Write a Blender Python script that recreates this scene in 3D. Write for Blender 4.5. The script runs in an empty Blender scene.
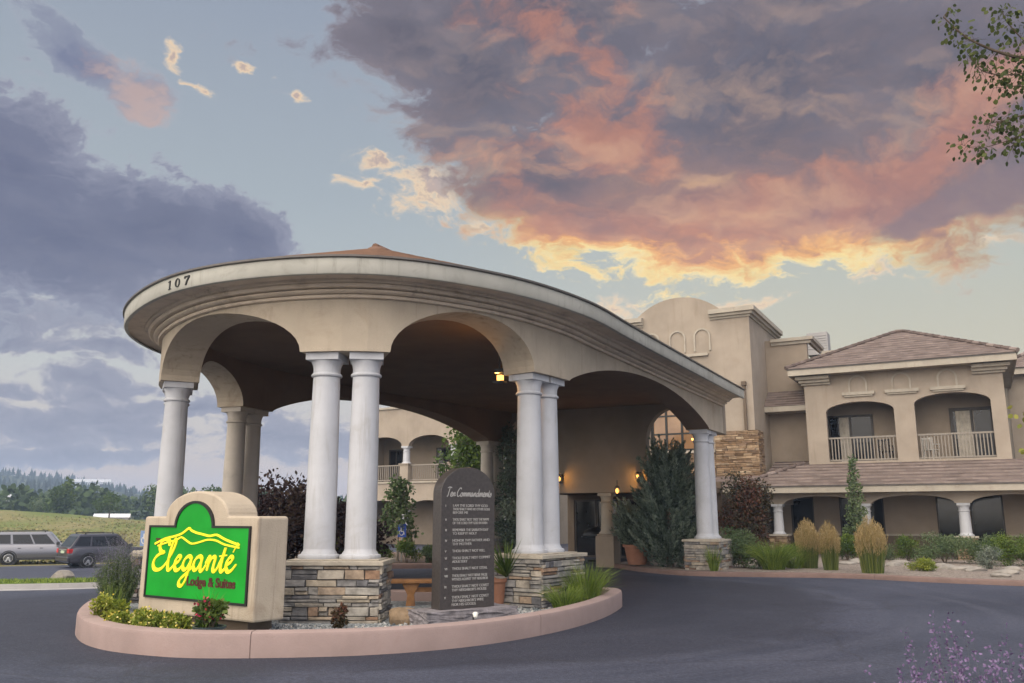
import bpy, bmesh, math, random
import numpy as np
from mathutils import Matrix, Vector, Euler
R = math.radians
rng = np.random.default_rng(7)
random.seed(7)
scene = bpy.context.scene
COL = scene.collection

# ------------------------------------------------------------------ camera
CAM_H, HORIZON, FPX = 1.65, 517.0, 850.0
PITCH = math.atan((HORIZON - 341.5) / FPX)
cam_data = bpy.data.cameras.new("camera")
cam = bpy.data.objects.new("camera", cam_data)
COL.objects.link(cam)
cam.location = (0, 0, CAM_H)
cam.rotation_euler = (math.pi / 2 + PITCH, 0, 0)
cam_data.sensor_width = 36
cam_data.lens = FPX / 1024 * 36
cam_data.clip_start = 0.05
cam_data.clip_end = 6000
scene.camera = cam
scene.view_settings.view_transform = 'Standard'
scene.view_settings.look = 'None'
scene.view_settings.gamma = 1.0
scene.view_settings.use_curve_mapping = False
scene.view_settings.exposure = 0.0
scene.cycles.use_denoising = True
try:
    scene.cycles.denoiser = 'OPENIMAGEDENOISE'
except Exception:
    pass
scene.cycles.max_bounces = 7
scene.cycles.transparent_max_bounces = 8

# pixel -> direction in degrees, used only to read off where the clouds hang in the sky
def azel(u, v):
    c, s = math.cos(PITCH), math.sin(PITCH)
    x, w = (u - 512) / FPX, (341.5 - v) / FPX
    y, z = c - w * s, s + w * c
    return math.degrees(math.atan2(x, y)), math.degrees(math.asin(z / math.sqrt(x * x + y * y + z * z)))

# ------------------------------------------------------------------ node expressions
class X:
    def __init__(s, nt, sock): s.nt, s.k = nt, sock
    def _m(s, op, *o, clamp=False):
        n = s.nt.nodes.new('ShaderNodeMath'); n.operation = op; n.use_clamp = clamp
        for i, q in enumerate((s,) + o):
            if isinstance(q, X): s.nt.links.new(q.k, n.inputs[i])
            else: n.inputs[i].default_value = q
        return X(s.nt, n.outputs[0])
    def __add__(s, o): return s._m('ADD', o)
    __radd__ = __add__
    def __sub__(s, o): return s._m('SUBTRACT', o)
    def __rsub__(s, o): return (s * -1.0) + o
    def __mul__(s, o): return s._m('MULTIPLY', o)
    __rmul__ = __mul__
    def __truediv__(s, o): return s._m('DIVIDE', o)
    def mx(s, o): return s._m('MAXIMUM', o)
    def mn(s, o): return s._m('MINIMUM', o)
    def sqrt(s): return s._m('SQRT')
    def pw(s, o): return s._m('POWER', o)
    def sat(s): return s._m('ADD', 0.0, clamp=True)
    def sm(s, a, b):
        n = s.nt.nodes.new('ShaderNodeMapRange'); n.interpolation_type = 'SMOOTHSTEP'
        s.nt.links.new(s.k, n.inputs[0]); n.inputs[1].default_value = a; n.inputs[2].default_value = b
        return X(s.nt, n.outputs[0])
def xval(nt, v):
    n = nt.nodes.new('ShaderNodeValue'); n.outputs[0].default_value = v; return X(nt, n.outputs[0])
def xcomb(nt, a, b, c=0.0):
    n = nt.nodes.new('ShaderNodeCombineXYZ')
    for i, q in enumerate((a, b, c)):
        if isinstance(q, X): nt.links.new(q.k, n.inputs[i])
        else: n.inputs[i].default_value = q
    return X(nt, n.outputs[0])
def xnoise(nt, vec, scale, detail=4, rough=0.55, dist=0.0):
    n = nt.nodes.new('ShaderNodeTexNoise'); n.inputs['Scale'].default_value = scale
    n.inputs['Detail'].default_value = detail; n.inputs['Roughness'].default_value = rough
    n.inputs['Distortion'].default_value = dist
    if vec is not None: nt.links.new(vec.k, n.inputs['Vector'])
    return X(nt, n.outputs['Fac'])
def xvor(nt, vec, scale, detail=4, rough=0.5):
    n = nt.nodes.new('ShaderNodeTexVoronoi'); n.feature = 'F1'; n.normalize = True
    n.inputs['Scale'].default_value = scale; n.inputs['Detail'].default_value = detail; n.inputs['Roughness'].default_value = rough
    nt.links.new(vec.k, n.inputs['Vector'])
    return X(nt, n.outputs['Distance'])
def xmix(nt, f, a, b, mode='MIX'):
    n = nt.nodes.new('ShaderNodeMix'); n.data_type = 'RGBA'; n.blend_type = mode
    for i, q in ((0, f), (6, a), (7, b)):
        if isinstance(q, X): nt.links.new(q.k, n.inputs[i])
        elif i == 0: n.inputs[i].default_value = q
        else: n.inputs[i].default_value = (*q[:3], 1)
    return X(nt, n.outputs[2])
def xramp(nt, f, stops, interp='LINEAR'):
    n = nt.nodes.new('ShaderNodeValToRGB'); r = n.color_ramp; r.interpolation = interp
    while len(r.elements) < len(stops): r.elements.new(0.5)
    for e, (p, c) in zip(r.elements, stops): e.position = p; e.color = (*c, 1)
    nt.links.new(f.k, n.inputs[0])
    return X(nt, n.outputs[0])
def srgb(r, g, b):
    f = lambda c: c / 12.92 if c <= 0.04045 else ((c + 0.055) / 1.055) ** 2.4
    return tuple(f(q / 255) for q in (r, g, b))

# ------------------------------------------------------------------ world: dusk sky with clouds
SUN_AZ, SUN_EL = 11.0, 4.0
world = bpy.data.worlds.new("World"); scene.world = world
world.use_nodes = True
nt = world.node_tree
for n in list(nt.nodes): nt.nodes.remove(n)
out = nt.nodes.new('ShaderNodeOutputWorld'); bg = nt.nodes.new('ShaderNodeBackground')
nt.links.new(bg.outputs[0], out.inputs[0]); bg.inputs[1].default_value = 0.1
skyn = nt.nodes.new('ShaderNodeTexSky'); skyn.sky_type = 'NISHITA'; skyn.sun_disc = False
skyn.sun_elevation = R(SUN_EL); skyn.sun_rotation = R(SUN_AZ)
skyn.air_density = 1.0; skyn.dust_density = 1.0
tc = nt.nodes.new('ShaderNodeTexCoord')
sep = nt.nodes.new('ShaderNodeSeparateXYZ'); nt.links.new(tc.outputs['Generated'], sep.inputs[0])
dx, dy, dz = (X(nt, sep.outputs[i]) for i in range(3))
DEG = 57.29578
az = dx._m('ARCTAN2', dy) * DEG
el = dz._m('ARCSINE') * DEG
P = xcomb(nt, az, el * 1.5, 0.0)
warp1 = xnoise(nt, P, 0.055, 5, 0.55) - 0.5
warp2 = xnoise(nt, xcomb(nt, az + 137.0, el * 1.5, 3.0), 0.055, 5, 0.55) - 0.5
azw = az + warp1 * 12.0 + (xnoise(nt, P, 0.30, 5, 0.6) - 0.5) * 2.2
elw = el + warp2 * 6.0 + (xnoise(nt, xcomb(nt, az + 71.0, el * 1.5, 6.0), 0.30, 5, 0.6) - 0.5) * 1.6
fine = xnoise(nt, xcomb(nt, azw, elw * 1.6, 0.0), 0.16, 8, 0.62)
mid = xnoise(nt, xcomb(nt, azw + 50.0, elw * 1.7, 9.0), 0.07, 6, 0.55)
def blob(u, v, ru, rv, rot=0.0):
    a0, e0 = azel(u, v)
    k = 57.3 / FPX * 0.95
    ra, re = ru * k, rv * k
    c, s = math.cos(R(rot)), math.sin(R(rot))
    p = azw - a0; q = elw - e0
    x = (p * c + q * s) / ra; y = (q * c - p * s) / re
    return 1.0 - (x * x + y * y).sqrt()
def union(bl):
    f = bl[0]
    for b in bl[1:]: f = f.mx(b)
    return f
front = dy.sm(-0.05, 0.25)
# clear sky: Nishita plus the pale dusk gradient
t_el = (el / 45.0).sat()
grad_l = xramp(nt, t_el, [(0.0, srgb(208, 178, 168)), (0.09, srgb(212, 198, 188)), (0.20, srgb(200, 201, 198)), (0.32, srgb(182, 190, 192)),
                          (0.46, srgb(168, 178, 186)), (0.7, srgb(152, 162, 178)), (1.0, srgb(132, 142, 164))])
grad_r = xramp(nt, t_el, [(0.0, srgb(212, 192, 162)), (0.18, srgb(208, 200, 174)), (0.33, srgb(192, 194, 182)),
                          (0.55, srgb(170, 181, 186)), (1.0, srgb(132, 144, 168))])
grad = xmix(nt, az.sm(-14, 20), grad_l, grad_r)
scale10 = nt.nodes.new('ShaderNodeVectorMath'); scale10.operation = 'SCALE'; scale10.inputs[3].default_value = 9.8
cl_v = xcomb(nt, azw, elw * 1.7, 0.0)
nB = xnoise(nt, cl_v, 0.13, 9, 0.60) - 0.5
nC = (0.40 - xvor(nt, xcomb(nt, azw + 31.0, elw * 1.8, 4.0), 0.20, 5, 0.56)) * 0.85
nR1 = xnoise(nt, xcomb(nt, azw * 0.8 + elw * 0.4, elw * 1.7, 0.0), 0.13, 5, 0.5)
nR2 = xnoise(nt, xcomb(nt, azw * 0.8 + elw * 0.4 - 0.2, elw * 1.7 - 1.9, 0.0), 0.13, 5, 0.5)
nC2 = (0.40 - xvor(nt, xcomb(nt, azw + 31.1, elw * 1.8 - 0.9, 4.0), 0.20, 3, 0.5)) * 0.85
relief = ((nR1 - nR2) * 1.9 + (nC - nC2) * 1.7)          # > 0 where the cloud faces the low sun
# cloud groups
big = union([blob(560, 20, 250, 110, -5), blob(760, 90, 340, 140, -2), blob(555, 185, 120, 75, -30), blob(660, 205, 200, 66, -4), blob(590, 218, 100, 44, -8), blob(790, 205, 150, 62, 6),
             blob(860, 190, 190, 66, 10), blob(1000, 90, 190, 130), blob(480, 90, 100, 90, -30), blob(820, -120, 420, 160), blob(400, 30, 80, 50, -20)])
left = union([blob(30, 175, 115, 60, -30), blob(130, 225, 145, 58, -14), blob(60, 240, 120, 75, -10), blob(-40, 190, 120, 110), blob(215, 235, 78, 38, -18)])
upl = union([blob(80, 52, 70, 24, -24), blob(138, 86, 50, 27, -14), blob(55, 40, 46, 18, -20)])
puff = union([blob(436, 194, 80, 40, 8), blob(375, 166, 34, 14), blob(350, 195, 34, 11, 4), blob(188, 50, 13, 22), blob(500, 175, 30, 40),
              blob(300, 88, 14, 8), blob(268, 60, 12, 9), blob(208, 84, 22, 9, -20), blob(480, 232, 26, 13), blob(622, 309, 44, 15, 2),
              blob(857, 266, 42, 20, 8), blob(1000, 232, 40, 9, 3), blob(740, 306, 60, 10, 5), blob(556, 245, 56, 32, -10)])
low = union([blob(50, 318, 120, 28, -4), blob(30, 350, 90, 18), blob(100, 385, 80, 18), blob(60, 425, 190, 26, -2), blob(20, 296, 70, 22), blob(150, 440, 170, 22),
             blob(300, 440, 150, 34, 2), blob(30, 398, 110, 14), blob(60, 462, 220, 10), blob(110, 350, 70, 12, -4), blob(200, 410, 120, 13, 3), blob(10, 330, 60, 14)])
glow_a, glow_e = azel(690, 268)
gx = (az - glow_a) / 15.0; gy = (el - glow_e) / 4.6
glow = ((gx * gx + gy * gy) * -1.0)._m('EXPONENT')
gx2 = (az - glow_a) / 26.0; gy2 = (el - glow_e - 4.0) / 11.0
glow2 = ((gx2 * gx2 + gy2 * gy2) * -1.0)._m('EXPONENT')
nD = xnoise(nt, xcomb(nt, azw + 11.0, elw * 1.8, 8.0), 1.1, 6, 0.6) - 0.5
fb = big * 2.3 + nB * 4.0 + nC * 4.4 + nD * 1.5 + 0.16
cool = xramp(nt, (fb * 0.42).sat(), [(0.0, srgb(172, 176, 190)), (0.15, srgb(146, 144, 156)), (0.4, srgb(116, 111, 123)), (1.0, srgb(96, 93, 107))])
warm = xramp(nt, (fb * 0.33 + relief * -0.22).sat(), [(0.0, srgb(255, 242, 196)), (0.20, srgb(255, 226, 154)), (0.36, srgb(244, 180, 112)), (0.55, srgb(186, 134, 116)), (0.95, srgb(120, 106, 118))])
bigc = xmix(nt, (glow * 1.8).sat(), cool, warm)
bigc = xmix(nt, ((nC * 2.0 + nD) * -1.0).sat() * 0.30, bigc, srgb(84, 80, 94))
bigc = xmix(nt, (nC * 2.0 + nD * 0.8).sat() * 0.34, bigc, xmix(nt, glow2, srgb(166, 160, 172), srgb(240, 182, 132)))
# pink and salmon light catching the ragged underside
sal = union([blob(545, 35, 110, 26, -24), blob(600, 75, 70, 26, -38), blob(645, 120, 34, 70, 8), blob(600, 150, 70, 30, 10),
             blob(935, 150, 170, 34, 24), blob(820, 200, 170, 36, 14), blob(680, 225, 220, 46, 0), blob(560, 225, 90, 46, -20), blob(560, 140, 110, 40, 10)])
salm = (sal * 0.9 + nB * 4.4 + nC * 2.6 + nD * 0.8 + relief * 0.8).sm(0.0, 1.3)
bigc = xmix(nt, salm * 0.46 * (1.0 - glow * 0.75), bigc, srgb(230, 146, 106))
bigc = xmix(nt, (relief * 1.1).sat() * glow2 * 0.8, bigc, srgb(250, 196, 138))
bigc = xmix(nt, (relief * -1.2).sat() * 0.50, bigc, srgb(88, 84, 98))
bigc = xmix(nt, (relief * 1.0).sat() * 0.34, bigc, srgb(170, 160, 166))
streak = union([blob(950, 196, 130, 19, 13), blob(1010, 178, 90, 20, 12)])
bigc = xmix(nt, (streak * 1.8 + nB * 1.6).sm(0.0, 0.9) * 0.8, bigc, srgb(134, 114, 120))
leftd = left * 2.1 + nB * 2.8 + nC * 3.6 + nD * 1.5
leftc = xramp(nt, (leftd * 0.42).sat(), [(0.0, srgb(186, 189, 198)), (0.2, srgb(144, 147, 166)), (0.5, srgb(114, 118, 142)), (1.0, srgb(98, 103, 130))])
leftc = xmix(nt, ((nC * 2.0 + nD) * -1.0).sat() * 0.28, leftc, srgb(84, 90, 114))
leftc = xmix(nt, (nC * 2.0 + nD * 0.8).sat() * 0.30, leftc, srgb(162, 162, 174))
leftc = xmix(nt, (relief * 1.2).sat() * 0.45, leftc, srgb(154, 154, 168))
leftc = xmix(nt, (relief * -1.0).sat() * 0.45, leftc, srgb(82, 88, 114))
upd = upl * 1.6 + nB * 2.4 + nC * 3.2 + nD * 1.2
peach = (blob(140, 88, 60, 30, -20) * 1.0 + nB * 3.0 + nC * 3.0 + nD).sm(0.1, 1.1) * 0.55
upc = xmix(nt, peach, xramp(nt, (upd * 0.6).sat(), [(0.0, srgb(182, 186, 196)), (0.35, srgb(146, 152, 170)), (1.0, srgb(122, 128, 154))]), srgb(224, 188, 168))
pufd = puff * 1.5 + nB * 1.6 + nC * 3.6 + nD * 2.6 - 0.22
puffc = xramp(nt, (pufd * 0.7 + relief * -0.3).sat(), [(0.0, srgb(204, 200, 196)), (0.35, srgb(240, 216, 186)), (0.7, srgb(244, 214, 176)), (1.0, srgb(198, 172, 160))])
lowd = low * 1.2 + nB * 3.2 + nC * 3.2 + nD * 1.4 - 0.30
lowc = xramp(nt, (lowd * 0.6).sat(), [(0.0, srgb(190, 185, 190)), (0.35, srgb(148, 149, 167)), (1.0, srgb(120, 124, 148))])
sky = grad
sky = xmix(nt, lowd.sm(0.0, 0.5) * front * 0.92, sky, lowc)
sky = xmix(nt, leftd.sm(0.0, 0.48) * front, sky, leftc)
sky = xmix(nt, upd.sm(0.0, 0.7) * front, sky, upc)
sky = xmix(nt, pufd.sm(0.0, 1.1) * front * 0.85, sky, puffc)
glw = (glow * 1.5).sat()
sky = xmix(nt, (fb.sm(-0.15, 0.95) * (1.0 - glw) + fb.sm(0.0, 0.42) * glw) * front, sky, bigc)
# the sky overhead and behind the viewer: unseen, made brighter to light the fronts
backn = xnoise(nt, xcomb(nt, az, el, 0.0), 0.05, 4, 0.5)
# added warm key lobe, high behind the viewer's left shoulder, over a dimmer blue rest
lobe = (dx * -0.50 + dy * -0.52 + dz * 0.69).sm(0.15, 0.98)
backc = xmix(nt, lobe, (0.52, 0.62, 0.88), (4.7, 4.2, 3.6))
backc = xmix(nt, backn.sm(0.35, 0.7) * 0.25, backc, (1.2, 1.1, 1.1))
up = dz.sm(0.56, 0.8)
bfac = (1.0 - dy.sm(-0.45, 0.2)).mx(up)
sky = xmix(nt, bfac, sky, backc)
nt.links.new(sky.k, scale10.inputs[0])
nis = nt.nodes.new('ShaderNodeVectorMath'); nis.operation = 'SCALE'; nis.inputs[3].default_value = 0.02
nt.links.new(skyn.outputs[0], nis.inputs[0])
addn = nt.nodes.new('ShaderNodeVectorMath'); addn.operation = 'ADD'
nt.links.new(scale10.outputs[0], addn.inputs[0]); nt.links.new(nis.outputs[0], addn.inputs[1])
nt.links.new(addn.outputs[0], bg.inputs[0])
world.cycles.sampling_method = 'MANUAL'; world.cycles.sample_map_resolution = 1024

sun_d = bpy.data.lights.new("sun", 'SUN'); sun = bpy.data.objects.new("sun", sun_d); COL.objects.link(sun)
sun_d.energy = 0.5; sun_d.angle = R(20); sun_d.color = (1.0, 0.78, 0.58)
sd = Vector((math.sin(R(SUN_AZ)) * math.cos(R(SUN_EL + 6)), math.cos(R(SUN_AZ)) * math.cos(R(SUN_EL + 6)), math.sin(R(SUN_EL + 6))))
sun.rotation_euler = sd.to_track_quat('Z', 'Y').to_euler()
sun.location = (0, 0, 60)

# ------------------------------------------------------------------ frames and mesh collection
TH = R(28.5)      # the hotel and its portico stand turned by this much: x = along the facade, y = away from the viewer
ARCH = Matrix.Rotation(-TH, 4, 'Z')
def W(a, n, z=0.0): return ARCH @ Vector((n, a, z))

class MB:
    def __init__(s, frame=None): s.v, s.f, s.c, s.frame, s.sm = [], [], [], frame, False
    def add(s, vs, fs, col=None):
        b = len(s.v); s.v += [tuple(q) for q in vs]
        for f in fs: s.f.append(tuple(b + i for i in f)); s.c.append(col)
    def box(s, x0, x1, y0, y1, z0, z1, col=None, mat=None):
        vs = [Vector((x, y, z)) for z in (z0, z1) for x, y in ((x0, y0), (x1, y0), (x1, y1), (x0, y1))]
        if mat is not None: vs = [mat @ q for q in vs]
        s.add(vs, [(3, 2, 1, 0), (4, 5, 6, 7), (0, 1, 5, 4), (1, 2, 6, 5), (2, 3, 7, 6), (3, 0, 4, 7)], col)
    def prism(s, pts, z0, z1, mat=None, col=None):
        n = len(pts)
        vs = [Vector((x, y, z0)) for x, y in pts] + [Vector((x, y, z1)) for x, y in pts]
        if mat is not None: vs = [mat @ q for q in vs]
        s.add(vs, [tuple(range(n - 1, -1, -1)), tuple(range(n, 2 * n))] + [(i, (i + 1) % n, n + (i + 1) % n, n + i) for i in range(n)], col)
    def lathe(s, prof, c=(0, 0, 0), seg=28, mat=None, cap=True):
        vs, fs = [], []
        for r, z in prof:
            for k in range(seg):
                t = 2 * math.pi * k / seg
                p = Vector((c[0] + r * math.cos(t), c[1] + r * math.sin(t), c[2] + z))
                vs.append(mat @ p if mat is not None else p)
        for i in range(len(prof) - 1):
            for k in range(seg):
                a, b = i * seg + k, i * seg + (k + 1) % seg
                fs.append((a, b, b + seg, a + seg))
        if cap:
            fs.append(tuple(range(seg - 1, -1, -1))); fs.append(tuple(range((len(prof) - 1) * seg, len(prof) * seg)))
        s.add(vs, fs)
    def tube(s, pts, r, seg=8, col=None):
        pts = [Vector(p) for p in pts]; n = len(pts)
        rs = r if isinstance(r, (list, tuple)) else [r] * n
        vs, fs = [], []
        ref = Vector((0.31, 0.23, 0.92))
        for i, p in enumerate(pts):
            d = (pts[min(i + 1, n - 1)] - pts[max(i - 1, 0)]).normalized()
            a = d.cross(ref)
            if a.length < 1e-3: a = d.cross(Vector((1, 0, 0)))
            a.normalize(); b = d.cross(a)
            for k in range(seg):
                t = 2 * math.pi * k / seg
                vs.append(p + (a * math.cos(t) + b * math.sin(t)) * rs[i])
        for i in range(n - 1):
            for k in range(seg):
                q, w2 = i * seg + k, i * seg + (k + 1) % seg
                fs.append((q, w2, w2 + seg, q + seg))
        fs.append(tuple(range(seg - 1, -1, -1))); fs.append(tuple(range((n - 1) * seg, n * seg)))
        s.add(vs, fs, col)
    def strip(s, A, B, col=None, flip=False):
        n = len(A)
        fs = [(i, i + 1, n + i + 1, n + i) for i in range(n - 1)]
        if flip: fs = [f[::-1] for f in fs]
        s.add(list(A) + list(B), fs, col)
    def build(s, name, mat, root=None, smooth=False, bevel=0.0):
        me = bpy.data.meshes.new(name)
        M = Matrix.Identity(4)
        if s.frame is not None and s.frame != 'local': M = s.frame
        if root is not None and s.frame != 'local': M = wmat(root).inverted() @ M
        vs = [tuple(M @ Vector(q)) for q in s.v]
        me.from_pydata(vs, [], s.f)
        if any(c is not None for c in s.c):
            at = me.attributes.new('rnd', 'FLOAT', 'FACE')
            at.data.foreach_set('value', [0.5 if c is None else c for c in s.c])
        bm = bmesh.new(); bm.from_mesh(me); bmesh.ops.recalc_face_normals(bm, faces=bm.faces); bm.to_mesh(me); bm.free()
        o = bpy.data.objects.new(name, me); COL.objects.link(o)
        me.materials.append(mat)
        if smooth:
            me.polygons.foreach_set('use_smooth', [True] * len(me.polygons))
            me.set_sharp_from_angle(angle=R(38))
        if bevel:
            b = o.modifiers.new('bevel', 'BEVEL'); b.width = bevel; b.segments = 2; b.limit_method = 'ANGLE'; b.angle_limit = R(40)
        if root is not None: o.parent = root
        return o
def wmat(o):
    m = Matrix.Translation(o.location) @ o.rotation_euler.to_matrix().to_4x4() @ Matrix.Diagonal((*o.scale, 1))
    return wmat(o.parent) @ m if o.parent is not None else m
def tag(o, label, cat, group=None, kind=None):
    if label: o['label'] = label
    if cat: o['category'] = cat
    if group: o['group'] = group
    if kind: o['kind'] = kind
    return o
def thing(name, label, cat, loc=(0, 0, 0), rotz=0.0, group=None):
    o = bpy.data.objects.new(name, None); COL.objects.link(o)
    o.location = loc; o.rotation_euler = (0, 0, rotz); o.empty_display_size = 0.2
    return tag(o, label, cat, group)
def copy_tree(o, parent=None):
    c = o.copy(); COL.objects.link(c); c.parent = parent
    for ch in list(o.children): copy_tree(ch, c)
    return c

# ------------------------------------------------------------------ materials
def pmat(name, col, rough=0.7, var=0.12, vscale=3.0, bump=0.0, bscale=40.0, spec=0.4, metal=0.0, stains=None, detail=5, streak=None):
    m = bpy.data.materials.new(name); m.use_nodes = True; t = m.node_tree
    b = t.nodes['Principled BSDF']
    b.inputs['Roughness'].default_value = rough; b.inputs['Metallic'].default_value = metal
    b.inputs['Specular IOR Level'].default_value = spec
    co = t.nodes.new('ShaderNodeTexCoord'); V = X(t, co.outputs['Object'])
    f = xnoise(t, V, vscale, detail, 0.6)
    c = xmix(t, f.sm(0.25, 0.75), tuple(q * (1 - var) for q in col), tuple(min(1, q * (1 + var)) for q in col))
    if stains:
        scol, samt, sscale = stains
        g = xnoise(t, V, sscale, 6, 0.65, 0.6)
        c = xmix(t, g.sm(0.52, 0.72) * samt, c, scol)
    if streak:      # rain runs: noise drawn out downwards
        mp = t.nodes.new('ShaderNodeMapping'); mp.inputs['Scale'].default_value = (2.6, 2.6, 0.22); t.links.new(co.outputs['Object'], mp.inputs['Vector'])
        g2 = xnoise(t, X(t, mp.outputs[0]), streak[2], 6, 0.7, 0.3); g3 = xnoise(t, V, 0.6, 3, 0.5)
        c = xmix(t, g2.sm(0.50, 0.76) * g3.sm(0.35, 0.65) * streak[1], c, streak[0])
    t.links.new(c.k, b.inputs['Base Color'])
    if bump:
        h = xnoise(t, V, bscale, 4, 0.6)
        bn = t.nodes.new('ShaderNodeBump'); bn.inputs['Strength'].default_value = bump; bn.inputs['Distance'].default_value = 0.02
        t.links.new(h.k, bn.inputs['Height']); t.links.new(bn.outputs[0], b.inputs['Normal'])
    return m
def rmat(name, stops, rough=0.75, spec=0.3, var=0.1, bump=0.0, bscale=30, trans=0.0, vscale=2.0):
    """colour picked per face from the 'rnd' attribute"""
    m = bpy.data.materials.new(name); m.use_nodes = True; t = m.node_tree
    b = t.nodes['Principled BSDF']; b.inputs['Roughness'].default_value = rough; b.inputs['Specular IOR Level'].default_value = spec
    a = t.nodes.new('ShaderNodeAttribute'); a.attribute_name = 'rnd'
    c = xramp(t, X(t, a.outputs['Fac']), stops)
    co = t.nodes.new('ShaderNodeTexCoord'); V = X(t, co.outputs['Object'])
    f = xnoise(t, V, vscale, 5, 0.6)
    k = xmix(t, f.sm(0.25, 0.75), (1 - var,) * 3, (1 + var,) * 3)
    c = xmix(t, 1.0, c, k, 'MULTIPLY')
    t.links.new(c.k, b.inputs['Base Color'])
    if bump:
        h = xnoise(t, V, bscale, 5, 0.6)
        bn = t.nodes.new('ShaderNodeBump'); bn.inputs['Strength'].default_value = bump; bn.inputs['Distance'].default_value = 0.02
        t.links.new(h.k, bn.inputs['Height']); t.links.new(bn.outputs[0], b.inputs['Normal'])
    if trans:
        tr = t.nodes.new('ShaderNodeBsdfTranslucent'); t.links.new(c.k, tr.inputs[0])
        mx = t.nodes.new('ShaderNodeMixShader'); mx.inputs[0].default_value = trans
        t.links.new(b.outputs[0], mx.inputs[1]); t.links.new(tr.outputs[0], mx.inputs[2])
        t.links.new(mx.outputs[0], t.nodes['Material Output'].inputs[0])
    return m
def emat(name, col, strength, base=None):
    m = bpy.data.materials.new(name); m.use_nodes = True; t = m.node_tree; b = t.nodes['Principled BSDF']
    b.inputs['Base Color'].default_value = (*(base or col), 1); b.inputs['Roughness'].default_value = 0.5
    b.inputs['Emission Color'].default_value = (*col, 1); b.inputs['Emission Strength'].default_value = strength
    return m
M = {}
M['stucco'] = pmat('stucco', (0.325, 0.278, 0.230), 0.9, 0.12, 0.9, 0.5, 45, 0.2, stains=((0.28, 0.225, 0.175), 0.30, 0.8), streak=((0.21, 0.165, 0.125), 0.5, 1.6))
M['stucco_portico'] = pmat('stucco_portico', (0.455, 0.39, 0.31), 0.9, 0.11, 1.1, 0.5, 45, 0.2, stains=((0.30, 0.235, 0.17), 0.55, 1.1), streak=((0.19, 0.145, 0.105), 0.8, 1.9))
M['stucco_inner'] = pmat('stucco_inner', (0.17, 0.118, 0.083), 0.9, 0.10, 1.1, 0.2, 55, 0.2)  # portico stucco darkened: canopy shade put into the base colour
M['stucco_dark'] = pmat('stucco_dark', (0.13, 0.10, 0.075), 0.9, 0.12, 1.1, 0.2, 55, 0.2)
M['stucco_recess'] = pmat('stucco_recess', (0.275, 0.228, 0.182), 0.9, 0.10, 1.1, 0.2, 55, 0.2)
M['trim'] = pmat('trim', (0.375, 0.34, 0.288), 0.8, 0.10, 2.5, 0.1, 60, 0.25, stains=((0.25, 0.20, 0.15), 0.45, 2.2), streak=((0.2, 0.16, 0.12), 0.5, 2.0))
M['cornice'] = pmat('cornice_stucco', (0.60, 0.51, 0.41), 0.85, 0.10, 1.6, 0.25, 50, 0.2, stains=((0.30, 0.23, 0.17), 0.5, 1.5), streak=((0.2, 0.155, 0.115), 0.6, 2.2))
M['fascia'] = pmat('fascia', (0.44, 0.435, 0.395), 0.7, 0.10, 1.2, 0.05, 40, 0.3, stains=((0.22, 0.20, 0.17), 0.45, 2.0), streak=((0.17, 0.15, 0.125), 0.7, 2.4))
M['column'] = pmat('column', (0.47, 0.485, 0.525), 0.65, 0.08, 1.5, 0.15, 40, 0.3, stains=((0.36, 0.35, 0.345), 0.4, 2.2), streak=((0.26, 0.24, 0.22), 0.75, 2.2))
M['column_shade_tan'] = pmat('column_shade_tan', (0.47, 0.43, 0.38), 0.7, 0.08, 2.0, 0.08, 50, 0.3, stains=((0.3, 0.27, 0.24), 0.35, 2.5))  # tan copy of column: shade on the far pairs put into colour
M['white'] = pmat('white_paint', (0.68, 0.67, 0.64), 0.6, 0.06, 3.0, 0.05, 40, 0.35)
M['drip'] = pmat('drip_metal', (0.11, 0.10, 0.095), 0.5, 0.15, 4, 0, 0, 0.4)
M['tile'] = rmat('roof_tile', [(0.0, (0.098, 0.074, 0.066)), (0.6, (0.138, 0.107, 0.097)), (0.8, (0.15, 0.117, 0.106)), (1.0, (0.25, 0.205, 0.188))], 0.85, 0.2, 0.18, 0.3, 25)
M['tile_portico'] = rmat('roof_tile_portico', [(0.0, (0.145, 0.085, 0.060)), (0.5, (0.175, 0.105, 0.074)), (1.0, (0.21, 0.13, 0.094))], 0.85, 0.2, 0.18, 0.3, 25)
M['stone'] = rmat('ledge_stone', [(0.0, (0.085, 0.085, 0.098)), (0.15, (0.19, 0.185, 0.185)), (0.38, (0.33, 0.305, 0.265)), (0.60, (0.24, 0.235, 0.235)),
                                  (0.84, (0.38, 0.33, 0.26)), (0.95, (0.26, 0.165, 0.11)), (1.0, (0.13, 0.095, 0.085))], 0.88, 0.25, 0.35, 0.7, 16, vscale=7)
M['stone_warm'] = rmat('ledge_stone_warm', [(0.0, (0.13, 0.085, 0.052)), (0.3, (0.25, 0.165, 0.10)), (0.6, (0.33, 0.24, 0.155)), (0.85, (0.18, 0.12, 0.08)), (1.0, (0.40, 0.31, 0.215))], 0.88, 0.25, 0.3, 0.6, 14, vscale=5)
M['cap_stone'] = pmat('cap_stone', (0.40, 0.36, 0.30), 0.85, 0.2, 4, 0.4, 25, 0.25, stains=((0.2, 0.17, 0.13), 0.4, 3))
M['glass_dark'] = pmat('dark_glass', (0.012, 0.012, 0.014), 0.08, 0.3, 2, 0, 0, 0.35)
M['frame_dark'] = pmat('dark_frame', (0.035, 0.028, 0.024), 0.5, 0.15, 5, 0, 0, 0.4)
M['curtain'] = pmat('curtain', (0.42, 0.39, 0.34), 0.9, 0.2, 6, 0.0, 0, 0.1)
M['rail'] = pmat('painted_rail', (0.235, 0.21, 0.182), 0.55, 0.06, 4, 0, 0, 0.35)
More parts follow.
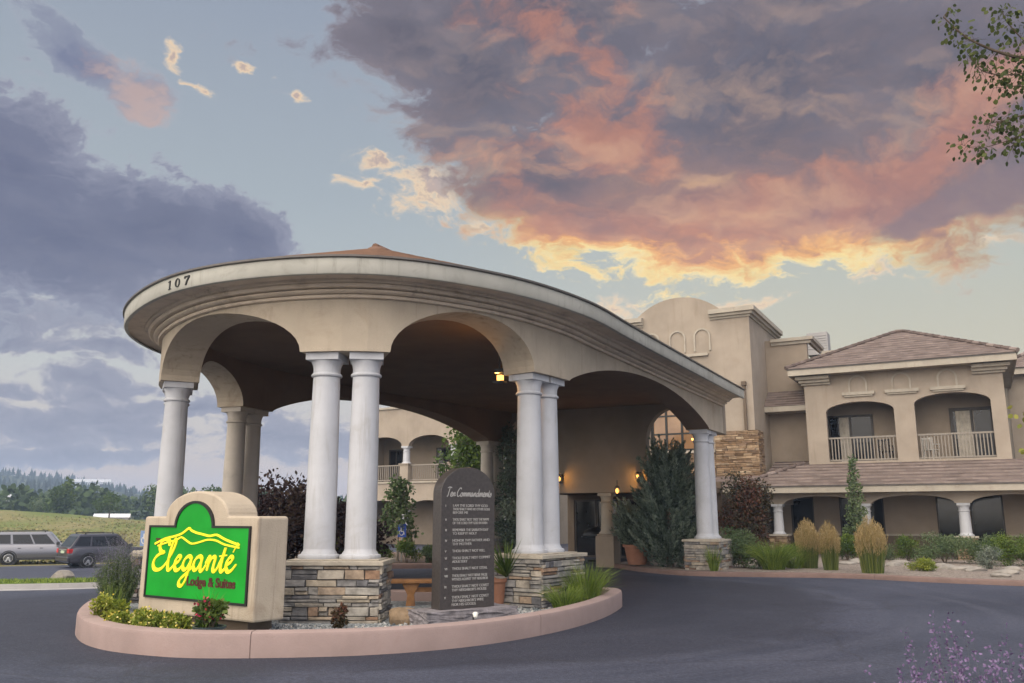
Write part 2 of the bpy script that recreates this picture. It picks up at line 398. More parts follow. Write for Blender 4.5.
M['kerb'] = pmat('kerb_concrete', (0.285, 0.217, 0.205), 0.88, 0.10, 1.6, 0.25, 45, 0.2, stains=((0.28, 0.20, 0.185), 0.5, 1.6))
M['kerb_red'] = pmat('kerb_red_concrete', (0.18, 0.125, 0.112), 0.9, 0.15, 1.6, 0.25, 45, 0.2, stains=((0.17, 0.11, 0.09), 0.5, 1.6))
M['concrete'] = pmat('concrete', (0.33, 0.325, 0.33), 0.9, 0.12, 1.2, 0.25, 40, 0.2, stains=((0.2, 0.2, 0.2), 0.4, 1))
M['granite'] = pmat('polished_granite', (0.052, 0.045, 0.043), 0.36, 0.25, 22, 0.05, 60, 0.5)
M['granite_rough'] = pmat('rough_granite', (0.20, 0.185, 0.20), 0.9, 0.3, 9, 1.0, 14, 0.3, stains=((0.1, 0.095, 0.1), 0.5, 6))
M['engraving'] = pmat('engraved_letters', (0.36, 0.355, 0.35), 0.8, 0.05, 5)
M['wood'] = pmat('bench_wood', (0.30, 0.145, 0.055), 0.55, 0.3, 6, 0.2, 18, 0.35)
M['terracotta'] = pmat('terracotta', (0.28, 0.135, 0.085), 0.8, 0.15, 3, 0.2, 25, 0.25)
M['black_metal'] = pmat('black_metal', (0.02, 0.02, 0.022), 0.4, 0.2, 5, 0, 0, 0.5)
M['black'] = pmat('black_paint', (0.012, 0.012, 0.012), 0.5, 0.1, 5)
M['bark'] = pmat('bark', (0.11, 0.085, 0.065), 0.95, 0.3, 9, 0.8, 22, 0.2)
M['bark_pale'] = pmat('pale_bark', (0.24, 0.21, 0.175), 0.9, 0.3, 9, 0.5, 22, 0.2)
M['soil'] = pmat('soil', (0.11, 0.075, 0.055), 0.95, 0.3, 5, 0.8, 30, 0.1)

# ================================================================== terrain
def smooth(x, a, b):
    t = min(1, max(0, (x - a) / (b - a))); return t * t * (3 - 2 * t)
def terr(x, y):
    r = math.hypot(x, y)
    az_ = -math.degrees(math.atan2(x, y))
    wl = smooth(az_, 15.6, 24.7) * (1 - smooth(az_, 105, 150))
    drop = 1.12 * min(1, max(0, (r - 18) / 30))
    z = -wl * drop
    far = max(0, r - 62)
    z += wl * min(2.2, far * 0.014)
    z += wl * 3.0 * math.exp(-(((x + 82) / 26) ** 2 + ((y - 128) / 16) ** 2))
    z += wl * 1.2 * math.exp(-(((x + 62) / 22) ** 2 + ((y - 90) / 9) ** 2))
    if r > 200: z += wl * (r - 200) * 0.006
    return z
def polar(rads, a0, a1, na, off):
    vs, fs = [], []
    n = na + 1
    for r in rads:
        for k in range(n):
            t = R(a0 + (a1 - a0) * k / na)
            x, y = r * math.sin(t), r * math.cos(t)
            vs.append((x, y, terr(x, y) + off))
    for i in range(len(rads) - 1):
        for k in range(na):
            a = i * n + k
            fs.append((a, a + 1, a + 1 + n, a + n))
    return vs, fs
near_r = [0.01, 2, 4, 6, 8, 10, 12, 14, 16, 18, 20, 22, 24, 26, 28, 30, 32, 34, 36, 38, 40, 42, 44, 46, 48, 50, 52, 54, 56, 58, 60, 62]
far_r = near_r + [65, 68, 72, 76, 80, 85, 90, 95, 100, 106, 112, 120, 128, 136, 145, 155, 165, 180, 200, 230, 270, 320, 400, 500, 650, 850, 1100, 1500, 2200]
# dry grass of the open land
def field_mat():
    m = bpy.data.materials.new('field_grass'); m.use_nodes = True; t = m.node_tree; b = t.nodes['Principled BSDF']
    b.inputs['Roughness'].default_value = 0.95; b.inputs['Specular IOR Level'].default_value = 0.1
    co = t.nodes.new('ShaderNodeTexCoord'); V = X(t, co.outputs['Object'])
    n = xnoise(t, V, 0.045, 6, 0.6); n2 = xnoise(t, V, 0.9, 5, 0.65)
    c = xmix(t, n.sm(0.40, 0.62), (0.125, 0.160, 0.042), (0.225, 0.19, 0.095))
    c = xmix(t, n2.sm(0.35, 0.7) * 0.5, c, (0.10, 0.11, 0.04))
    t.links.new(c.k, b.inputs['Base Color'])
    return m
M['field'] = field_mat()
def asphalt_mat():
    m = bpy.data.materials.new('asphalt'); m.use_nodes = True; t = m.node_tree; b = t.nodes['Principled BSDF']
    co = t.nodes.new('ShaderNodeTexCoord'); V = X(t, co.outputs['Object'])
    big_ = xnoise(t, V, 0.22, 5, 0.6, 0.5); sep_ = t.nodes.new('ShaderNodeSeparateXYZ'); t.links.new(V.k, sep_.inputs[0])
    sx, sy = X(t, sep_.outputs[0]), X(t, sep_.outputs[1])
    # streaks left by turning wheels: noise drawn out along rings round the island
    cx, cy = sx + 2.5, sy - 19.0
    rr = (cx * cx + cy * cy).sqrt()
    an = cx._m('ARCTAN2', cy)
    streak = xnoise(t, xcomb(t, rr * 1.1, an * 1.2, 0.0), 1.4, 5, 0.6)
    grain = xnoise(t, V, 55, 3, 0.7); mid_ = xnoise(t, V, 2.2, 6, 0.65)
    c = xmix(t, big_.sm(0.36, 0.66), (0.026, 0.031, 0.052), (0.044, 0.050, 0.078))
    c = xmix(t, streak.sm(0.46, 0.68) * 0.5, c, (0.060, 0.066, 0.096))
    c = xmix(t, mid_.sm(0.55, 0.75) * 0.45, c, (0.024, 0.026, 0.042))
    # newer dark sealcoat round the island kerb, with a ragged edge
    edge = (rr + (mid_ - 0.5) * 1.6 + (big_ - 0.5) * 2.5).sm(9.6, 8.7)
    c = xmix(t, edge * 0.7, c, (0.018, 0.020, 0.034))
    c = xmix(t, grain.sm(0.54, 0.72) * 0.7, c, (0.17, 0.17, 0.18))
    spot = xnoise(t, V, 1.1, 3, 0.5); c = xmix(t, spot.sm(0.68, 0.76) * 0.6, c, (0.016, 0.016, 0.02))      # oil drips
    g14 = xnoise(t, V, 16, 4, 0.75); c = xmix(t, g14.sm(0.35, 0.65), xmix(t, 1.0, c, (0.72, 0.72, 0.74), 'MULTIPLY'), xmix(t, 1.0, c, (1.3, 1.3, 1.28), 'MULTIPLY'))
    # thin tar-filled cracks
    vo = t.nodes.new('ShaderNodeTexVoronoi'); vo.feature = 'DISTANCE_TO_EDGE'; vo.inputs['Scale'].default_value = 0.16
    wv = t.nodes.new('ShaderNodeVectorMath'); wv.operation = 'ADD'; t.links.new(V.k, wv.inputs[0])
    nz = t.nodes.new('ShaderNodeTexNoise'); nz.inputs['Scale'].default_value = 0.8; nz.inputs['Detail'].default_value = 4; t.links.new(V.k, nz.inputs['Vector'])
    t.links.new(nz.outputs['Color'], wv.inputs[1]); t.links.new(wv.outputs[0], vo.inputs['Vector'])
    crack = X(t, vo.outputs['Distance']).sm(0.0075, 0.003)
    c = xmix(t, crack * 0.25, c, (0.015, 0.015, 0.018))
    t.links.new(c.k, b.inputs['Base Color'])
    rg = (big_ * 0.18 + mid_ * 0.12 + 0.50); t.links.new(rg.k, b.inputs['Roughness'])
    b.inputs['Specular IOR Level'].default_value = 0.25
    bn = t.nodes.new('ShaderNodeBump'); bn.inputs['Strength'].default_value = 0.6; bn.inputs['Distance'].default_value = 0.012
    t.links.new(grain.k, bn.inputs['Height']); t.links.new(bn.outputs[0], b.inputs['Normal'])
    return m
M['asphalt'] = asphalt_mat()
mb = MB(); mb.add(*polar(far_r, -180, 180, 120, -0.012)); g = mb.build('ground', M['field'], smooth=True); tag(g, None, None, kind='structure')
mb = MB(); mb.add(*polar([r for r in near_r if r <= 58], -180, 180, 120, 0.0)); g = mb.build('road', M['asphalt'], smooth=True); tag(g, None, None, kind='structure')

# strip of lawn with its concrete kerb between the drive and the lower car park
M['lawn'] = pmat('lawn', (0.10, 0.145, 0.035), 0.95, 0.35, 2.5, 0.6, 30, 0.1)
def strip_sheet(name, mat, y0f, y1f, x0, x1, h, n=40):
    A, B, C, D_ = [], [], [], []
    for i in range(n + 1):
        x = x0 + (x1 - x0) * i / n
        ya, yb = y0f(x), y1f(x)
        A.append((x, ya, terr(x, ya) - 0.05)); B.append((x, ya, terr(x, ya) + h)); C.append((x, yb, terr(x, yb) + h)); D_.append((x, yb, terr(x, yb) - 0.05))
    mb = MB(); mb.strip(A, B); mb.strip(B, C); mb.strip(C, D_)
    mb.add([A[-1], B[-1], C[-1], D_[-1]], [(0, 1, 2, 3)]); mb.add([A[0], B[0], C[0], D_[0]], [(0, 1, 2, 3)])
    o = mb.build(name, mat); tag(o, None, None, kind='structure'); return o
rag = lambda x, s: 0.10 * math.sin(x * 1.3 + s) + 0.07 * math.sin(x * 3.1 + 2 * s)
kf = lambda x: 25.9 - 0.035 * (x + 14) + (0.5 * max(0, x + 13)) 
strip_sheet('gutter', M['concrete'], lambda x: kf(x) - 0.75, lambda x: kf(x), -60, -9.5, 0.012)
strip_sheet('kerb', M['concrete'], lambda x: kf(x), lambda x: kf(x) + 0.32, -60, -9.5, 0.15)
strip_sheet('lawn', M['lawn'], lambda x: kf(x) + 0.322, lambda x: kf(x) + 2.7 + rag(x, 1), -60, -9.5, 0.17, 160)

# ================================================================== islands: kerb ring and gravel bed
def catmull(pts, closed=False, sub=10):
    out, n = [], len(pts)
    rngi = range(n if closed else n - 1)
    g = (lambda i: Vector(pts[i % n])) if closed else (lambda i: Vector(pts[min(max(i, 0), n - 1)]))
    for i in rngi:
        p0, p1, p2, p3 = g(i - 1), g(i), g(i + 1), g(i + 2)
        for k in range(sub):
            t = k / sub
            out.append(0.5 * ((2 * p1) + (p2 - p0) * t + (2 * p0 - 5 * p1 + 4 * p2 - p3) * t * t + (3 * p1 - p0 - 3 * p2 + p3) * t ** 3))
    if not closed: out.append(g(n - 1))
    return out
def offset_closed(P, d):
    n = len(P); o = []
    for i in range(n):
        t = (P[(i + 1) % n] - P[i - 1]).normalized()
        o.append(P[i] + Vector((-t.y, t.x)) * d)
    return o
def kerb_ring(name, P, h, w, mat, joints=0):
    """rounded kerb swept along a closed line; inside is to the left"""
    prof = [(0.0, -0.05), (0.0, h - 0.05), (0.015, h - 0.015), (0.05, h), (w - 0.03, h), (w, h - 0.03), (w, -0.05)]
    rings = [offset_closed(P, d) for d, z in prof]
    mb = MB(); n = len(P); m_ = len(prof)
    prof2 = [(d + (0.014 if k < 4 else 0.0), z - (0.014 if z > 0 else 0)) for k, (d, z) in enumerate(prof)]
    rings2 = [offset_closed(P, d) for d, z in prof2]
    def sect(rg, pf_, i, j, t): return [(*rg[k][i].lerp(rg[k][j], t), pf_[k][1]) for k in range(m_)]
    fq = [(k, k + 1, m_ + k + 1, m_ + k) for k in range(m_ - 1)]
    for i in range(n):
        j = (i + 1) % n
        if joints and i % joints == 0:
            L = (P[j] - P[i]).length; h_ = min(0.3, 0.006 / L); t0, t1 = 0.5 - h_, 0.5 + h_
            a0, a1, b0, b1 = sect(rings, prof, i, j, t0), sect(rings, prof, i, j, t1), sect(rings2, prof2, i, j, t0), sect(rings2, prof2, i, j, t1)
            for A_, B_ in ((sect(rings, prof, i, j, 0), a0), (a0, b0), (b0, b1), (b1, a1), (a1, sect(rings, prof, i, j, 1))): mb.add(A_ + B_, fq)
        else: mb.add(sect(rings, prof, i, j, 0) + sect(rings, prof, i, j, 1), fq)
    o = mb.build(name, mat, smooth=True); tag(o, None, None, kind='structure'); return o
def bed(name, P, z, mat):
    mb = MB(); c = sum((p for p in P), Vector((0, 0))) / len(P)
    me_v = [(*p, z) for p in P]
    mb.add(me_v, [tuple(range(len(P)))])
    bmx = bmesh.new(); vs = [bmx.verts.new(v) for v in me_v]; f = bmx.faces.new(vs); bmesh.ops.triangulate(bmx, faces=[f])
    me = bpy.data.meshes.new(name); bmx.to_mesh(me); bmx.free(); me.materials.append(mat)
    o = bpy.data.objects.new(name, me); COL.objects.link(o); tag(o, None, None, kind='structure'); return o
def gravel_mat(name, c1, c2, c3):
    m = bpy.data.materials.new(name); m.use_nodes = True; t = m.node_tree; b = t.nodes['Principled BSDF']
    co = t.nodes.new('ShaderNodeTexCoord'); V = X(t, co.outputs['Object'])
    vo = t.nodes.new('ShaderNodeTexVoronoi'); vo.inputs['Scale'].default_value = 26; t.links.new(V.k, vo.inputs['Vector'])
    s3 = t.nodes.new('ShaderNodeSeparateXYZ'); t.links.new(vo.outputs['Color'], s3.inputs[0])
    c = xramp(t, X(t, s3.outputs[0]), [(0.0, c1), (0.5, c2), (1.0, c3)])
    t.links.new(c.k, b.inputs['Base Color']); b.inputs['Roughness'].default_value = 0.9
    bn = t.nodes.new('ShaderNodeBump'); bn.inputs['Strength'].default_value = 1.0; bn.inputs['Distance'].default_value = 0.03; bn.invert = True
    t.links.new(vo.outputs['Distance'], bn.inputs['Height']); t.links.new(bn.outputs[0], b.inputs['Normal'])
    return m
M['gravel'] = gravel_mat('blue_gravel', (0.12, 0.14, 0.16), (0.24, 0.27, 0.29), (0.42, 0.44, 0.45))
M['gravel_tan'] = gravel_mat('tan_gravel', (0.12, 0.095, 0.08), (0.20, 0.165, 0.14), (0.32, 0.28, 0.245))
M['mulch'] = gravel_mat('mulch', (0.05, 0.032, 0.022), (0.09, 0.06, 0.04), (0.13, 0.09, 0.06))

isl = [(-5.95, 12.25), (-5.3, 11.45), (-4.55, 10.95), (-3.6, 10.68), (-2.0, 10.85), (-0.9, 11.35), (-0.05, 12.1), (0.75, 13.2), (1.4, 14.5), (1.85, 15.8),
       (2.1, 16.9), (1.9, 17.45), (1.35, 17.55), (0.4, 17.3), (-0.7, 16.85), (-2.0, 16.9), (-3.4, 17.2), (-4.7, 18.3), (-6.0, 19.6), (-7.2, 19.5), (-7.7, 17.8), (-7.25, 15.4), (-6.6, 13.5)]
ISL = catmull([Vector(p) for p in isl], True, 8)
kerb_ring('kerb', ISL, 0.295, 0.26, M['kerb'], joints=26)
bed('gravel_bed', offset_closed(ISL, 0.2), 0.10, M['gravel'])
rp = [(3.55, 30.2), (3.6, 28.3), (4.15, 26.5), (5.2, 25.1), (7.2, 24.6), (9.2, 24.1), (11.0, 22.5), (13.4, 20.9), (18, 18.5), (24, 17), (30, 24), (24, 30), (18.5, 33.2), (13.5, 36.2), (9.8, 36.4), (6.5, 33.5)]
RP = catmull([Vector(p) for p in rp], True, 8)
kerb_ring('kerb', RP, 0.13, 0.25, M['kerb_red'], joints=14)
bed('planting_bed', offset_closed(RP, 0.2), 0.13, M['gravel_tan'])
lp = [(-9.5, 28.2), (-6.0, 28.4), (-2.5, 28.7), (0.6, 28.9), (1.1, 30.2), (0.4, 33.5), (-3, 36.5), (-8, 39), (-11.5, 37.5), (-11.8, 31), (-11, 28.6)]
LP = catmull([Vector(p) for p in lp], True, 8)
kerb_ring('kerb', LP, 0.16, 0.25, M['kerb_red'], joints=14)
bed('planting_bed', offset_closed(LP, 0.2), 0.13, M['mulch'])
# loose stones on the island gravel
def stones_mesh(n, samp, zf, s0, s1, name, mat, seed):
    r = np.random.default_rng(seed); mb = MB()
    base = [(1, 0, 0), (-1, 0, 0), (0, 1, 0), (0, -1, 0), (0, 0, 0.75), (0, 0, -0.6)]
    fc = [(0, 2, 4), (2, 1, 4), (1, 3, 4), (3, 0, 4), (2, 0, 5), (1, 2, 5), (3, 1, 5), (0, 3, 5)]
    for i in range(n):
        x, y = samp(r); s = s0 + (s1 - s0) * r.random() ** 2
        e = Euler((r.random() * 6, r.random() * 6, r.random() * 6)).to_matrix()
        vs = [e @ Vector(p) * s * (0.7 + 0.6 * r.random()) + Vector((x, y, zf + s * 0.3)) for p in base]
        mb.add(vs, fc, r.random())
    return mb.build(name, mat)
M['pebble'] = rmat('pebble', [(0.0, (0.09, 0.105, 0.12)), (0.5, (0.26, 0.28, 0.29)), (0.85, (0.42, 0.42, 0.42)), (1.0, (0.55, 0.5, 0.44))], 0.85, 0.3, 0.15)
ring_in = offset_closed(ISL, 0.34)
def samp_isl(r):
    i = int(r.integers(0, 96)); p = ring_in[i]
    c = Vector((-2.2, 14.8)); return tuple(p.lerp(c, r.random() * 0.5))
o = stones_mesh(5200, samp_isl, 0.10, 0.012, 0.038, 'gravel', M['pebble'], 3); tag(o, 'loose blue grey gravel spread inside the island kerb', 'gravel', kind='stuff')

# ================================================================== architectural helpers
def arch_z(x, xa, xb, zs, zt):
    c, h = (xa + xb) / 2, (xb - xa) / 2; t = min(1.0, abs(x - c) / h)
    e = math.sqrt(max(0, 1 - t * t))
    if h > 3.0: e = 0.22 * e + 0.78 * (1 - t ** 2.1)      # wide spans are flat segmental arches
    return zs + (zt - zs) * e
def wall(mb, fmap, s0, s1, z0, z1, o0, o1, ops=(), step=0.5, mb_rev=None, ends=True):
    """wall along s from s0 to s1, faces at offsets o0 and o1, openings (sa, sb, zbottom, zspring, ztop)"""
    xs = {s0, s1}
    n = max(1, int((s1 - s0) / step))
    for i in range(n + 1): xs.add(s0 + (s1 - s0) * i / n)
    for sa, sb, zb, zs, zt in ops:
        for i in range(25):
            xs.add((sa + sb) / 2 - (sb - sa) / 2 * math.cos(math.pi * i / 24))
    xs = sorted(xs); xs = [x for i, x in enumerate(xs) if i == 0 or x - xs[i - 1] > 1e-5]
    rv = mb_rev or mb
    def q(b, a, a2, za, za2, zb, zb2, o):   # vertical quad piece
        b.add([fmap(a, o, za), fmap(a2, o, za2), fmap(a2, o, zb2), fmap(a, o, zb)], [(0, 1, 2, 3)])
    for a, b in zip(xs, xs[1:]):
        m_ = (a + b) / 2
        op = next((o for o in ops if o[0] < m_ < o[1]), None)
        if op is None:
            q(mb, a, b, z0, z0, z1, z1, o0); q(rv, a, b, z0, z0, z1, z1, o1)
            mb.add([fmap(a, o0, z0), fmap(b, o0, z0), fmap(b, o1, z0), fmap(a, o1, z0)], [(0, 1, 2, 3)])
        else:
            sa, sb, zb, zs, zt = op
            ya, yb = arch_z(a, sa, sb, zs, zt), arch_z(b, sa, sb, zs, zt)
            q(mb, a, b, ya, yb, z1, z1, o0); q(rv, a, b, ya, yb, z1, z1, o1)
            (rv if sb - sa > 6 else mb).add([fmap(a, o0, ya), fmap(b, o0, yb), fmap(b, o1, yb), fmap(a, o1, ya)], [(0, 1, 2, 3)])  # reveals of wide arches join the darker inner face: their shade as colour
            if zb > z0 + 1e-4:
                q(mb, a, b, z0, z0, zb, zb, o0); q(rv, a, b, z0, z0, zb, zb, o1)
                mb.add([fmap(a, o0, zb), fmap(b, o0, zb), fmap(b, o1, zb), fmap(a, o1, zb)], [(0, 1, 2, 3)])
        mb.add([fmap(a, o0, z1), fmap(b, o0, z1), fmap(b, o1, z1), fmap(a, o1, z1)], [(0, 1, 2, 3)])
    for sa, sb, zb, zs, zt in ops:
        for s in (sa, sb):
            if zs > max(zb, z0) + 1e-4:
                zz = max(zb, z0)
                mb.add([fmap(s, o0, zz), fmap(s, o1, zz), fmap(s, o1, zs), fmap(s, o0, zs)], [(0, 1, 2, 3)])
    if ends:
        for s in (s0, s1):
            mb.add([fmap(s, o0, z0), fmap(s, o1, z0), fmap(s, o1, z1), fmap(s, o0, z1)], [(0, 1, 2, 3)])
def a_plane(a0):   # wall seen from the front: s = n, offset grows towards the viewer
    return lambda s, o, z: (s, a0 - o, z)
def n_plane(n0):   # side wall: s = a, offset grows to +n
    return lambda s, o, z: (n0 + o, s, z)
def sweep(mb, pts, prof, closed=False):
    """profile (offset, z) swept along a plan polyline; offset to the left of travel, mitred"""
    n = len(pts); P = [Vector(p) for p in pts]; rows = []
    for i in range(n):
        if closed: d0, d1 = (P[i] - P[i - 1]).normalized(), (P[(i + 1) % n] - P[i]).normalized()
        else:
            d0 = (P[i] - P[i - 1]).normalized() if i else (P[1] - P[0]).normalized()
            d1 = (P[i + 1] - P[i]).normalized() if i < n - 1 else d0
        n0, n1 = Vector((-d0.y, d0.x)), Vector((-d1.y, d1.x))
        m_ = (n0 + n1).normalized(); k = 1 / max(0.35, m_.dot(n0))
        rows.append([(*(P[i] + m_ * (o * k)), z) for o, z in prof])
    m_ = len(prof)
    vs = [v for r_ in rows for v in r_]; fs = []
    for i in range(n if closed else n - 1):
        j = (i + 1) % n
        for k in range(m_ - 1): fs.append((i * m_ + k, i * m_ + k + 1, j * m_ + k + 1, j * m_ + k))
    if not closed: fs += [tuple(range(m_)), tuple(range((n - 1) * m_, n * m_))]
    mb.add(vs, fs)
def tile_slope(mb, E0, E1, courses, lift=0.035, cols=1.0, seed=1):
    """roof plane between an eave polyline E0 and a ridge polyline E1 (same length), laid in stepped tile courses"""
    r = np.random.default_rng(seed); E0 = [Vector(p) for p in E0]; E1 = [Vector(p) for p in E1]
    n = len(E0)
    for c in range(courses):
        t0, t1 = c / courses, (c + 1) / courses
        for i in range(n - 1):
            a0, a1 = E0[i].lerp(E1[i], t0), E0[i + 1].lerp(E1[i + 1], t0)
            b0, b1 = E0[i].lerp(E1[i], t1), E0[i + 1].lerp(E1[i + 1], t1)
            w_ = (a1 - a0).length
            k = max(1, int(w_ / cols)); L = Vector((0, 0, lift))
            for j in range(k):
                u0, u1 = j / k, (j + 1) / k
                p0, p1, q1, q0 = a0.lerp(a1, u0), a0.lerp(a1, u1), b0.lerp(b1, u1), b0.lerp(b1, u0)
                jit = Vector((0, 0, 0.006 * (r.random() - 0.5)))
                mb.add([p0, p1, p1 + L + jit, p0 + L + jit, q1 + Vector((0, 0, 0.004)), q0 + Vector((0, 0, 0.004))],
                       [(0, 1, 2, 3)], 0.88 + 0.12 * r.random()); mb.add([p0 + L + jit, p1 + L + jit, q1 + Vector((0, 0, 0.004)), q0 + Vector((0, 0, 0.004))], [(0, 1, 2, 3)], 0.72 * r.random())  # riser faces paler: light on the course edges put into tile colour
def ledge_stone(mb, x0, x1, y0, y1, z0, z1, hmin=0.05, hmax=0.155, lmin=0.12, lmax=0.52, seed=1, prot=0.05, sides='xXyY'):
    """dry stacked stone facing of a box: courses of separate stones proud of a core"""
    r = np.random.default_rng(seed)
    mb.box(x0 + 0.03, x1 - 0.03, y0 + 0.03, y1 - 0.03, z0, z1, 0.02)
    def face(L, put):
        z = z0
        while z < z1 - 0.02:
            h = min(hmin + (hmax - hmin) * r.random() ** 1.3, z1 - z)
            if z1 - z - h < 0.03: h = z1 - z
            x = 0.0
            while x < L - 0.01:
                l = min(lmin + (lmax - lmin) * r.random(), L - x)
                if L - x - l < 0.07: l = L - x
                if r.random() < 0.4 and h > 0.10:
                    put(x, x + l, z, z + h * 0.5, r.random() * prot, r.random()); put(x, x + l, z + h * 0.5, z + h, r.random() * prot, r.random())
                else: put(x, x + l, z, z + h, r.random() * prot, r.random())
                x += l
            z += h
    g_ = 0.006
    def stone(ax, sgn, base, a, b, za, zb, p, c):
        e = 0.010
        lo, hi = base - sgn * 0.06, base + sgn * p
        j = [(r.random() - 0.5) * 0.03 for _ in range(8)]
        ra = [(a + g_ + j[0] * .4, za + g_), (b - g_ + j[1] * .4, za + g_ + j[4] * .4), (b - g_ + j[2] * .4, zb - g_ + j[5] * .3), (a + g_ + j[3] * .4, zb - g_ + j[6] * .3)]
        mid = ((a + b) / 2, (za + zb) / 2)
        rb = [(q[0] + (e if q[0] < mid[0] else -e), q[1] + (e if q[1] < mid[1] else -e)) for q in ra]
        def P3(u, d, z): return (u, d, z) if ax == 'x' else (d, u, z)
        vs = [P3(q[0], lo, q[1]) for q in ra] + [P3(q[0], hi - sgn * 0.008 + sgn * j[7] * .3, q[1]) for q in ra] + [P3(q[0], hi + sgn * j[i] * 0.6, q[1]) for i, q in enumerate(rb)]
        mb.add(vs, [(8, 9, 10, 11)] + [(k, (k + 1) % 4, 4 + (k + 1) % 4, 4 + k) for k in range(4)] + [(4 + k, 4 + (k + 1) % 4, 8 + (k + 1) % 4, 8 + k) for k in range(4)], c)
    if 'y' in sides: face(x1 - x0, lambda a, b, za, zb, p, c: stone('x', -1, y0, x0 + a, x0 + b, za, zb, p, c))
    if 'Y' in sides: face(x1 - x0, lambda a, b, za, zb, p, c: stone('x', 1, y1, x0 + a, x0 + b, za, zb, p, c))
    if 'x' in sides: face(y1 - y0, lambda a, b, za, zb, p, c: stone('y', -1, x0, y0 + a, y0 + b, za, zb, p, c))
    if 'X' in sides: face(y1 - y0, lambda a, b, za, zb, p, c: stone('y', 1, x1, y0 + a, y0 + b, za, zb, p, c))
class RotMB(MB):
    """collects in a turned local frame, then moves everything to its place in the parent frame"""
    def __init__(s, mat, frame=None): super().__init__(frame); s.mat = mat
    def done(s): s.v = [tuple(s.mat @ Vector(q)) for q in s.v]; return s
def column(root, x, y, z0, z1, r=0.255, mat='column', rot=0.0, name='column', frame=ARCH, base_h=0.0):
    k = r / 0.255; H = z1 - z0
    prof = [(r * 1.0, 0.10 * k)]
    for i in range(11):
        t = i / 10; prof.append((r * (1.0 - 0.13 * t ** 1.6), 0.12 * k + (H - 0.42 * k) * t))
    m = MB(frame); m.lathe(prof, (x, y, z0), 32); sh = m.build(name, M[mat], root, smooth=True)
    rt = r * 0.87
    m = MB(frame)
    m.lathe([(r * 1.30, 0.0), (r * 1.34, 0.03 * k), (r * 1.30, 0.06 * k), (r * 1.14, 0.075 * k), (r * 1.10, 0.10 * k), (r * 1.02, 0.125 * k), (r * 0.99, 0.17 * k)], (x, y, z0 + 0.001), 32)
    m.build('column_base', M[mat], sh, smooth=True)
    m = MB(frame); c0 = H - 0.40 * k
    m.lathe([(rt * 0.98, c0 - 0.0), (rt * 1.14, c0 + 0.015 * k), (rt * 1.18, c0 + 0.035 * k), (rt * 1.12, c0 + 0.06 * k), (rt * 1.02, c0 + 0.075 * k), (rt * 1.03, c0 + 0.15 * k),
             (rt * 1.07, c0 + 0.20 * k), (rt * 1.17, c0 + 0.25 * k), (rt * 1.22, c0 + 0.285 * k)], (x, y, z0), 32)
    mt = Matrix.Translation((x, y, 0)) @ Matrix.Rotation(rot, 4, 'Z'); s_ = rt * 1.27
    m.box(-s_, s_, -s_, s_, z0 + c0 + 0.28 * k, z0 + H - 0.004, mat=mt)
    m.build('capital', M[mat], sh, smooth=True)
    return sh

# ================================================================== the portico
port_ctrl = [(-7.42, 27.2), (-7.40, 25), (-7.36, 22), (-7.32, 19), (-7.28, 16.5), (-7.27, 14.35), (-7.75, 12.35), (-8.9, 10.85), (-11.2, 10.45), (-13.75, 11.5),
             (-15.2, 13.1), (-15.9, 15.3), (-16.05, 17.5), (-16.1, 19.5), (-15.7, 23), (-15.1, 27.2)]
PATH = catmull([Vector(p) for p in port_ctrl], False, 16)
SL = [0.0]
for a_, b_ in zip(PATH, PATH[1:]): SL.append(SL[-1] + (b_ - a_).length)
def p_at(s):
    s = min(max(s, 0.0), SL[-1] - 1e-6)
    i = int(np.searchsorted(SL, s, side='right')) - 1; i = min(i, len(PATH) - 2)
    t = (s - SL[i]) / max(1e-9, SL[i + 1] - SL[i])
    p = PATH[i].lerp(PATH[i + 1], t)
    def tan(k): 
        k0, k1 = max(k - 1, 0), min(k + 1, len(PATH) - 1); return (PATH[k1] - PATH[k0]).normalized()
    d = tan(i).lerp(tan(i + 1), t).normalized()
    return p, d
def pmap(s, o, z):
    p, d = p_at(s); q = p + Vector((-d.y, d.x)) * o
    return (q.x, q.y, z)
def s_of(n, a):
    v = Vector((n, a)); return SL[min(range(len(PATH)), key=lambda i: (PATH[i] - v).length)]
Z_PED, Z_CAP, Z_BEAM, Z_TOP = 1.01, 4.27, 5.10, 5.60
portico = thing('portico', 'large round fronted stucco entrance portico on pairs of white columns, numbered 107', 'portico', W(19, -11.6), -TH)
pairs = {'r': (s_of(-7.4, 26.45), s_of(-7.4, 25.85)), 'c': (s_of(-7.25, 14.72), s_of(-7.27, 14.15)),
         'a': (s_of(-8.62, 10.9), s_of(-9.2, 10.72)), 'l': (s_of(-13.9, 11.62), s_of(-14.35, 12.0)),
         'b': (s_of(-15.95, 15.0), s_of(-16.0, 15.75)), 'k': (s_of(-15.25, 26.2), s_of(-15.15, 26.8))}
fix = {'c': 0.60, 'a': 0.65, 'l': 0.60, 'b': 0.62, 'r': 0.6, 'k': 0.6}
cs = {}
for k, (s0_, s1_) in pairs.items():
    m_ = (s0_ + s1_) / 2; cs[k] = (m_ - fix[k] / 2, m_ + fix[k] / 2)
CLR = 0.32
order = ['r', 'c', 'a', 'l', 'b', 'k']
ops = []
for k0, k1 in zip(order, order[1:]):
    ops.append((cs[k0][1] + CLR, cs[k1][0] - CLR, 0.0, Z_CAP, 5.03 if k0 == 'r' else 5.10))
ST = SL[-1]
beam, beam_in = MB(ARCH), MB(ARCH)
wall(beam, pmap, 0.0, ST, Z_CAP, Z_TOP - 0.02, 0.36, -0.36, ops, 0.35, mb_rev=beam_in)
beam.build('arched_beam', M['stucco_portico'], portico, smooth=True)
beam_in.build('inner_beam_face', M['stucco_inner'], portico, smooth=True)
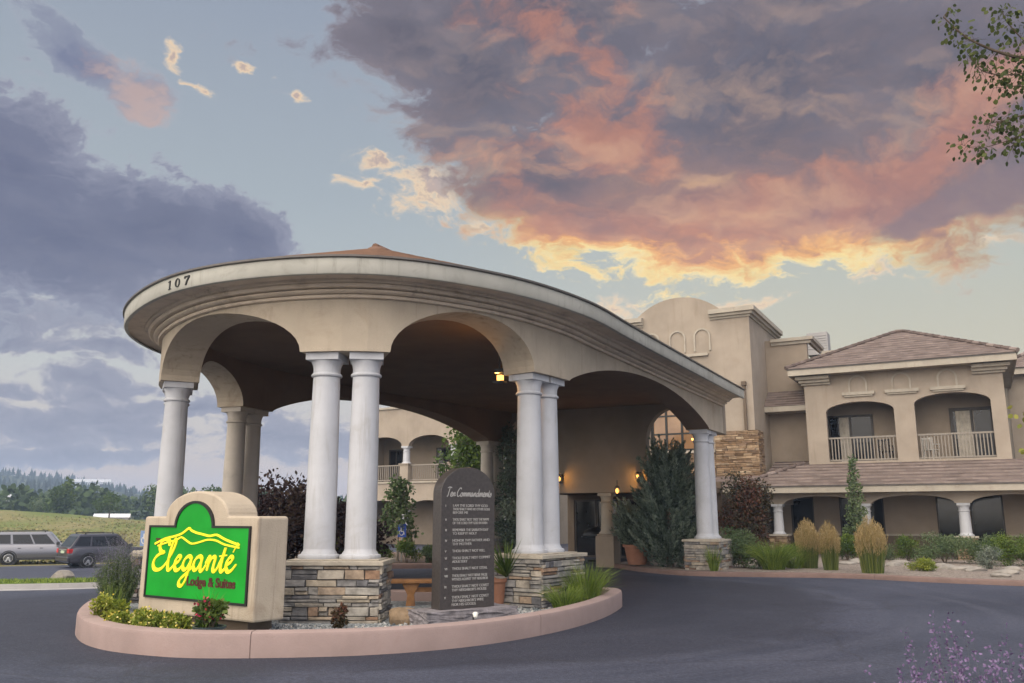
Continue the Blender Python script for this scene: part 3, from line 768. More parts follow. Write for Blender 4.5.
svals = sorted(set([0.0, ST] + [ST * i / 170 for i in range(171)]))
edge = [p_at(s)[0] for s in svals]
m = MB(ARCH); sweep(m, edge, [(0.362, 5.14), (0.43, 5.14), (0.445, 5.16), (0.445, 5.185), (0.40, 5.19), (0.40, 5.20), (0.50, 5.205), (0.53, 5.23), (0.53, 5.255), (0.48, 5.26), (0.48, 5.27), (0.60, 5.275), (0.64, 5.31), (0.64, 5.325), (0.60, 5.33), (0.70, 5.345), (0.71, 5.385), (1.05, 5.395), (1.05, 5.43), (0.362, 5.45)])
m.build('cornice', M['cornice'], portico, smooth=True)
m = MB(ARCH); sweep(m, edge, [(1.01, 5.355), (1.075, 5.355), (1.09, 5.375), (1.09, 5.60), (1.10, 5.605), (1.01, 5.61)]); m.build('fascia', M['fascia'], portico, smooth=True)
m = MB(ARCH); sweep(m, edge, [(1.01, 5.611), (1.11, 5.611), (1.13, 5.62), (1.13, 5.65), (1.01, 5.655)]); m.build('drip_edge', M['drip'], portico, smooth=True)
# cornice returns on the back end
for side, n0 in ((1, -7.25), (-1, -16.1)):
    pass
apex_a, apex_n, apex_z = 14.9, -11.6, 7.66
E0, E1 = [], []
for s in svals:
    p, d = p_at(s); e = p + Vector((-d.y, d.x)) * 0.82
    E0.append((e.x, e.y, 5.73)); E1.append((apex_n, max(apex_a, min(27.2, p.y)), apex_z))
m = MB(ARCH); sweep(m, edge, [(1.08, 5.657), (0.4, 5.66), (-0.7, 5.67)]); m.build('roof_edge', M['drip'], portico)
m = MB(ARCH); tile_slope(m, E0, E1, 15, 0.03, 0.5, 4); m.build('roof', M['tile_portico'], portico)
m = MB(ARCH); m.tube([(apex_n, apex_a - 0.1, apex_z + 0.02), (apex_n, 27.2, apex_z + 0.02)], 0.09, 8); m.lathe([(0.3, -0.08), (0.2, 0.0), (0.05, 0.04)], (apex_n, apex_a, apex_z), 12)
m.build('ridge_cap', M['tile_portico'], portico)
inner = [pmap(s, -0.36, 5.35) for s in svals]
m = MB(ARCH)
for (p, q) in zip(inner, inner[1:]):
    m.add([p, q, (apex_n, max(apex_a, q[1]), 5.352), (apex_n, max(apex_a, p[1]), 5.352)], [(0, 1, 2, 3)])
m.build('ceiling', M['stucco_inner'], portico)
# gable wall at the back and the arched back wall towards the lobby
m = MB(ARCH); wall(m, a_plane(27.3), -15.02, -7.72, 0.0, 5.58, 0.08, -0.28,
     [(-15.0, -13.45, 0, 4.15, 5.2), (-13.05, -9.98, 0, 2.45, 2.46), (-9.68, -7.73, 0, 4.15, 5.2)], 0.5)
m.box(-7.718, -7.06, 27.222, 27.58, Z_CAP, 5.58); m.box(-15.8, -15.022, 27.222, 27.58, Z_CAP, 5.58); m.build('back_wall', M['stucco_recess'], portico)
m = MB(ARCH); m.add([(-15.4, 27.22, 5.6), (-7.4, 27.22, 5.6), (apex_n, 27.22, 7.7)], [(0, 1, 2)]); m.add([(-15.4, 27.4, 5.6), (-7.4, 27.4, 5.6), (apex_n, 27.4, 7.7)], [(0, 1, 2)]); m.build('gable', M['stucco'], portico)
for k in order:
    for s in cs[k]:
        p, d = p_at(s)
        column(portico, p.x, p.y, Z_PED, Z_CAP, 0.247, 'column_shade_tan' if k in 'bk' else 'column', math.atan2(d.y, d.x))
    s_m = (cs[k][0] + cs[k][1]) / 2; p, d = p_at(s_m)
    mt = Matrix.Translation((p.x, p.y, 0)) @ Matrix.Rotation(math.atan2(d.y, d.x), 4, 'Z')
    m = RotMB(mt, ARCH); ledge_stone(m, -0.74, 0.74, -0.52, 0.52, 0.0, 0.93, seed=hash(k) % 7 + 11 if False else ord(k)); ped = m.done().build('pedestal', M['stone'], portico)
    m = RotMB(mt, ARCH); m.box(-0.80, 0.80, -0.58, 0.58, 0.93, 0.995); m.box(-0.70, 0.70, -0.42, 0.42, 0.995, 1.012); m.done().build('pedestal_cap', M['cap_stone'], ped, bevel=0.012)
# stout square base and short column in the lobby opening
m = MB(ARCH); m.box(-11.55, -10.89, 27.15, 27.75, 0.0, 1.02); m.box(-11.51, -10.93, 27.19, 27.71, 1.02, 1.09); m.build('column_plinth', M['stucco_recess'], portico, bevel=0.02)
column(portico, -11.22, 27.45, 1.09, 2.45, 0.22, 'trim')
def lantern(root, x, y, z, frame, power, sconce=True):
    m = MB(frame)
    if sconce:
        m.box(x - 0.06, x + 0.06, y - 0.03, y + 0.035, z - 0.16, z + 0.16); m.box(x - 0.015, x + 0.015, y - 0.16, y - 0.03, z + 0.10, z + 0.13)
        y -= 0.17
    else:
        m.box(x - 0.012, x + 0.012, y - 0.012, y + 0.012, z + 0.14, z + 0.34)
    m.lathe([(0.10, 0.10), (0.03, 0.17)], (x, y, z), 8); m.lathe([(0.05, -0.15), (0.075, -0.12)], (x, y, z), 8)
    for k in range(4):
        t = math.pi / 4 + k * math.pi / 2
        m.tube([(x + 0.07 * math.cos(t), y + 0.07 * math.sin(t), z - 0.12), (x + 0.095 * math.cos(t), y + 0.095 * math.sin(t), z + 0.10)], 0.008, 5)
    fx = m.build('lantern', M['black_metal'], root)
    m = MB(frame); m.lathe([(0.02, -0.09), (0.055, -0.05), (0.06, 0.02), (0.03, 0.07)], (x, y, z), 12); m.build('bulb', M['bulb'], fx, smooth=True)
    ld = bpy.data.lights.new('lamp', 'POINT'); ld.energy = power; ld.color = (1.0, 0.47, 0.10); ld.shadow_soft_size = 0.07
    lo = bpy.data.objects.new('lamp', ld); COL.objects.link(lo); lo.location = (wmat(fx).inverted() @ frame @ Vector((x, y - 0.02, z))); lo.parent = fx
    return fx
M['bulb'] = emat('lit_bulb', (1.0, 0.50, 0.12), 2.6)
lantern(portico, -9.92, 27.16, 2.95, ARCH, 65)
lantern(portico, -12.80, 27.16, 2.95, ARCH, 65)
lantern(portico, -10.50, 26.6, 2.50, ARCH, 14, sconce=False)
M['bulb_small'] = M['bulb']
# flood lamp fixed inside the beam beside the second pair of columns
sp = cs['c'][1] + 0.30
fx_ = pmap(sp, -0.46, 4.24)
m = MB(ARCH); m.box(fx_[0] - 0.09, fx_[0] + 0.09, fx_[1] - 0.07, fx_[1] + 0.07, 4.33, 4.40); m.box(fx_[0] - 0.12, fx_[0] + 0.10, fx_[1] - 0.08, fx_[1] + 0.08, 4.14, 4.17); m.box(fx_[0] - 0.02, fx_[0] + 0.02, fx_[1] - 0.02, fx_[1] + 0.02, 4.40, 5.34)
fl = m.build('flood_lamp', M['black_metal'], portico)
m = MB(ARCH); m.box(fx_[0] - 0.05, fx_[0] + 0.05, fx_[1] - 0.045, fx_[1] + 0.045, 4.185, 4.285); m.build('lamp_glass', M['bulb'], fl)
ld = bpy.data.lights.new('lamp', 'POINT'); ld.energy = 26; ld.color = (1.0, 0.47, 0.10); ld.shadow_soft_size = 0.1
lo = bpy.data.objects.new('lamp', ld); COL.objects.link(lo); lo.location = wmat(fl).inverted() @ ARCH @ Vector((fx_[0] - 0.25, fx_[1] + 0.2, 4.25)); lo.parent = fl

# house number on the fascia: serif digits cut as thin raised plates following the curve
def serif_digits():
    def arc(cx, cy, rx, ry, t0, t1, n=14): return [(cx + rx * math.cos(R(t0 + (t1 - t0) * i / n)), cy + ry * math.sin(R(t0 + (t1 - t0) * i / n))) for i in range(n + 1)]
    one = [[(0.20, 0.06), (0.32, 0.06), (0.32, 1.0), (0.24, 1.0), (0.06, 0.86), (0.06, 0.80), (0.20, 0.83)], [(0.08, 0), (0.44, 0), (0.44, 0.06), (0.08, 0.06)]]
    out_, in_ = arc(0.30, 0.5, 0.27, 0.5, 0, 360, 28), arc(0.30, 0.5, 0.15, 0.43, 0, 360, 28)
    zero = [[out_[i], out_[i + 1], in_[i + 1], in_[i]] for i in range(28)]
    seven = [[(0.04, 0.74), (0.09, 0.74), (0.14, 0.86), (0.56, 0.86), (0.58, 1.0), (0.06, 1.0)], [(0.16, 0.0), (0.30, 0.0), (0.36, 0.36), (0.57, 0.858), (0.44, 0.858), (0.24, 0.40)]]
    return [(one, 0.52), (zero, 0.62), (seven, 0.6)]
m = MB(ARCH); s_cur = None
best = None
num_s0 = s_of(-11.2, 10.45)
for s in np.linspace(cs['a'][1], cs['l'][0] + 1.5, 300):
    px = pmap(s, 1.10, 5.5); wv = ARCH @ Vector(px); 
    u = 512 + FPX * wv.x / (wv.y * math.cos(PITCH) + (wv.z - CAM_H) * math.sin(PITCH))
    if best is None or abs(u - 168) < best[0]: best = (abs(u - 168), s)
s_cur = best[1]; hN, wN = 0.155, 0.20
for polys, adv in serif_digits():
    m = MB(ARCH)
    for poly in polys:
        n_ = len(poly)
        # path runs right to left as seen from outside, so the text runs towards larger s reversed
        f_ = [pmap(s_cur - x * wN, 1.104, 5.405 + y * hN) for x, y in poly]; b_ = [pmap(s_cur - x * wN, 1.085, 5.405 + y * hN) for x, y in poly]
        m.add(f_ + b_, [tuple(range(n_))] + [(i, (i + 1) % n_, n_ + (i + 1) % n_, n_ + i) for i in range(n_)])
    s_cur -= (adv + 0.36) * wN
    m.build('house_number', M['black'], portico)

# ================================================================== hotel: helpers for openings
def part_box(root, name, mat, boxes, frame=ARCH, bevel=0.0):
    m = MB(frame)
    for b in boxes: m.box(*b)
    return m.build(name, M[mat] if isinstance(mat, str) else mat, root, bevel=bevel)
def window(root, n0, n1, z0, z1, a, cols=2, rows=1, fw=0.07, curtain=None, name='window', glass='glass_dark', frame='frame_dark'):
    """window set into a facade that faces the viewer; a = plane of the glass"""
    m = MB(ARCH)
    m.box(n0, n0 + fw, a - 0.05, a + 0.03, z0, z1); m.box(n1 - fw, n1, a - 0.05, a + 0.03, z0, z1)
    m.box(n0 + fw, n1 - fw, a - 0.05, a + 0.03, z1 - fw, z1); m.box(n0 + fw, n1 - fw, a - 0.05, a + 0.03, z0, z0 + fw)
    for i in range(1, cols):
        x = n0 + (n1 - n0) * i / cols; m.box(x - fw * 0.4, x + fw * 0.4, a - 0.04, a + 0.02, z0 + fw, z1 - fw)
    for i in range(1, rows):
        z = z0 + (z1 - z0) * i / rows; m.box(n0 + fw, n1 - fw, a - 0.035, a + 0.015, z - fw * 0.3, z + fw * 0.3)
    fr = m.build(name, M[frame], root)
    m = MB(ARCH); m.box(n0 + fw * 0.5, n1 - fw * 0.5, a + 0.0, a + 0.012, z0 + fw * 0.5, z1 - fw * 0.5); m.build('pane', M[glass], fr)
    if curtain:
        m = MB(ARCH); c0, c1 = curtain; k = 18
        A = [(c0 + (c1 - c0) * i / k, a - 0.012 + 0.008 * math.sin(i * 2.1), z0 + fw) for i in range(k + 1)]; B = [(p[0], p[1], z1 - fw) for p in A]
        m.strip(A, B); m.build('curtain', M['curtain'], fr)
    return fr
def railing(root, n0, n1, a, z0, z1, gap=0.125):
    m = MB(ARCH)
    m.box(n0, n1, a - 0.04, a + 0.04, z1 - 0.07, z1); m.box(n0, n1, a - 0.03, a + 0.03, z0 + 0.05, z0 + 0.11)
    k = max(1, int((n1 - n0) / gap))
    for i in range(1, k):
        x = n0 + (n1 - n0) * i / k; m.box(x - 0.021, x + 0.021, a - 0.02, a + 0.02, z0 + 0.11, z1 - 0.07)
    return m.build('railing', M['rail'], root)
def niche(root, n, a, z0, z1, w_, sill=True):
    h = w_ / 2; m = MB(ARCH)
    pts = [(n - h, z0)] + [(n + h * math.cos(math.pi * (1 - i / 16)), z1 - h + h * math.sin(math.pi * (1 - i / 16))) for i in range(17)] + [(n + h, z0)]
    P3 = [(x, a - 0.03, z) for x, z in pts]
    # flat bead round a blind arch
    o2 = 0.075
    outp = [(n - h - o2, z0)] + [(n + (h + o2) * math.cos(math.pi * (1 - i / 16)), z1 - h + (h + o2) * math.sin(math.pi * (1 - i / 16))) for i in range(17)] + [(n + h + o2, z0)]
    f0 = [(x, a - 0.055, z) for x, z in pts]; f1 = [(x, a - 0.055, z) for x, z in outp]
    b0 = [(x, a + 0.02, z) for x, z in pts]; b1 = [(x, a + 0.02, z) for x, z in outp]
    m.strip(f0, f1); m.strip(f0, b0); m.strip(f1, b1)
    if sill:
        m.box(n - h - 0.34, n + h + 0.34, a - 0.13, a + 0.02, z0 - 0.13, z0 - 0.001); m.box(n - h - 0.26, n + h + 0.26, a - 0.08, a + 0.02, z0 - 0.20, z0 - 0.131)
    m.build('blind_arch', M['trim'], root)
def eave_box(root, n0, n1, a0, a1, z, depth=0.26, mat='trim', name='eave'):
    part_box(root, name, mat, [(n0, n1, a0, a0 + 0.05, z - depth, z - 0.02), (n0, n0 + 0.05, a0 + 0.05, a1, z - depth, z - 0.02), (n1 - 0.05, n1, a0 + 0.05, a1, z - depth, z - 0.02), (n0 + 0.05, n1 - 0.05, a0 + 0.05, a1, z - depth + 0.03, z - depth + 0.06)])
    part_box(root, 'gutter_edge', 'drip', [(n0 - 0.03, n1 + 0.03, a0 - 0.03, a0 + 0.02, z - 0.019, z + 0.03), (n0 - 0.03, n0 + 0.02, a0 + 0.02, a1, z - 0.019, z + 0.03), (n1 - 0.02, n1 + 0.03, a0 + 0.02, a1, z - 0.019, z + 0.03)])
def hip_roof(root, n0, n1, a0, a1, z, rise, run_n=None, courses=14, seed=3):
    """hip roof over a rectangle, eave height z"""
    am = (a0 + a1) / 2; rn = run_n if run_n is not None else (a1 - a0) / 2
    r0, r1 = (n0 + rn, am, z + rise), (n1 - rn, am, z + rise)
    m = MB(ARCH)
    tile_slope(m, [(n0, a0, z), (n1, a0, z)], [r0, r1], courses, 0.035, 0.45, seed)
    tile_slope(m, [(n1, a0, z), (n1, a1, z)], [r1, r1], courses, 0.035, 0.45, seed + 1)
    tile_slope(m, [(n1, a1, z), (n0, a1, z)], [r1, r0], courses, 0.035, 0.9, seed + 2)
    tile_slope(m, [(n0, a1, z), (n0, a0, z)], [r0, r0], courses, 0.035, 0.45, seed + 3)
    rf = m.build('roof', M['tile'], root)
    m = MB(ARCH); up = Vector((0, 0, 0.05))
    for p, q in (((n0, a0, z), r0), ((n1, a0, z), r1), ((n0, a1, z), r0), ((n1, a1, z), r1), (r0, r1)):
        p, q = Vector(p) + up, Vector(q) + up
        if (q - p).length > 0.2:
            L = int((q - p).length / 0.4) + 1
            for i in range(L): m.tube([p.lerp(q, i / L), p.lerp(q, (i + 1.05) / L)], [0.095, 0.075], 7, random.random())
    m.build('ridge_tiles', M['tile'], rf)
    return rf

# ================================================================== right wing with two balconies above a tiled porch
wing = thing('hotel_wing', 'two storey hotel wing with two arched balconies over a long tiled porch', 'hotel building', W(39.5, -2.6), -TH)
AW, AP = 38.5, 36.0
wn0, wn1 = -6.35, 1.22
m = MB(ARCH)
bal = [(-5.52, -2.84, 3.95, 6.05, 6.45), (-2.06, 0.70, 3.95, 6.2, 6.6)]
wall(m, a_plane(AW), wn0, wn1, 2.6, 8.0, 0.0, -0.32, bal, 0.6); m.build('wall', M['stucco'], wing)
m = MB(ARCH)
wall(m, n_plane(wn1), AW + 0.33, 46, 0, 8.0, 0.0, -0.3, [], 1.5); m.build('side_wall', M['stucco'], wing); m = MB(ARCH); wall(m, n_plane(wn0), AW + 0.33, 46, 2.6, 8.0, 0.3, 0.0, [], 1.5)
m.build('side_wall', M['stucco'], wing)
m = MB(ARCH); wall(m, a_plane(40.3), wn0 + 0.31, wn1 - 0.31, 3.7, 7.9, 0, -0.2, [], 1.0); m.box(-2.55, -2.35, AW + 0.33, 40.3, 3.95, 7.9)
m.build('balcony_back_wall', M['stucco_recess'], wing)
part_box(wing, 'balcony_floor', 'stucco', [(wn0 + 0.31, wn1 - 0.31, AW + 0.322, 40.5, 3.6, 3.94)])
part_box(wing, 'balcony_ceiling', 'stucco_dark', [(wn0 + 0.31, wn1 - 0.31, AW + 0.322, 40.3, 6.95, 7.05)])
railing(wing, bal[0][0], bal[0][1], AW + 0.15, 3.93, 4.98); railing(wing, bal[1][0], bal[1][1], AW + 0.15, 3.93, 4.98)
window(wing, -5.72, -3.85, 3.95, 6.08, 40.28, 2, 1, 0.09, (-5.25, -4.85))
window(wing, -0.85, 0.80, 3.95, 6.15, 40.28, 2, 1, 0.13, (-0.62, 0.05)); 
for n_ in (-4.16, -2.47, -0.76): niche(wing, n_, AW, 6.86, 7.50, 0.60)
for n0_, n1_ in ((wn0 - 0.28, -5.25), (0.15, wn1 + 0.28)):
    part_box(wing, 'corner_moulding', 'trim', [(n0_, n1_, AW - 0.45, AW - 0.002, 7.48, 7.62), (n0_ + 0.10 * (n0_ < -5), n1_ - 0.10 * (n1_ > 1), AW - 0.28, AW - 0.002, 7.36, 7.479), (n0_ + 0.18 * (n0_ < -5), n1_ - 0.18 * (n1_ > 1), AW - 0.14, AW - 0.002, 7.27, 7.359)])
eave_box(wing, wn0 - 0.52, wn1 + 0.52, AW - 0.75, 46.5, 7.90, 0.27)
hip_roof(wing, wn0 - 0.58, wn1 + 0.58, AW - 0.82, 46.6, 7.93, 2.05, 4.2, 13, 21)
# porch
pn0, pn1 = -8.65, 9.0
cols_n = [-7.28, -3.98, -0.60, 2.80, 6.2]
m = MB(ARCH)
pops = [(a_ + 0.28, b_ - 0.28, 0, 2.16, 2.46) for a_, b_ in zip(cols_n, cols_n[1:])]
wall(m, a_plane(AP - 0.18), cols_n[0] - 0.38, pn1 - 0.4, 2.16, 2.62, 0.0, -0.36, pops, 0.6); m.build('porch_beam', M['stucco'], wing)
m = MB(ARCH); wall(m, n_plane(cols_n[0] - 0.02), AP + 0.19, AW, 2.16, 2.62, 0.18, -0.18, [(AP + 0.45, AW - 0.2, 0, 2.16, 2.4)], 0.6); m.build('porch_side_beam', M['stucco'], wing)
for i, n_ in enumerate(cols_n):
    column(wing, n_, AP, 0.97, 2.16, 0.20, 'column')
    m = MB(ARCH); ledge_stone(m, n_ - 0.34, n_ + 0.34, AP - 0.34, AP + 0.34, 0.0, 0.90, 0.07, 0.14, 0.12, 0.3, seed=30 + i, prot=0.02); pd = m.build('pedestal', M['stone_warm'], wing)
    part_box(pd, 'pedestal_cap', 'trim', [(n_ - 0.40, n_ + 0.40, AP - 0.40, AP + 0.40, 0.90, 0.965)], bevel=0.01)
ea = AP - 0.75
eave_box(wing, pn0, pn1, ea, AW - 0.01, 2.83, 0.25)
m = MB(ARCH); zt = 3.86
tile_slope(m, [(pn0 - 0.05, ea - 0.05, 2.86), (pn1, ea - 0.05, 2.86)], [(wn0 - 0.25, AW - 0.004, zt), (pn1, AW - 0.004, zt)], 7, 0.065, 0.5, 51)
tile_slope(m, [(pn0 - 0.05, AW + 3, 2.86), (pn0 - 0.05, ea - 0.05, 2.86)], [(wn0 - 0.25, AW + 3, zt), (wn0 - 0.25, AW - 0.004, zt)], 7, 0.065, 0.5, 52)
rf = m.build('porch_roof', M['tile'], wing)
m = MB(ARCH); p, q = Vector((pn0 - 0.05, ea - 0.05, 2.93)), Vector((wn0 - 0.25, AW, zt + 0.06))
for i in range(9): m.tube([p.lerp(q, i / 9), p.lerp(q, (i + 1.05) / 9)], [0.09, 0.07], 7, random.random())
m.build('ridge_tiles', M['tile'], rf)
# porch back wall: stucco panels, a pale rail, darker wainscot, tall dark windows
gl = [(-7.25, -6.30), (-5.28, -3.55), (-1.62, -0.75), (-0.42, 0.72), (2.4, 4.0), (6.0, 7.2)]
m = MB(ARCH); m2 = MB(ARCH); m3 = MB(ARCH); x = -7.9
for g0, g1 in gl + [(9.0, 9.0)]:
    if g0 > x: m.box(x, g0, AW - 0.0, AW + 0.3, 0.98, 2.6); m2.box(x, g0, AW - 0.03, AW + 0.3, 0, 0.90); part_box(wing, 'wall_rail', 'trim', [(x, g0, AW - 0.07, AW + 0.3, 0.901, 0.979)])
    x = g1
for g0, g1 in gl:
    m.box(g0, g1, AW, AW + 0.3, 2.48, 2.6); m2.box(g0, g1, AW - 0.0, AW + 0.3, 0, 0.28)
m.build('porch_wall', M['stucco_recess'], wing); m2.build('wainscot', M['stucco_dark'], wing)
for g0, g1 in gl: window(wing, g0, g1, 0.28, 2.48, AW + 0.12, 1, 1, 0.06)
# patio furniture on the balconies
def small_chair(n, a, z, mat, label, cat='chair', rot=0.0, group='chairs on the balconies'):
    t = thing('patio_chair', label, cat, W(a, n, z), -TH + rot, group)
    m = MB('local'); m.box(-0.24, 0.24, -0.22, 0.22, 0.40, 0.44); m.build('seat', M[mat], t, bevel=0.01)
    m = MB('local'); m.box(-0.24, -0.19, 0.20, 0.24, 0.44, 0.92); m.box(0.19, 0.24, 0.20, 0.24, 0.44, 0.92); m.box(-0.19, 0.19, 0.205, 0.235, 0.84, 0.92)
    for k in range(4): m.box(-0.15 + k * 0.088, -0.11 + k * 0.088, 0.21, 0.23, 0.44, 0.84)
    m.build('backrest', M[mat], t)
    for sx in (-1, 1):
        for sy in (-1, 1):
            m = MB('local'); m.box(sx * 0.21 - 0.022, sx * 0.21 + 0.022, sy * 0.19 - 0.022, sy * 0.19 + 0.022, 0, 0.40); m.build('leg', M[mat], t)
        m = MB('local'); m.box(sx * 0.25 - 0.025, sx * 0.25 + 0.025, -0.2, 0.2, 0.62, 0.66); m.box(sx * 0.25 - 0.02, sx * 0.25 + 0.02, -0.18, -0.14, 0.44, 0.62); m.build('armrest', M[mat], t)
small_chair(-1.62, 39.35, 3.945, 'white', 'white plastic chair on the right hand balcony', rot=2.6)
small_chair(-3.35, 39.4, 3.945, 'black_metal', 'dark metal chair in the corner of the left hand balcony', rot=2.9)

# ================================================================== tower block with arched parapet, and the recess that ties it to the wing
tower = thing('hotel_tower', 'tall stucco entrance block with rounded parapet, blind arches and a band of ledge stone', 'hotel building', W(39.7, -11.5), -TH)
AT = 37.0; tn0, tn1 = -14.7, -8.23; TZ = 10.62
m = MB(ARCH)
big_win = (-12.95, -10.05, 4.5, 6.3, 7.7)
wall(m, a_plane(AT), tn0, tn1, 0, TZ, 0.0, -0.35, [big_win], 0.6)
pc, ph, pz = -11.45, 2.15, 11.55
arc_p = [(pc + ph * math.cos(math.pi * (1 - i / 24)), TZ + (pz - TZ) * (1 - abs(math.cos(math.pi * (1 - i / 24))) ** 2.2)) for i in range(25)]
f0 = [(x, AT, z) for x, z in arc_p]; b0 = [(x, AT + 0.35, z) for x, z in arc_p]; fl0 = [(x, AT, TZ) for x, z in arc_p]; bl0 = [(x, AT + 0.35, TZ) for x, z in arc_p]
m.strip(f0, fl0); m.strip(b0, bl0); m.strip(f0, b0)
m.build('wall', M['stucco'], tower)
m = MB(ARCH); wall(m, n_plane(tn1), AT + 0.36, 43, 0, TZ, 0.0, -0.35, [], 1.5); wall(m, n_plane(tn0), AT + 0.36, 43, 0, TZ, 0.35, 0.0, [], 1.5); m.box(tn0 + 0.36, tn1 - 0.36, AT + 0.36, 43, 10.2, 10.3); m.build('side_wall', M['stucco'], tower)
cprof = [(0.0, TZ - 0.30), (0.06, TZ - 0.30), (0.08, TZ - 0.22), (0.18, TZ - 0.20), (0.20, TZ - 0.10), (0.30, TZ - 0.08), (0.30, TZ + 0.12), (-0.05, TZ + 0.14)]
m = MB(ARCH)
sweep(m, [(tn1, 43), (tn1, AT), (-9.95, AT)], cprof); sweep(m, [(-13.1, AT), (tn0, AT), (tn0, 43)], cprof)
m.build('cornice', M['trim'], tower)
m = MB(ARCH); m.box(-13.45, -10.1, AT - 0.12, AT + 0.01, 8.72, 8.84); m.build('niche_sill', M['trim'], tower)
for n_ in (-12.72, -11.5, -10.35): niche(tower, n_, AT, 8.95, 9.92, 0.62, sill=False)
fr = window(tower, big_win[0], big_win[1], 4.5, 7.75, AT + 0.2, 4, 4, 0.08, None, 'window', 'sky_glow_glass') if 'sky_glow_glass' in M else None
def sky_glow_glass():  # reflected orange sky put into the panes as an amber glow
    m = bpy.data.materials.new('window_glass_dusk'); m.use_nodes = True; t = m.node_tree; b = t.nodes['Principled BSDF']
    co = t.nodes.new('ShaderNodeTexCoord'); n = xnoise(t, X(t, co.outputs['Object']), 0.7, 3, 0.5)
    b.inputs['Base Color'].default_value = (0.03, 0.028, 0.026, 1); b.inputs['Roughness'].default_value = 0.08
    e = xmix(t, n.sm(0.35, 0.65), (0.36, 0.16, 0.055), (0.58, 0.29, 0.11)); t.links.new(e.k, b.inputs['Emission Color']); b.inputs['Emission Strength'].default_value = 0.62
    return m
M['sky_glow_glass'] = sky_glow_glass()
fr = window(tower, big_win[0], big_win[1], 4.5, 7.75, AT + 0.2, 4, 4, 0.13, None, 'window', 'sky_glow_glass', 'black')
for n_, z_, r_ in ((-11.0, 5.02, 0.055), (-10.80, 5.12, 0.065), (-10.9, 4.70, 0.035)):
    m = MB(ARCH); m.lathe([(r_ * 0.4, -r_), (r_, 0), (r_ * 0.5, r_)], (n_, AT + 0.02, z_), 10); m.build('hanging_lamp', M['bulb'], fr, smooth=True)
m = MB(ARCH); ledge_stone(m, tn0 - 0.1, -13.05, AT - 0.14, AT + 0.3, 2.6, 5.30, 0.06, 0.14, 0.2, 0.6, 61, 0.03, 'y')
ledge_stone(m, -9.95, tn1 + 0.14, AT - 0.14, AT + 0.9, 2.6, 5.30, 0.06, 0.14, 0.2, 0.6, 62, 0.03, 'yX')
ledge_stone(m, -13.04, -9.96, AT - 0.14, AT - 0.003, 2.6, 4.40, 0.06, 0.14, 0.2, 0.6, 63, 0.03, 'y'); m.build('stone_band', M['stone_warm'], tower)
part_box(tower, 'stone_ledge', 'trim', [(-13.04, -9.96, AT - 0.24, AT + 0.1, 4.40, 4.52)])
part_box(tower, 'downspout', 'stucco_dark', [(tn1 - 0.42, tn1 - 0.30, AT - 0.12, AT - 0.005, 5.31, 7.25), (tn1 - 0.46, tn1 - 0.26, AT - 0.17, AT - 0.005, 7.25, 7.42)])
# recess between tower and wing
AR = 40.0
m = MB(ARCH); wall(m, a_plane(AR), tn1 + 0.005, wn0 - 0.004, 2.5, 9.72, 0.0, -0.3, [], 1.0); m.build('recess_wall', M['stucco_recess'], tower)
m = MB(ARCH); sweep(m, [(wn0 + 0.1, AR + 3), (wn0 + 0.1, AR), (tn1 + 0.3, AR)], [(0.0, 9.45), (0.08, 9.46), (0.10, 9.58), (0.20, 9.60), (0.22, 9.74), (-0.3, 9.76)]); m.build('recess_cornice', M['trim'], tower)
m = MB(ARCH); tile_slope(m, [(tn1 + 0.01, AR - 1.0, 6.52), (wn0 - 0.01, AR - 1.0, 6.52)], [(tn1 + 0.01, AR - 0.004, 7.30), (wn0 - 0.01, AR - 0.004, 7.30)], 6, 0.035, 0.4, 71); m.build('recess_roof', M['tile'], tower)
part_box(tower, 'recess_eave', 'trim', [(tn1 + 0.01, wn0 - 0.01, AR - 1.0, AR - 0.92, 6.27, 6.50), (tn1 + 0.01, wn0 - 0.01, AR - 0.92, AR - 0.003, 6.27, 6.31)])
# long flat roofed block behind, parapet showing over the wing
m = MB(ARCH); wall(m, a_plane(44.0), -6.3, -2.6, 2, 9.6, 0.0, -0.3, [], 2.0); m.build('rear_wall', M['stucco_recess'], tower)
part_box(tower, 'rear_parapet', 'trim', [(-6.3, -2.5, 43.75, 44.4, 9.46, 9.72)])
# low tiled roof along the foot of the tower
m = MB(ARCH); le = AP - 0.1
tile_slope(m, [(-13.2, le, 2.86), (tn1 + 0.15, le, 2.86)], [(-13.2, AT - 0.17, 3.36), (tn1 + 0.15, AT - 0.17, 3.36)], 4, 0.06, 0.5, 72)
tile_slope(m, [(tn1 + 0.16, le, 2.86), (wn0 - 0.03, le, 2.86)], [(tn1 + 0.16, AR - 0.01, 4.10), (wn0 - 0.03, AR - 0.01, 4.10)], 9, 0.06, 0.5, 73)
m.build('low_roof', M['tile'], tower)
part_box(tower, 'low_eave', 'trim', [(-13.2, -7.5, le, le + 0.06, 2.58, 2.83), (-13.2, -8.3, le + 0.06, AT - 0.15, 2.58, 2.62)])
part_box(tower, 'gutter_edge', 'drip', [(-13.2, -7.5, le - 0.04, le + 0.02, 2.832, 2.88)])
part_box(tower, 'low_wall', 'stucco_dark', [(-8.2, -6.4, 39.0, 39.2, 0, 2.6)])
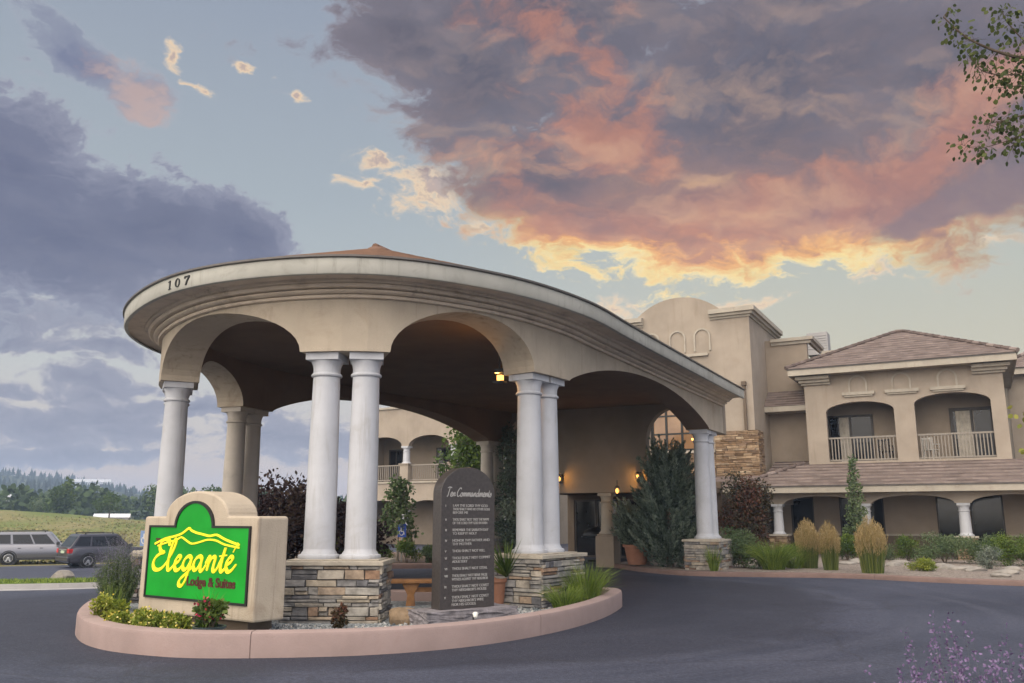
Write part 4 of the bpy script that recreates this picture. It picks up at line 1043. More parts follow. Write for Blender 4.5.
# lobby vestibule behind the portico
LB = 33.5
m = MB(ARCH); wall(m, a_plane(LB), -15.5, -8.9, 0, 3.0, 0.0, -0.25, [(-15.2, -9.2, 0, 2.35, 2.36)], 0.6); wall(m, n_plane(-8.9), LB + 0.26, AT - 0.16, 0, 2.58, 0, -0.25, [], 1); wall(m, n_plane(-15.5), LB + 0.26, AT - 0.16, 0, 3, 0.25, 0, [], 1)
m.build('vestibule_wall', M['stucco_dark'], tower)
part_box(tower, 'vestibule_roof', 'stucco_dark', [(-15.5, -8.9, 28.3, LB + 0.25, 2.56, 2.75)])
for i in range(6): window(tower, -15.2 + i * 1.0, -14.22 + i * 1.0, 0.02, 2.35, LB + 0.1, 1, 1 if i < 4 else 3, 0.07, (-9.95, -9.3) if i == 5 else None, 'door')
# air conditioning unit on the roof
ac = thing('rooftop_unit', 'square grey air conditioning unit standing on the flat roof', 'air conditioner', W(45.0, -6.55, 9.7), -TH)
m = MB('local'); m.box(-0.5, 0.5, -0.45, 0.45, 0, 1.15)
for k in range(6): m.box(-0.46, 0.46, -0.475, -0.45, 0.30 + k * 0.13, 0.36 + k * 0.13)
m.build('housing', M['concrete'], ac, bevel=0.02)
m = MB('local'); m.lathe([(0.3, 1.151), (0.3, 1.17), (0.25, 1.18)], (0, 0, 0), 18); m.build('fan_guard', M['black_metal'], ac)

# ================================================================== wing seen through the portico: balconies on short columns
lw = thing('hotel_wing', 'pale hotel wing with railed balconies behind the portico and the carved stone', 'hotel building', W(43.5, -27), -TH)
AL = 42.0; ln0, ln1 = -33.4, -23.2
lc = [-33.45, -30.1, -26.72, -23.35]
m = MB(ARCH)
wall(m, a_plane(AL), ln0 - 0.3, ln1 + 0.3, 2.05, 3.62, 0.0, -0.34, [(a_ + 0.25, b_ - 0.25, 0, 2.05, 2.62) for a_, b_ in zip(lc, lc[1:])], 0.6); m.build('lower_beam', M['stucco'], lw)
m = MB(ARCH)
wall(m, a_plane(AL), ln0 - 0.3, ln1 + 0.3, 5.82, 8.1, 0.0, -0.34, [(a_ + 0.25, b_ - 0.25, 0, 5.82, 6.42) for a_, b_ in zip(lc, lc[1:])], 0.6); m.build('upper_beam', M['stucco'], lw)
part_box(lw, 'parapet_cap', 'trim', [(ln0 - 0.4, ln1 + 0.4, AL - 0.1, AL + 0.45, 8.1, 8.22)])
part_box(lw, 'balcony_floor', 'trim', [(ln0 - 0.35, ln1 + 0.35, AL - 0.08, AL + 2.4, 3.50 + 0.121, 3.72)])
for i, n_ in enumerate(lc):
    column(lw, n_, AL + 0.17, 4.78, 5.82, 0.22, 'column'); column(lw, n_, AL + 0.17, 0.85, 2.05, 0.20, 'column')
    part_box(lw, 'balcony_post', 'stucco', [(n_ - 0.30, n_ + 0.30, AL - 0.1, AL + 0.44, 3.721, 4.72), (n_ - 0.36, n_ + 0.36, AL - 0.16, AL + 0.50, 4.72, 4.78)])
    m = MB(ARCH); ledge_stone(m, n_ - 0.34, n_ + 0.34, AL - 0.17, AL + 0.51, 0, 0.85, 0.08, 0.14, 0.15, 0.3, 80 + i, 0.02); m.build('pedestal', M['stone_warm'], lw)
for a_, b_ in zip(lc, lc[1:]): railing(lw, a_ + 0.30, b_ - 0.30, AL + 0.17, 3.73, 4.72, 0.14)
m = MB(ARCH); wall(m, a_plane(AL + 2.4), ln0 - 0.3, ln1 + 0.3, 0, 8.0, 0, -0.25, [], 1.0); m.build('back_wall', M['stucco_recess'], lw)
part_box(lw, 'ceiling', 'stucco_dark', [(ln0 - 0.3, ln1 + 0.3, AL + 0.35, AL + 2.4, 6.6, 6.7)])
for n0_, n1_ in ((-29.4, -27.6), (-33.0, -31.9), (-25.8, -24.3)):
    window(lw, n0_, n1_, 3.73, 5.85, AL + 2.36, 2, 1, 0.09); 
for n0_, n1_ in ((-29.3, -27.3), (-25.9, -24.2)): window(lw, n0_, n1_, 0.1, 2.3, AL + 2.36, 3, 1, 0.09, (n0_ + 0.15, n0_ + 0.6))
m = MB(ARCH); wall(m, a_plane(AL + 3.2), ln0 - 0.3, ln1 + 0.3, 8.0, 11.2, 0, -0.25, [], 1.0); wall(m, n_plane(ln1), AL + 0.35, 52, 0, 8.1, 0, -0.25, [], 1.5); wall(m, n_plane(ln0 - 0.3), AL + 0.35, 52, 0, 8.1, 0.25, 0, [], 1.5); m.build('upper_wall', M['stucco'], lw)
for n0_ in (-32.6, -30.9, -29.2, -27.0): window(lw, n0_, n0_ + 1.2, 8.4, 10.2, AL + 3.18, 2, 1, 0.1, (n0_ + 0.15, n0_ + 0.7))
hip_roof(lw, ln0 - 0.9, ln1 + 0.6, AL + 2.6, 52, 11.2, 1.6, 4.0, 10, 91)

# ================================================================== far wing at the right edge of the view
fw_ = thing('hotel_wing', 'farther hotel wing with a hipped tile roof at the right edge of the view', 'hotel building', W(52, 8), -TH)
m = MB(ARCH); wall(m, a_plane(46.6), 1.6, 16, 0, 8.3, 0.0, -0.3, [], 2); wall(m, n_plane(1.6), 46.9, 58, 0, 8.3, 0.3, 0, [], 2); m.build('wall', M['stucco'], fw_)
window(fw_, 3.0, 4.6, 5.2, 6.6, 46.55, 2); window(fw_, 6.5, 8.1, 5.2, 6.6, 46.55, 2)
eave_box(fw_, 1.2, 16.5, 45.9, 58, 8.5, 0.28); hip_roof(fw_, 1.1, 16.6, 45.8, 58, 8.53, 3.2, 5.5, 14, 95)

# ================================================================== monument sign
SG0, SG1 = Vector((-5.62, 13.3)), Vector((-3.42, 11.72))
sd_ = (SG1 - SG0); SGW = sd_.length; srot = math.atan2(sd_.y, sd_.x)
sign = thing('hotel_sign', 'cream stucco monument sign with bright green panel and yellow script lettering', 'sign', (SG0.x, SG0.y, 0.1), srot)
# local frame: x along the face from left to right, y into the sign, z up (origin at gravel level)
def outline(x0, x1, z0, zs, cx, ra, rz, rc, n=20, flare=True):
    """board with a rounded arch on its top edge and rounded shoulders"""
    p = [(x0, z0), (x1, z0), (x1, zs - rc)]
    p += [(x1 - rc + rc * math.cos(R(t)), zs - rc + rc * math.sin(R(t))) for t in (15, 30, 45, 60, 75, 90)]
    p += [(cx + ra * math.cos(math.pi * i / n), zs + rz * math.sin(math.pi * i / n)) for i in range(n + 1)]
    p += [(x0 + rc + rc * math.cos(R(t)), zs - rc + rc * math.sin(R(t))) for t in (90, 105, 120, 135, 150, 165)] + [(x0, zs - rc)]
    return p
def xz_prism(mb, pts, y0, y1):
    n = len(pts)
    vs = [(x, y0, z) for x, z in pts] + [(x, y1, z) for x, z in pts]
    mb.add(vs, [tuple(range(n)), tuple(range(n, 2 * n))[::-1]] + [(i, (i + 1) % n, n + (i + 1) % n, n + i) for i in range(n)])
cxs = SGW * 0.475
m = MB(); xz_prism(m, outline(0, SGW, 0.18, 1.56, cxs, 0.75, 0.36, 0.05), 0.0, 0.52)
m.v = [tuple(Matrix.Translation((SG0.x, SG0.y, 0.1)) @ Matrix.Rotation(srot, 4, 'Z') @ Vector(q)) for q in m.v]
body = m.build('sign_body', M['stucco_portico'], sign, bevel=0.028)
def sgn(mb): mb.v = [tuple(Matrix.Translation((SG0.x, SG0.y, 0.1)) @ Matrix.Rotation(srot, 4, 'Z') @ Vector(q)) for q in mb.v]; return mb
m = MB(); m.box(0.25, SGW - 0.25, 0.12, 0.52, -0.02, 0.2); sgn(m).build('sign_base', M['stucco_dark'], sign)
PX0, PX1, PZ0, PZ1 = 0.17, SGW - 0.13, 0.385, 1.43
m = MB()
po = outline(PX0, PX1, PZ0, PZ1, cxs, 0.47, 0.35, 0.01); pi_ = outline(PX0 + 0.032, PX1 - 0.032, PZ0 + 0.032, PZ1 - 0.032, cxs, 0.43, 0.345, 0.01)
n_ = len(po)
f0 = [(x, -0.028, z) for x, z in po]; f1 = [(x, -0.028, z) for x, z in pi_]; b0 = [(x, 0.02, z) for x, z in po]; b1 = [(x, 0.02, z) for x, z in pi_]
for A, B in ((f0, f1), (f0, b0), (f1, b1)):
    for i in range(n_): j = (i + 1) % n_; m.add([A[i], A[j], B[j], B[i]], [(0, 1, 2, 3)])
sgn(m).build('panel_frame', M['black'], sign)
def green_mat():
    m = bpy.data.materials.new('green_acrylic'); m.use_nodes = True; t = m.node_tree; b = t.nodes['Principled BSDF']
    co = t.nodes.new('ShaderNodeTexCoord'); V = X(t, co.outputs['Object'])
    f = xnoise(t, V, 1.3, 4, 0.5)
    c = xmix(t, f.sm(0.3, 0.7), (0.004, 0.17, 0.012), (0.008, 0.23, 0.02)); t.links.new(c.k, b.inputs['Base Color'])
    b.inputs['Roughness'].default_value = 0.35; t.links.new(c.k, b.inputs['Emission Color']); b.inputs['Emission Strength'].default_value = 0.58; b.inputs['Specular IOR Level'].default_value = 0.2
    return m
M['green'] = green_mat()
m = MB(); xz_prism(m, pi_, -0.012, 0.018); panel = sgn(m).build('panel', M['green'], sign)
M['yellow'] = emat('yellow_lettering', (1.0, 0.78, 0.01), 0.30, (0.85, 0.68, 0.015)); M['maroon'] = pmat('maroon_lettering', (0.07, 0.010, 0.008), 0.5, 0.1, 5)
def ribbon(mb, pts, w0, y, nib=45.0, thin=0.42, thick=0.012, const=False, sub=7):
    P = catmull([Vector(p) for p in pts], False, sub) if len(pts) > 2 else [Vector(p) for p in pts]
    L, Rr = [], []
    for i, p in enumerate(P):
        d = (P[min(i + 1, len(P) - 1)] - P[max(i - 1, 0)])
        if d.length < 1e-6: d = Vector((1, 0))
        d.normalize(); a = math.atan2(d.y, d.x)
        w_ = w0 if const else w0 * (thin + (1 - thin) * abs(math.sin(a - R(nib))))
        if not const and i in (0, len(P) - 1): w_ *= 0.4
        nrm = Vector((-d.y, d.x)) * w_ / 2
        L.append(p + nrm); Rr.append(p - nrm)
    for a, b, c, d in zip(L, L[1:], Rr[1:], Rr):
        f = [(q.x, y - thick, q.y) for q in (a, b, c, d)]; k = [(q.x, y, q.y) for q in (a, b, c, d)]
        mb.add(f + k, [(0, 1, 2, 3), (0, 1, 5, 4), (2, 3, 7, 6), (0, 3, 7, 4), (1, 2, 6, 5)])
ELEG = [[(1.55, 1.75), (1.42, 2.12), (1.0, 2.25), (0.62, 2.0), (0.58, 1.62), (0.80, 1.34), (1.12, 1.28), (0.78, 1.20), (0.32, 0.86), (0.22, 0.40), (0.48, 0.04), (0.95, 0.0), (1.35, 0.22), (1.75, 0.72)],
        [(1.62, 0.55), (1.98, 1.25), (2.16, 1.95), (2.02, 2.22), (1.84, 1.9), (1.76, 1.2), (1.78, 0.35), (1.95, 0.0), (2.22, 0.12), (2.52, 0.5)],
        [(2.48, 0.42), (2.85, 0.66), (2.95, 0.92), (2.74, 1.02), (2.52, 0.72), (2.52, 0.28), (2.74, 0.0), (3.05, 0.08), (3.4, 0.48)],
        [(4.05, 0.90), (3.78, 1.02), (3.45, 0.80), (3.34, 0.36), (3.52, 0.06), (3.80, 0.16), (4.06, 0.72)],
        [(4.08, 1.0), (4.04, 0.2), (3.92, -0.62), (3.66, -1.08), (3.34, -1.02), (3.36, -0.66), (3.80, -0.25), (4.40, 0.35)],
        [(5.10, 0.90), (4.83, 1.02), (4.50, 0.80), (4.40, 0.36), (4.58, 0.06), (4.85, 0.16), (5.12, 0.72)],
        [(5.13, 1.0), (5.10, 0.30), (5.22, 0.0), (5.42, 0.10), (5.62, 0.45)],
        [(5.55, 0.50), (5.75, 0.98), (5.84, 0.85), (5.80, 0.02)], [(5.82, 0.42), (6.02, 0.85), (6.24, 1.0), (6.38, 0.82), (6.34, 0.25), (6.46, 0.0), (6.68, 0.12), (6.88, 0.5)],
        [(6.80, 0.40), (7.02, 1.0), (7.14, 1.62), (7.06, 0.9), (7.04, 0.25), (7.18, 0.0), (7.40, 0.14), (7.60, 0.5)], [(6.74, 1.04), (7.40, 1.12)],
        [(7.50, 0.42), (7.88, 0.66), (7.98, 0.92), (7.78, 1.02), (7.55, 0.72), (7.55, 0.28), (7.78, 0.0), (8.1, 0.10), (8.42, 0.52)],
        [(7.92, 1.32), (8.16, 1.98)]]
EX, EZ, ES = 0.11, 0.785, 0.196
pw = PX1 - PX0
def ew(p): return (PX0 + EX * pw * 0.35 + (p[0] + 0.20 * p[1] + 0.05) / 8.75 * pw * 0.87, EZ + p[1] * ES + p[0] * 0.004)
m = MB()
for st in ELEG: ribbon(m, [ew(p) for p in st], 0.064, -0.013)
sgn(m).build('lettering', M['yellow'], panel)
def pf(x, y): return (PX0 + (x - 117) / 308 * pw, PZ0 + (408 - y) / 240 * (PZ1 - PZ0) - 0.02 + 0.0 * x)
m = MB()
ribbon(m, [pf(*p) for p in ((140, 226), (172, 208), (200, 200), (225, 190), (246, 172), (252, 178), (268, 186), (284, 190), (310, 196), (330, 192), (352, 204), (375, 214), (397, 222))], 0.030, -0.013, const=True, sub=3)
ribbon(m, [pf(*p) for p in ((150, 232), (185, 218), (208, 212), (224, 202), (240, 212), (258, 222), (282, 216), (305, 208), (330, 210), (356, 222), (397, 230))], 0.024, -0.013, const=True, sub=3)
sgn(m).build('mountain_outline', M['yellow'], panel)
def text_mesh(txt, size, extr=0.004, bold=0.0):
    cu = bpy.data.curves.new('text', 'FONT'); cu.body = txt; cu.size = size; cu.extrude = extr; cu.resolution_u = 4; cu.offset = bold
    ob = bpy.data.objects.new('text', cu); COL.objects.link(ob)
    me = bpy.data.meshes.new_from_object(ob); COL.objects.unlink(ob); bpy.data.objects.remove(ob)
    return me
def put_text(name, lines, mat, parent, M4, bold=0.0):
    """lines: (text, x, z, size, xscale); all words in one mesh in the parent's plane"""
    bmx = bmesh.new()
    for txt, x, z, size, xs_, shear in lines:
        me = text_mesh(txt, size, bold=bold)
        T = Matrix.Translation((x, 0, z)) @ Matrix(((xs_, shear * xs_, 0, 0), (0, 0, -1, 0), (0, 1, 0, 0), (0, 0, 0, 1)))
        me.transform(M4 @ T); bmx.from_mesh(me); bpy.data.meshes.remove(me)
    me = bpy.data.meshes.new(name); bmx.to_mesh(me); bmx.free(); me.materials.append(mat)
    o = bpy.data.objects.new(name, me); COL.objects.link(o); o.parent = parent
    me.transform(wmat(parent).inverted()); return o
SM = Matrix.Translation((SG0.x, SG0.y, 0.1)) @ Matrix.Rotation(srot, 4, 'Z') @ Matrix.Translation((0, -0.017, 0))
put_text('small_lettering', [('Lodge & Suites', PX0 + pw * 0.43, 0.60, 0.175, 1.06, 0.0), ('The', PX0 + pw * 0.075, 1.145, 0.135, 1.0, 0.2)], M['maroon'], panel, SM, 0.006)
# serif feet to the maroon words come from the thick-thin strokes of separate small bars
# ================================================================== carved stone with the commandments
T0, T1 = Vector((-1.06, 12.95)), Vector((-0.27, 13.52)); td = (T1 - T0); TW = td.length; trot = math.atan2(td.y, td.x)
stone = thing('carved_monument', 'dark round topped granite slab carved with the Ten Commandments on a rough base', 'monument', (T0.x, T0.y, 0.1), trot)
TM = Matrix.Translation((T0.x, T0.y, 0.1)) @ Matrix.Rotation(trot, 4, 'Z')
def loc(mb, MM): mb.v = [tuple(MM @ Vector(q)) for q in mb.v]; return mb
SH = 2.30; hb = TW / 2; arcz = 0.40
m = MB(); p = [(0, 0.215), (TW, 0.215)] + [(hb + hb * math.cos(math.pi * i / 28), SH - arcz + arcz * math.sin(math.pi * i / 28)) for i in range(29)]
xz_prism(m, p, 0.0, 0.24); slab = loc(m, TM).build('slab', M['granite'], stone, bevel=0.008)
# base block with a quarried face
bmx = bmesh.new(); bmesh.ops.create_cube(bmx, size=1); bmesh.ops.subdivide_edges(bmx, edges=bmx.edges[:], cuts=7, use_grid_fill=True)
r_ = random.Random(4)
for v in bmx.verts:
    v.co = Vector((TW / 2 + v.co.x * (TW + 0.62) + r_.uniform(-.02, .02), 0.12 + v.co.y * 0.62 + r_.uniform(-.022, .022), 0.10 + v.co.z * 0.23 + (r_.uniform(-.014, .010) if v.co.z < 0.4 else r_.uniform(-.004, .004))))
    v.co = TM @ v.co
me = bpy.data.meshes.new('base_block'); bmx.to_mesh(me); bmx.free(); me.materials.append(M['granite_rough']); me.transform(wmat(stone).inverted())
o = bpy.data.objects.new('base_block', me); COL.objects.link(o); o.parent = stone
S_ = 0.056; lines = []
cm = [('I', ['I AM THE LORD THY GOD', 'THOU SHALT HAVE NO OTHER GODS', 'BEFORE ME']), ('II', ['THOU SHALT NOT TAKE THE NAME', 'OF THE LORD THY GOD IN VAIN']), ('III', ['REMEMBER THE SABBATH DAY', 'TO KEEP IT HOLY']),
      ('IV', ['HONOR THY FATHER AND', 'THY MOTHER']), ('V', ['THOU SHALT NOT KILL']), ('VI', ['THOU SHALT NOT COMMIT', 'ADULTERY']), ('VII', ['THOU SHALT NOT STEAL']),
      ('VIII', ['THOU SHALT NOT BEAR FALSE', 'WITNESS AGAINST THY NEIGHBOR']), ('IX', ['THOU SHALT NOT COVET', "THY NEIGHBOR'S HOUSE"]), ('X', ['THOU SHALT NOT COVET', "THY NEIGHBOR'S WIFE", 'NOR HIS GOODS'])]
z = 1.70
for num, ls in cm:
    lines.append((num, 0.075, z, S_ * 0.85, 0.9, 0))
    for l in ls: lines.append((l, 0.205, z, S_, min(0.98, 0.70 / (len(l) * S_ * 0.62)), 0)); z -= 0.052
    z -= 0.050
put_text('inscription', lines, M['engraving'], slab, TM @ Matrix.Translation((0, -0.003, 0)))
# title in joined script strokes: Ten Commandments
TEN = {'T': [[(0.0, 1.55), (0.5, 1.75), (1.1, 1.62)], [(0.62, 1.66), (0.45, 0.8), (0.35, 0.1), (0.1, 0.05)]], 'e': [[(0, 0.25), (0.4, 0.5), (0.38, 0.8), (0.15, 0.7), (0.08, 0.25), (0.3, 0.0), (0.62, 0.25)]],
       'n': [[(0, 0.25), (0.15, 0.75), (0.14, 0.02), (0.4, 0.7), (0.58, 0.6), (0.56, 0.1), (0.8, 0.25)]], 'C': [[(0.95, 1.35), (0.7, 1.65), (0.25, 1.2), (0.05, 0.5), (0.35, 0.0), (0.9, 0.35)]],
       'o': [[(0, 0.3), (0.15, 0.65), (0.4, 0.75), (0.15, 0.6), (0.1, 0.15), (0.35, 0.0), (0.52, 0.4), (0.38, 0.72), (0.7, 0.6)]],
       'm': [[(0, 0.25), (0.15, 0.75), (0.13, 0.02), (0.38, 0.72), (0.5, 0.55), (0.48, 0.02), (0.72, 0.72), (0.86, 0.55), (0.86, 0.08), (1.08, 0.25)]],
       'a': [[(0.5, 0.65), (0.2, 0.7), (0.06, 0.25), (0.22, 0.0), (0.48, 0.6), (0.5, 0.08), (0.75, 0.25)]], 'd': [[(0.5, 0.6), (0.2, 0.65), (0.06, 0.25), (0.22, 0.0), (0.5, 0.5), (0.62, 1.5), (0.54, 0.1), (0.78, 0.25)]],
       't': [[(0, 0.25), (0.22, 0.9), (0.28, 1.25), (0.2, 0.4), (0.3, 0.0), (0.52, 0.25)], [(0.05, 0.85), (0.45, 0.9)]], 's': [[(0, 0.2), (0.28, 0.75), (0.4, 0.35), (0.25, 0.0), (0.02, 0.1)]]}
ADV = {'T': 0.95, 'e': 0.56, 'n': 0.76, 'C': 0.9, 'o': 0.62, 'm': 1.04, 'a': 0.72, 'd': 0.75, 't': 0.48, 's': 0.5, ' ': 0.35}
m = MB(); x = 0.0; tot = sum(ADV[c] for c in 'Ten Commandments'); k = TW * 0.84 / tot
for c in 'Ten Commandments':
    for st in TEN.get(c, []):
        ribbon(m, [(TW * 0.09 + (x + p[0] + 0.22 * p[1]) * k, 1.855 + p[1] * k * 1.15) for p in st], 0.017, -0.001, 50, 0.5, 0.003, sub=4)
    x += ADV[c]
loc(m, TM).build('title', M['engraving'], slab)
# ================================================================== small things on the island
sp_ = thing('garden_spotlight', 'small white garden spotlight in front of the carved stone', 'spotlight', (-0.55, 12.62, 0.1), 0.5)
m = MB(); m.lathe([(0.012, 0), (0.012, 0.16)], (-0.55, 12.62, 0.1), 8); m.build('stake', M['black_metal'], sp_)
m = MB(); m.lathe([(0.022, -0.035), (0.036, 0.0), (0.043, 0.03), (0.036, 0.031)], (0, 0, 0), 14, mat=Matrix.Translation((-0.52, 12.62, 0.28)) @ Matrix.Rotation(-0.7, 4, 'X')); m.build('lamp_head', M['white'], sp_, smooth=True)
def boulder(name, label, x, y, z, sx, sy, sz, mat, seed, rot=0.0, cat='boulder', group=None):
    bmx = bmesh.new(); bmesh.ops.create_icosphere(bmx, subdivisions=3, radius=1); r = random.Random(seed)
    planes = [Vector((r.gauss(0, 1), r.gauss(0, 1), r.gauss(0, 1))).normalized() for _ in range(14)]
    for v in bmx.verts:
        c = v.co.copy()
        for pl in planes:
            d = c.dot(pl) - 0.72
            if d > 0: c -= pl * d * 0.85
        c += Vector((r.uniform(-1, 1), r.uniform(-1, 1), r.uniform(-1, 1))) * 0.018
        v.co = Vector((c.x * sx, c.y * sy, c.z * sz))
    me = bpy.data.meshes.new(name); bmx.to_mesh(me); bmx.free(); me.materials.append(M[mat])
    o = bpy.data.objects.new(name, me); COL.objects.link(o); o.location = (x, y, z); o.rotation_euler = (0, 0, rot); tag(o, label, cat, group); return o
M['rock_pale'] = pmat('pale_rock', (0.24, 0.222, 0.20), 0.9, 0.2, 3, 0.7, 12, 0.2, stains=((0.3, 0.27, 0.24), 0.5, 3))
M['rock_brown'] = pmat('brown_rock', (0.235, 0.17, 0.11), 0.9, 0.25, 4, 0.7, 14, 0.2, stains=((0.1, 0.08, 0.06), 0.5, 4))
boulder('boulder', 'brown boulder between the stone pedestal and the carved slab', -1.62, 13.15, 0.17, 0.26, 0.2, 0.21, 'rock_brown', 3)
boulder('boulder', 'pale boulder on the grass strip by the car park', -14.9, 29.2, terr(-14.9, 29.2) + 0.24, 0.42, 0.34, 0.30, 'rock_pale', 8, 0.3)
boulder('boulder', 'small grey boulder at the far end of the grass strip', -13.2, 28.9, terr(-13.2, 28.9) + 0.2, 0.35, 0.28, 0.12, 'rock_pale', 9, 0.9)
# bench
bn = thing('wooden_bench', 'rustic wooden plank bench on one block leg pair behind the carved stone', 'bench', (-1.52, 15.9, 0.09), 0.10)
BM = Matrix.Translation((-1.52, 15.9, 0.09)) @ Matrix.Rotation(0.10, 4, 'Z')
m = MB(); m.box(-0.75, 0.75, -0.19, 0.19, 0.40, 0.46); loc(m, BM).build('seat', M['wood'], bn, bevel=0.012)
for sx in (-0.30, 0.30):
    m = MB(); xz_prism(m, [(sx - 0.085, 0), (sx + 0.085, 0), (sx + 0.06, 0.2), (sx + 0.16, 0.398), (sx - 0.16, 0.398), (sx - 0.06, 0.2)], -0.13, 0.13); loc(m, BM).build('leg', M['wood'], bn, bevel=0.01)
m = MB(); m.box(-0.28, 0.28, -0.03, 0.03, 0.24, 0.32); loc(m, BM).build('stretcher', M['wood'], bn)
# pots
def pot(label, x, y, z, r, h, mat, name='plant_pot', group=None, cat='pot'):
    t = MB(); t.lathe([(r * 0.68, 0), (r * 0.78, h * 0.3), (r * 0.93, h * 0.86), (r * 1.06, h * 0.87), (r * 1.08, h), (r * 0.95, h), (r * 0.9, h * 0.86), (0.02, h * 0.84)], (0, 0, 0), 26, cap=False)
    t.add([(r * 0.68 * math.cos(2 * math.pi * i / 26), r * 0.68 * math.sin(2 * math.pi * i / 26), 0) for i in range(26)], [tuple(range(26))])
    o = t.build(name, M[mat], None, smooth=True); o.location = (x, y, z); tag(o, label, cat, group); return o
pot('large terracotta pot at the near end of the juniper bed', 4.02, 28.2, 0.16, 0.42, 0.62, 'terracotta')
pot('tall terracotta pot standing behind the carved stone', -0.27, 15.6, 0.09, 0.17, 0.5, 'terracotta')
M['pot_dark'] = pmat('dark_glazed_pot', (0.035, 0.05, 0.055), 0.4, 0.2, 5, 0.1, 30, 0.5)
pot('dark glazed pot of red flowers in front of the sign', -3.80, 11.18, 0.09, 0.19, 0.22, 'pot_dark')
# accessible parking sign behind
hs = thing('parking_sign', 'blue accessible parking sign on a thin post in the far bed', 'sign', (-3.85, 30.5, 0.1), -0.1)
M['blue'] = pmat('sign_blue', (0.035, 0.09, 0.42), 0.45, 0.05, 4)
HM = Matrix.Translation((-3.85, 30.5, 0.1)) @ Matrix.Rotation(-0.1, 4, 'Z')
m = MB(); m.box(-0.025, 0.025, -0.012, 0.02, 0, 1.36); loc(m, HM).build('post', M['concrete'], hs)
m = MB(); m.box(-0.15, 0.15, -0.026, -0.013, 0.86, 1.32); pl_ = loc(m, HM).build('plate', M['blue'], hs)
m = MB()
ribbon(m, [(-0.03, 1.20), (-0.02, 1.06), (0.05, 1.06), (0.085, 0.95)], 0.028, -0.027, const=True, thick=0.003)
ribbon(m, [(-0.055 + 0.0, 1.10), (-0.085, 1.02), (-0.05, 0.94), (0.02, 0.93), (0.05, 0.985)], 0.022, -0.027, const=True, thick=0.003)
m.lathe([(0.001, -0.003), (0.026, -0.003), (0.026, 0)], (0, 0, 0), 12, mat=Matrix.Translation((-0.035, -0.027, 1.25)) @ Matrix.Rotation(math.pi / 2, 4, 'X'), cap=False)
loc(m, HM).build('wheelchair_symbol', M['white'], pl_)
hs2 = thing('parking_sign', 'small pale blue parking sign on a post beyond the lavender bush', 'sign', (-10.35, 24.6, terr(-10.15, 24)), 0.2)
zz = terr(-10.35, 24.6); HM = Matrix.Translation((-10.35, 24.6, zz)) @ Matrix.Rotation(0.2, 4, 'Z')
m = MB(); m.box(-0.025, 0.025, -0.012, 0.02, 0, 1.6); loc(m, HM).build('post', M['concrete'], hs2)
M['blue_pale'] = pmat('sign_blue_pale', (0.20, 0.30, 0.52), 0.45, 0.05, 4)
m = MB(); m.box(-0.12, 0.12, -0.026, -0.013, 1.14, 1.56); pl_ = loc(m, HM).build('plate', M['blue_pale'], hs2)
m = MB(); ribbon(m, [(-0.03, 1.48), (-0.02, 1.34), (0.05, 1.34), (0.085, 1.23)], 0.028, -0.027, const=True, thick=0.003); ribbon(m, [(-0.055, 1.38), (-0.085, 1.30), (-0.05, 1.22), (0.02, 1.21), (0.05, 1.265)], 0.022, -0.027, const=True, thick=0.003)
loc(m, HM).build('wheelchair_symbol', M['white'], pl_)
# dark pedestal grill in the drive under the lobby
gx, gy = W(30.6, -12.9).x, W(30.6, -12.9).y
gr = thing('pedestal_grill', 'black domed pedestal table grill in the shade under the lobby', 'grill', (gx, gy, 0), 0.2)
m = MB(); m.box(gx - 0.42, gx + 0.42, gy - 0.07, gy + 0.07, 0.0, 0.07); m.box(gx - 0.07, gx + 0.07, gy - 0.42, gy + 0.42, 0.001, 0.068)
for dx_, dy_ in ((-.38, 0), (.38, 0), (0, -.38), (0, .38)): m.lathe([(0.06, 0), (0.06, 0.06)], (gx + dx_, gy + dy_, 0.0), 10)
m.build('foot', M['black_metal'], gr)
m = MB(); m.lathe([(0.06, 0.07), (0.045, 0.2), (0.045, 0.82), (0.10, 0.88)], (gx, gy, 0), 14); m.build('post', M['black_metal'], gr, smooth=True)
m = MB(); m.lathe([(0.12, 0.86), (0.62, 0.90), (0.64, 0.93), (0.60, 0.945)], (gx, gy, 0), 30); m.build('table', M['black_metal'], gr, smooth=True)
m = MB(); m.lathe([(0.56, 0.95), (0.57, 1.0), (0.50, 1.14), (0.32, 1.23), (0.06, 1.27), (0.05, 1.31), (0.02, 1.32)], (gx, gy, 0), 30); m.build('dome', M['black_metal'], gr, smooth=True)

# ================================================================== cars
def car_paint(name, col, metal=0.6):
    m = bpy.data.materials.new(name); m.use_nodes = True; b = m.node_tree.nodes['Principled BSDF']
    b.inputs['Base Color'].default_value = (*col, 1); b.inputs['Metallic'].default_value = metal; b.inputs['Roughness'].default_value = 0.34
    b.inputs['Coat Weight'].default_value = 0.6; b.inputs['Coat Roughness'].default_value = 0.08; return m
M['tyre'] = pmat('tyre', (0.018, 0.018, 0.019), 0.9, 0.2, 8, 0.2, 40, 0.2); M['rim'] = pmat('alloy', (0.55, 0.56, 0.58), 0.3, 0.05, 5, 0, 0, 0.5, 0.8)
M['car_glass'] = pmat('car_glass', (0.010, 0.011, 0.014), 0.05, 0.1, 3, 0, 0, 0.4); M['plastic'] = pmat('dark_plastic', (0.025, 0.025, 0.027), 0.6, 0.1, 6)
M['tail_red'] = pmat('tail_lamp', (0.42, 0.02, 0.02), 0.2, 0.1, 5, 0, 0, 0.6); M['plate'] = pmat('number_plate', (0.42, 0.50, 0.36), 0.5, 0.05, 5); M['headlamp'] = pmat('headlamp', (0.6, 0.62, 0.65), 0.1, 0.05, 5, 0, 0, 0.8)
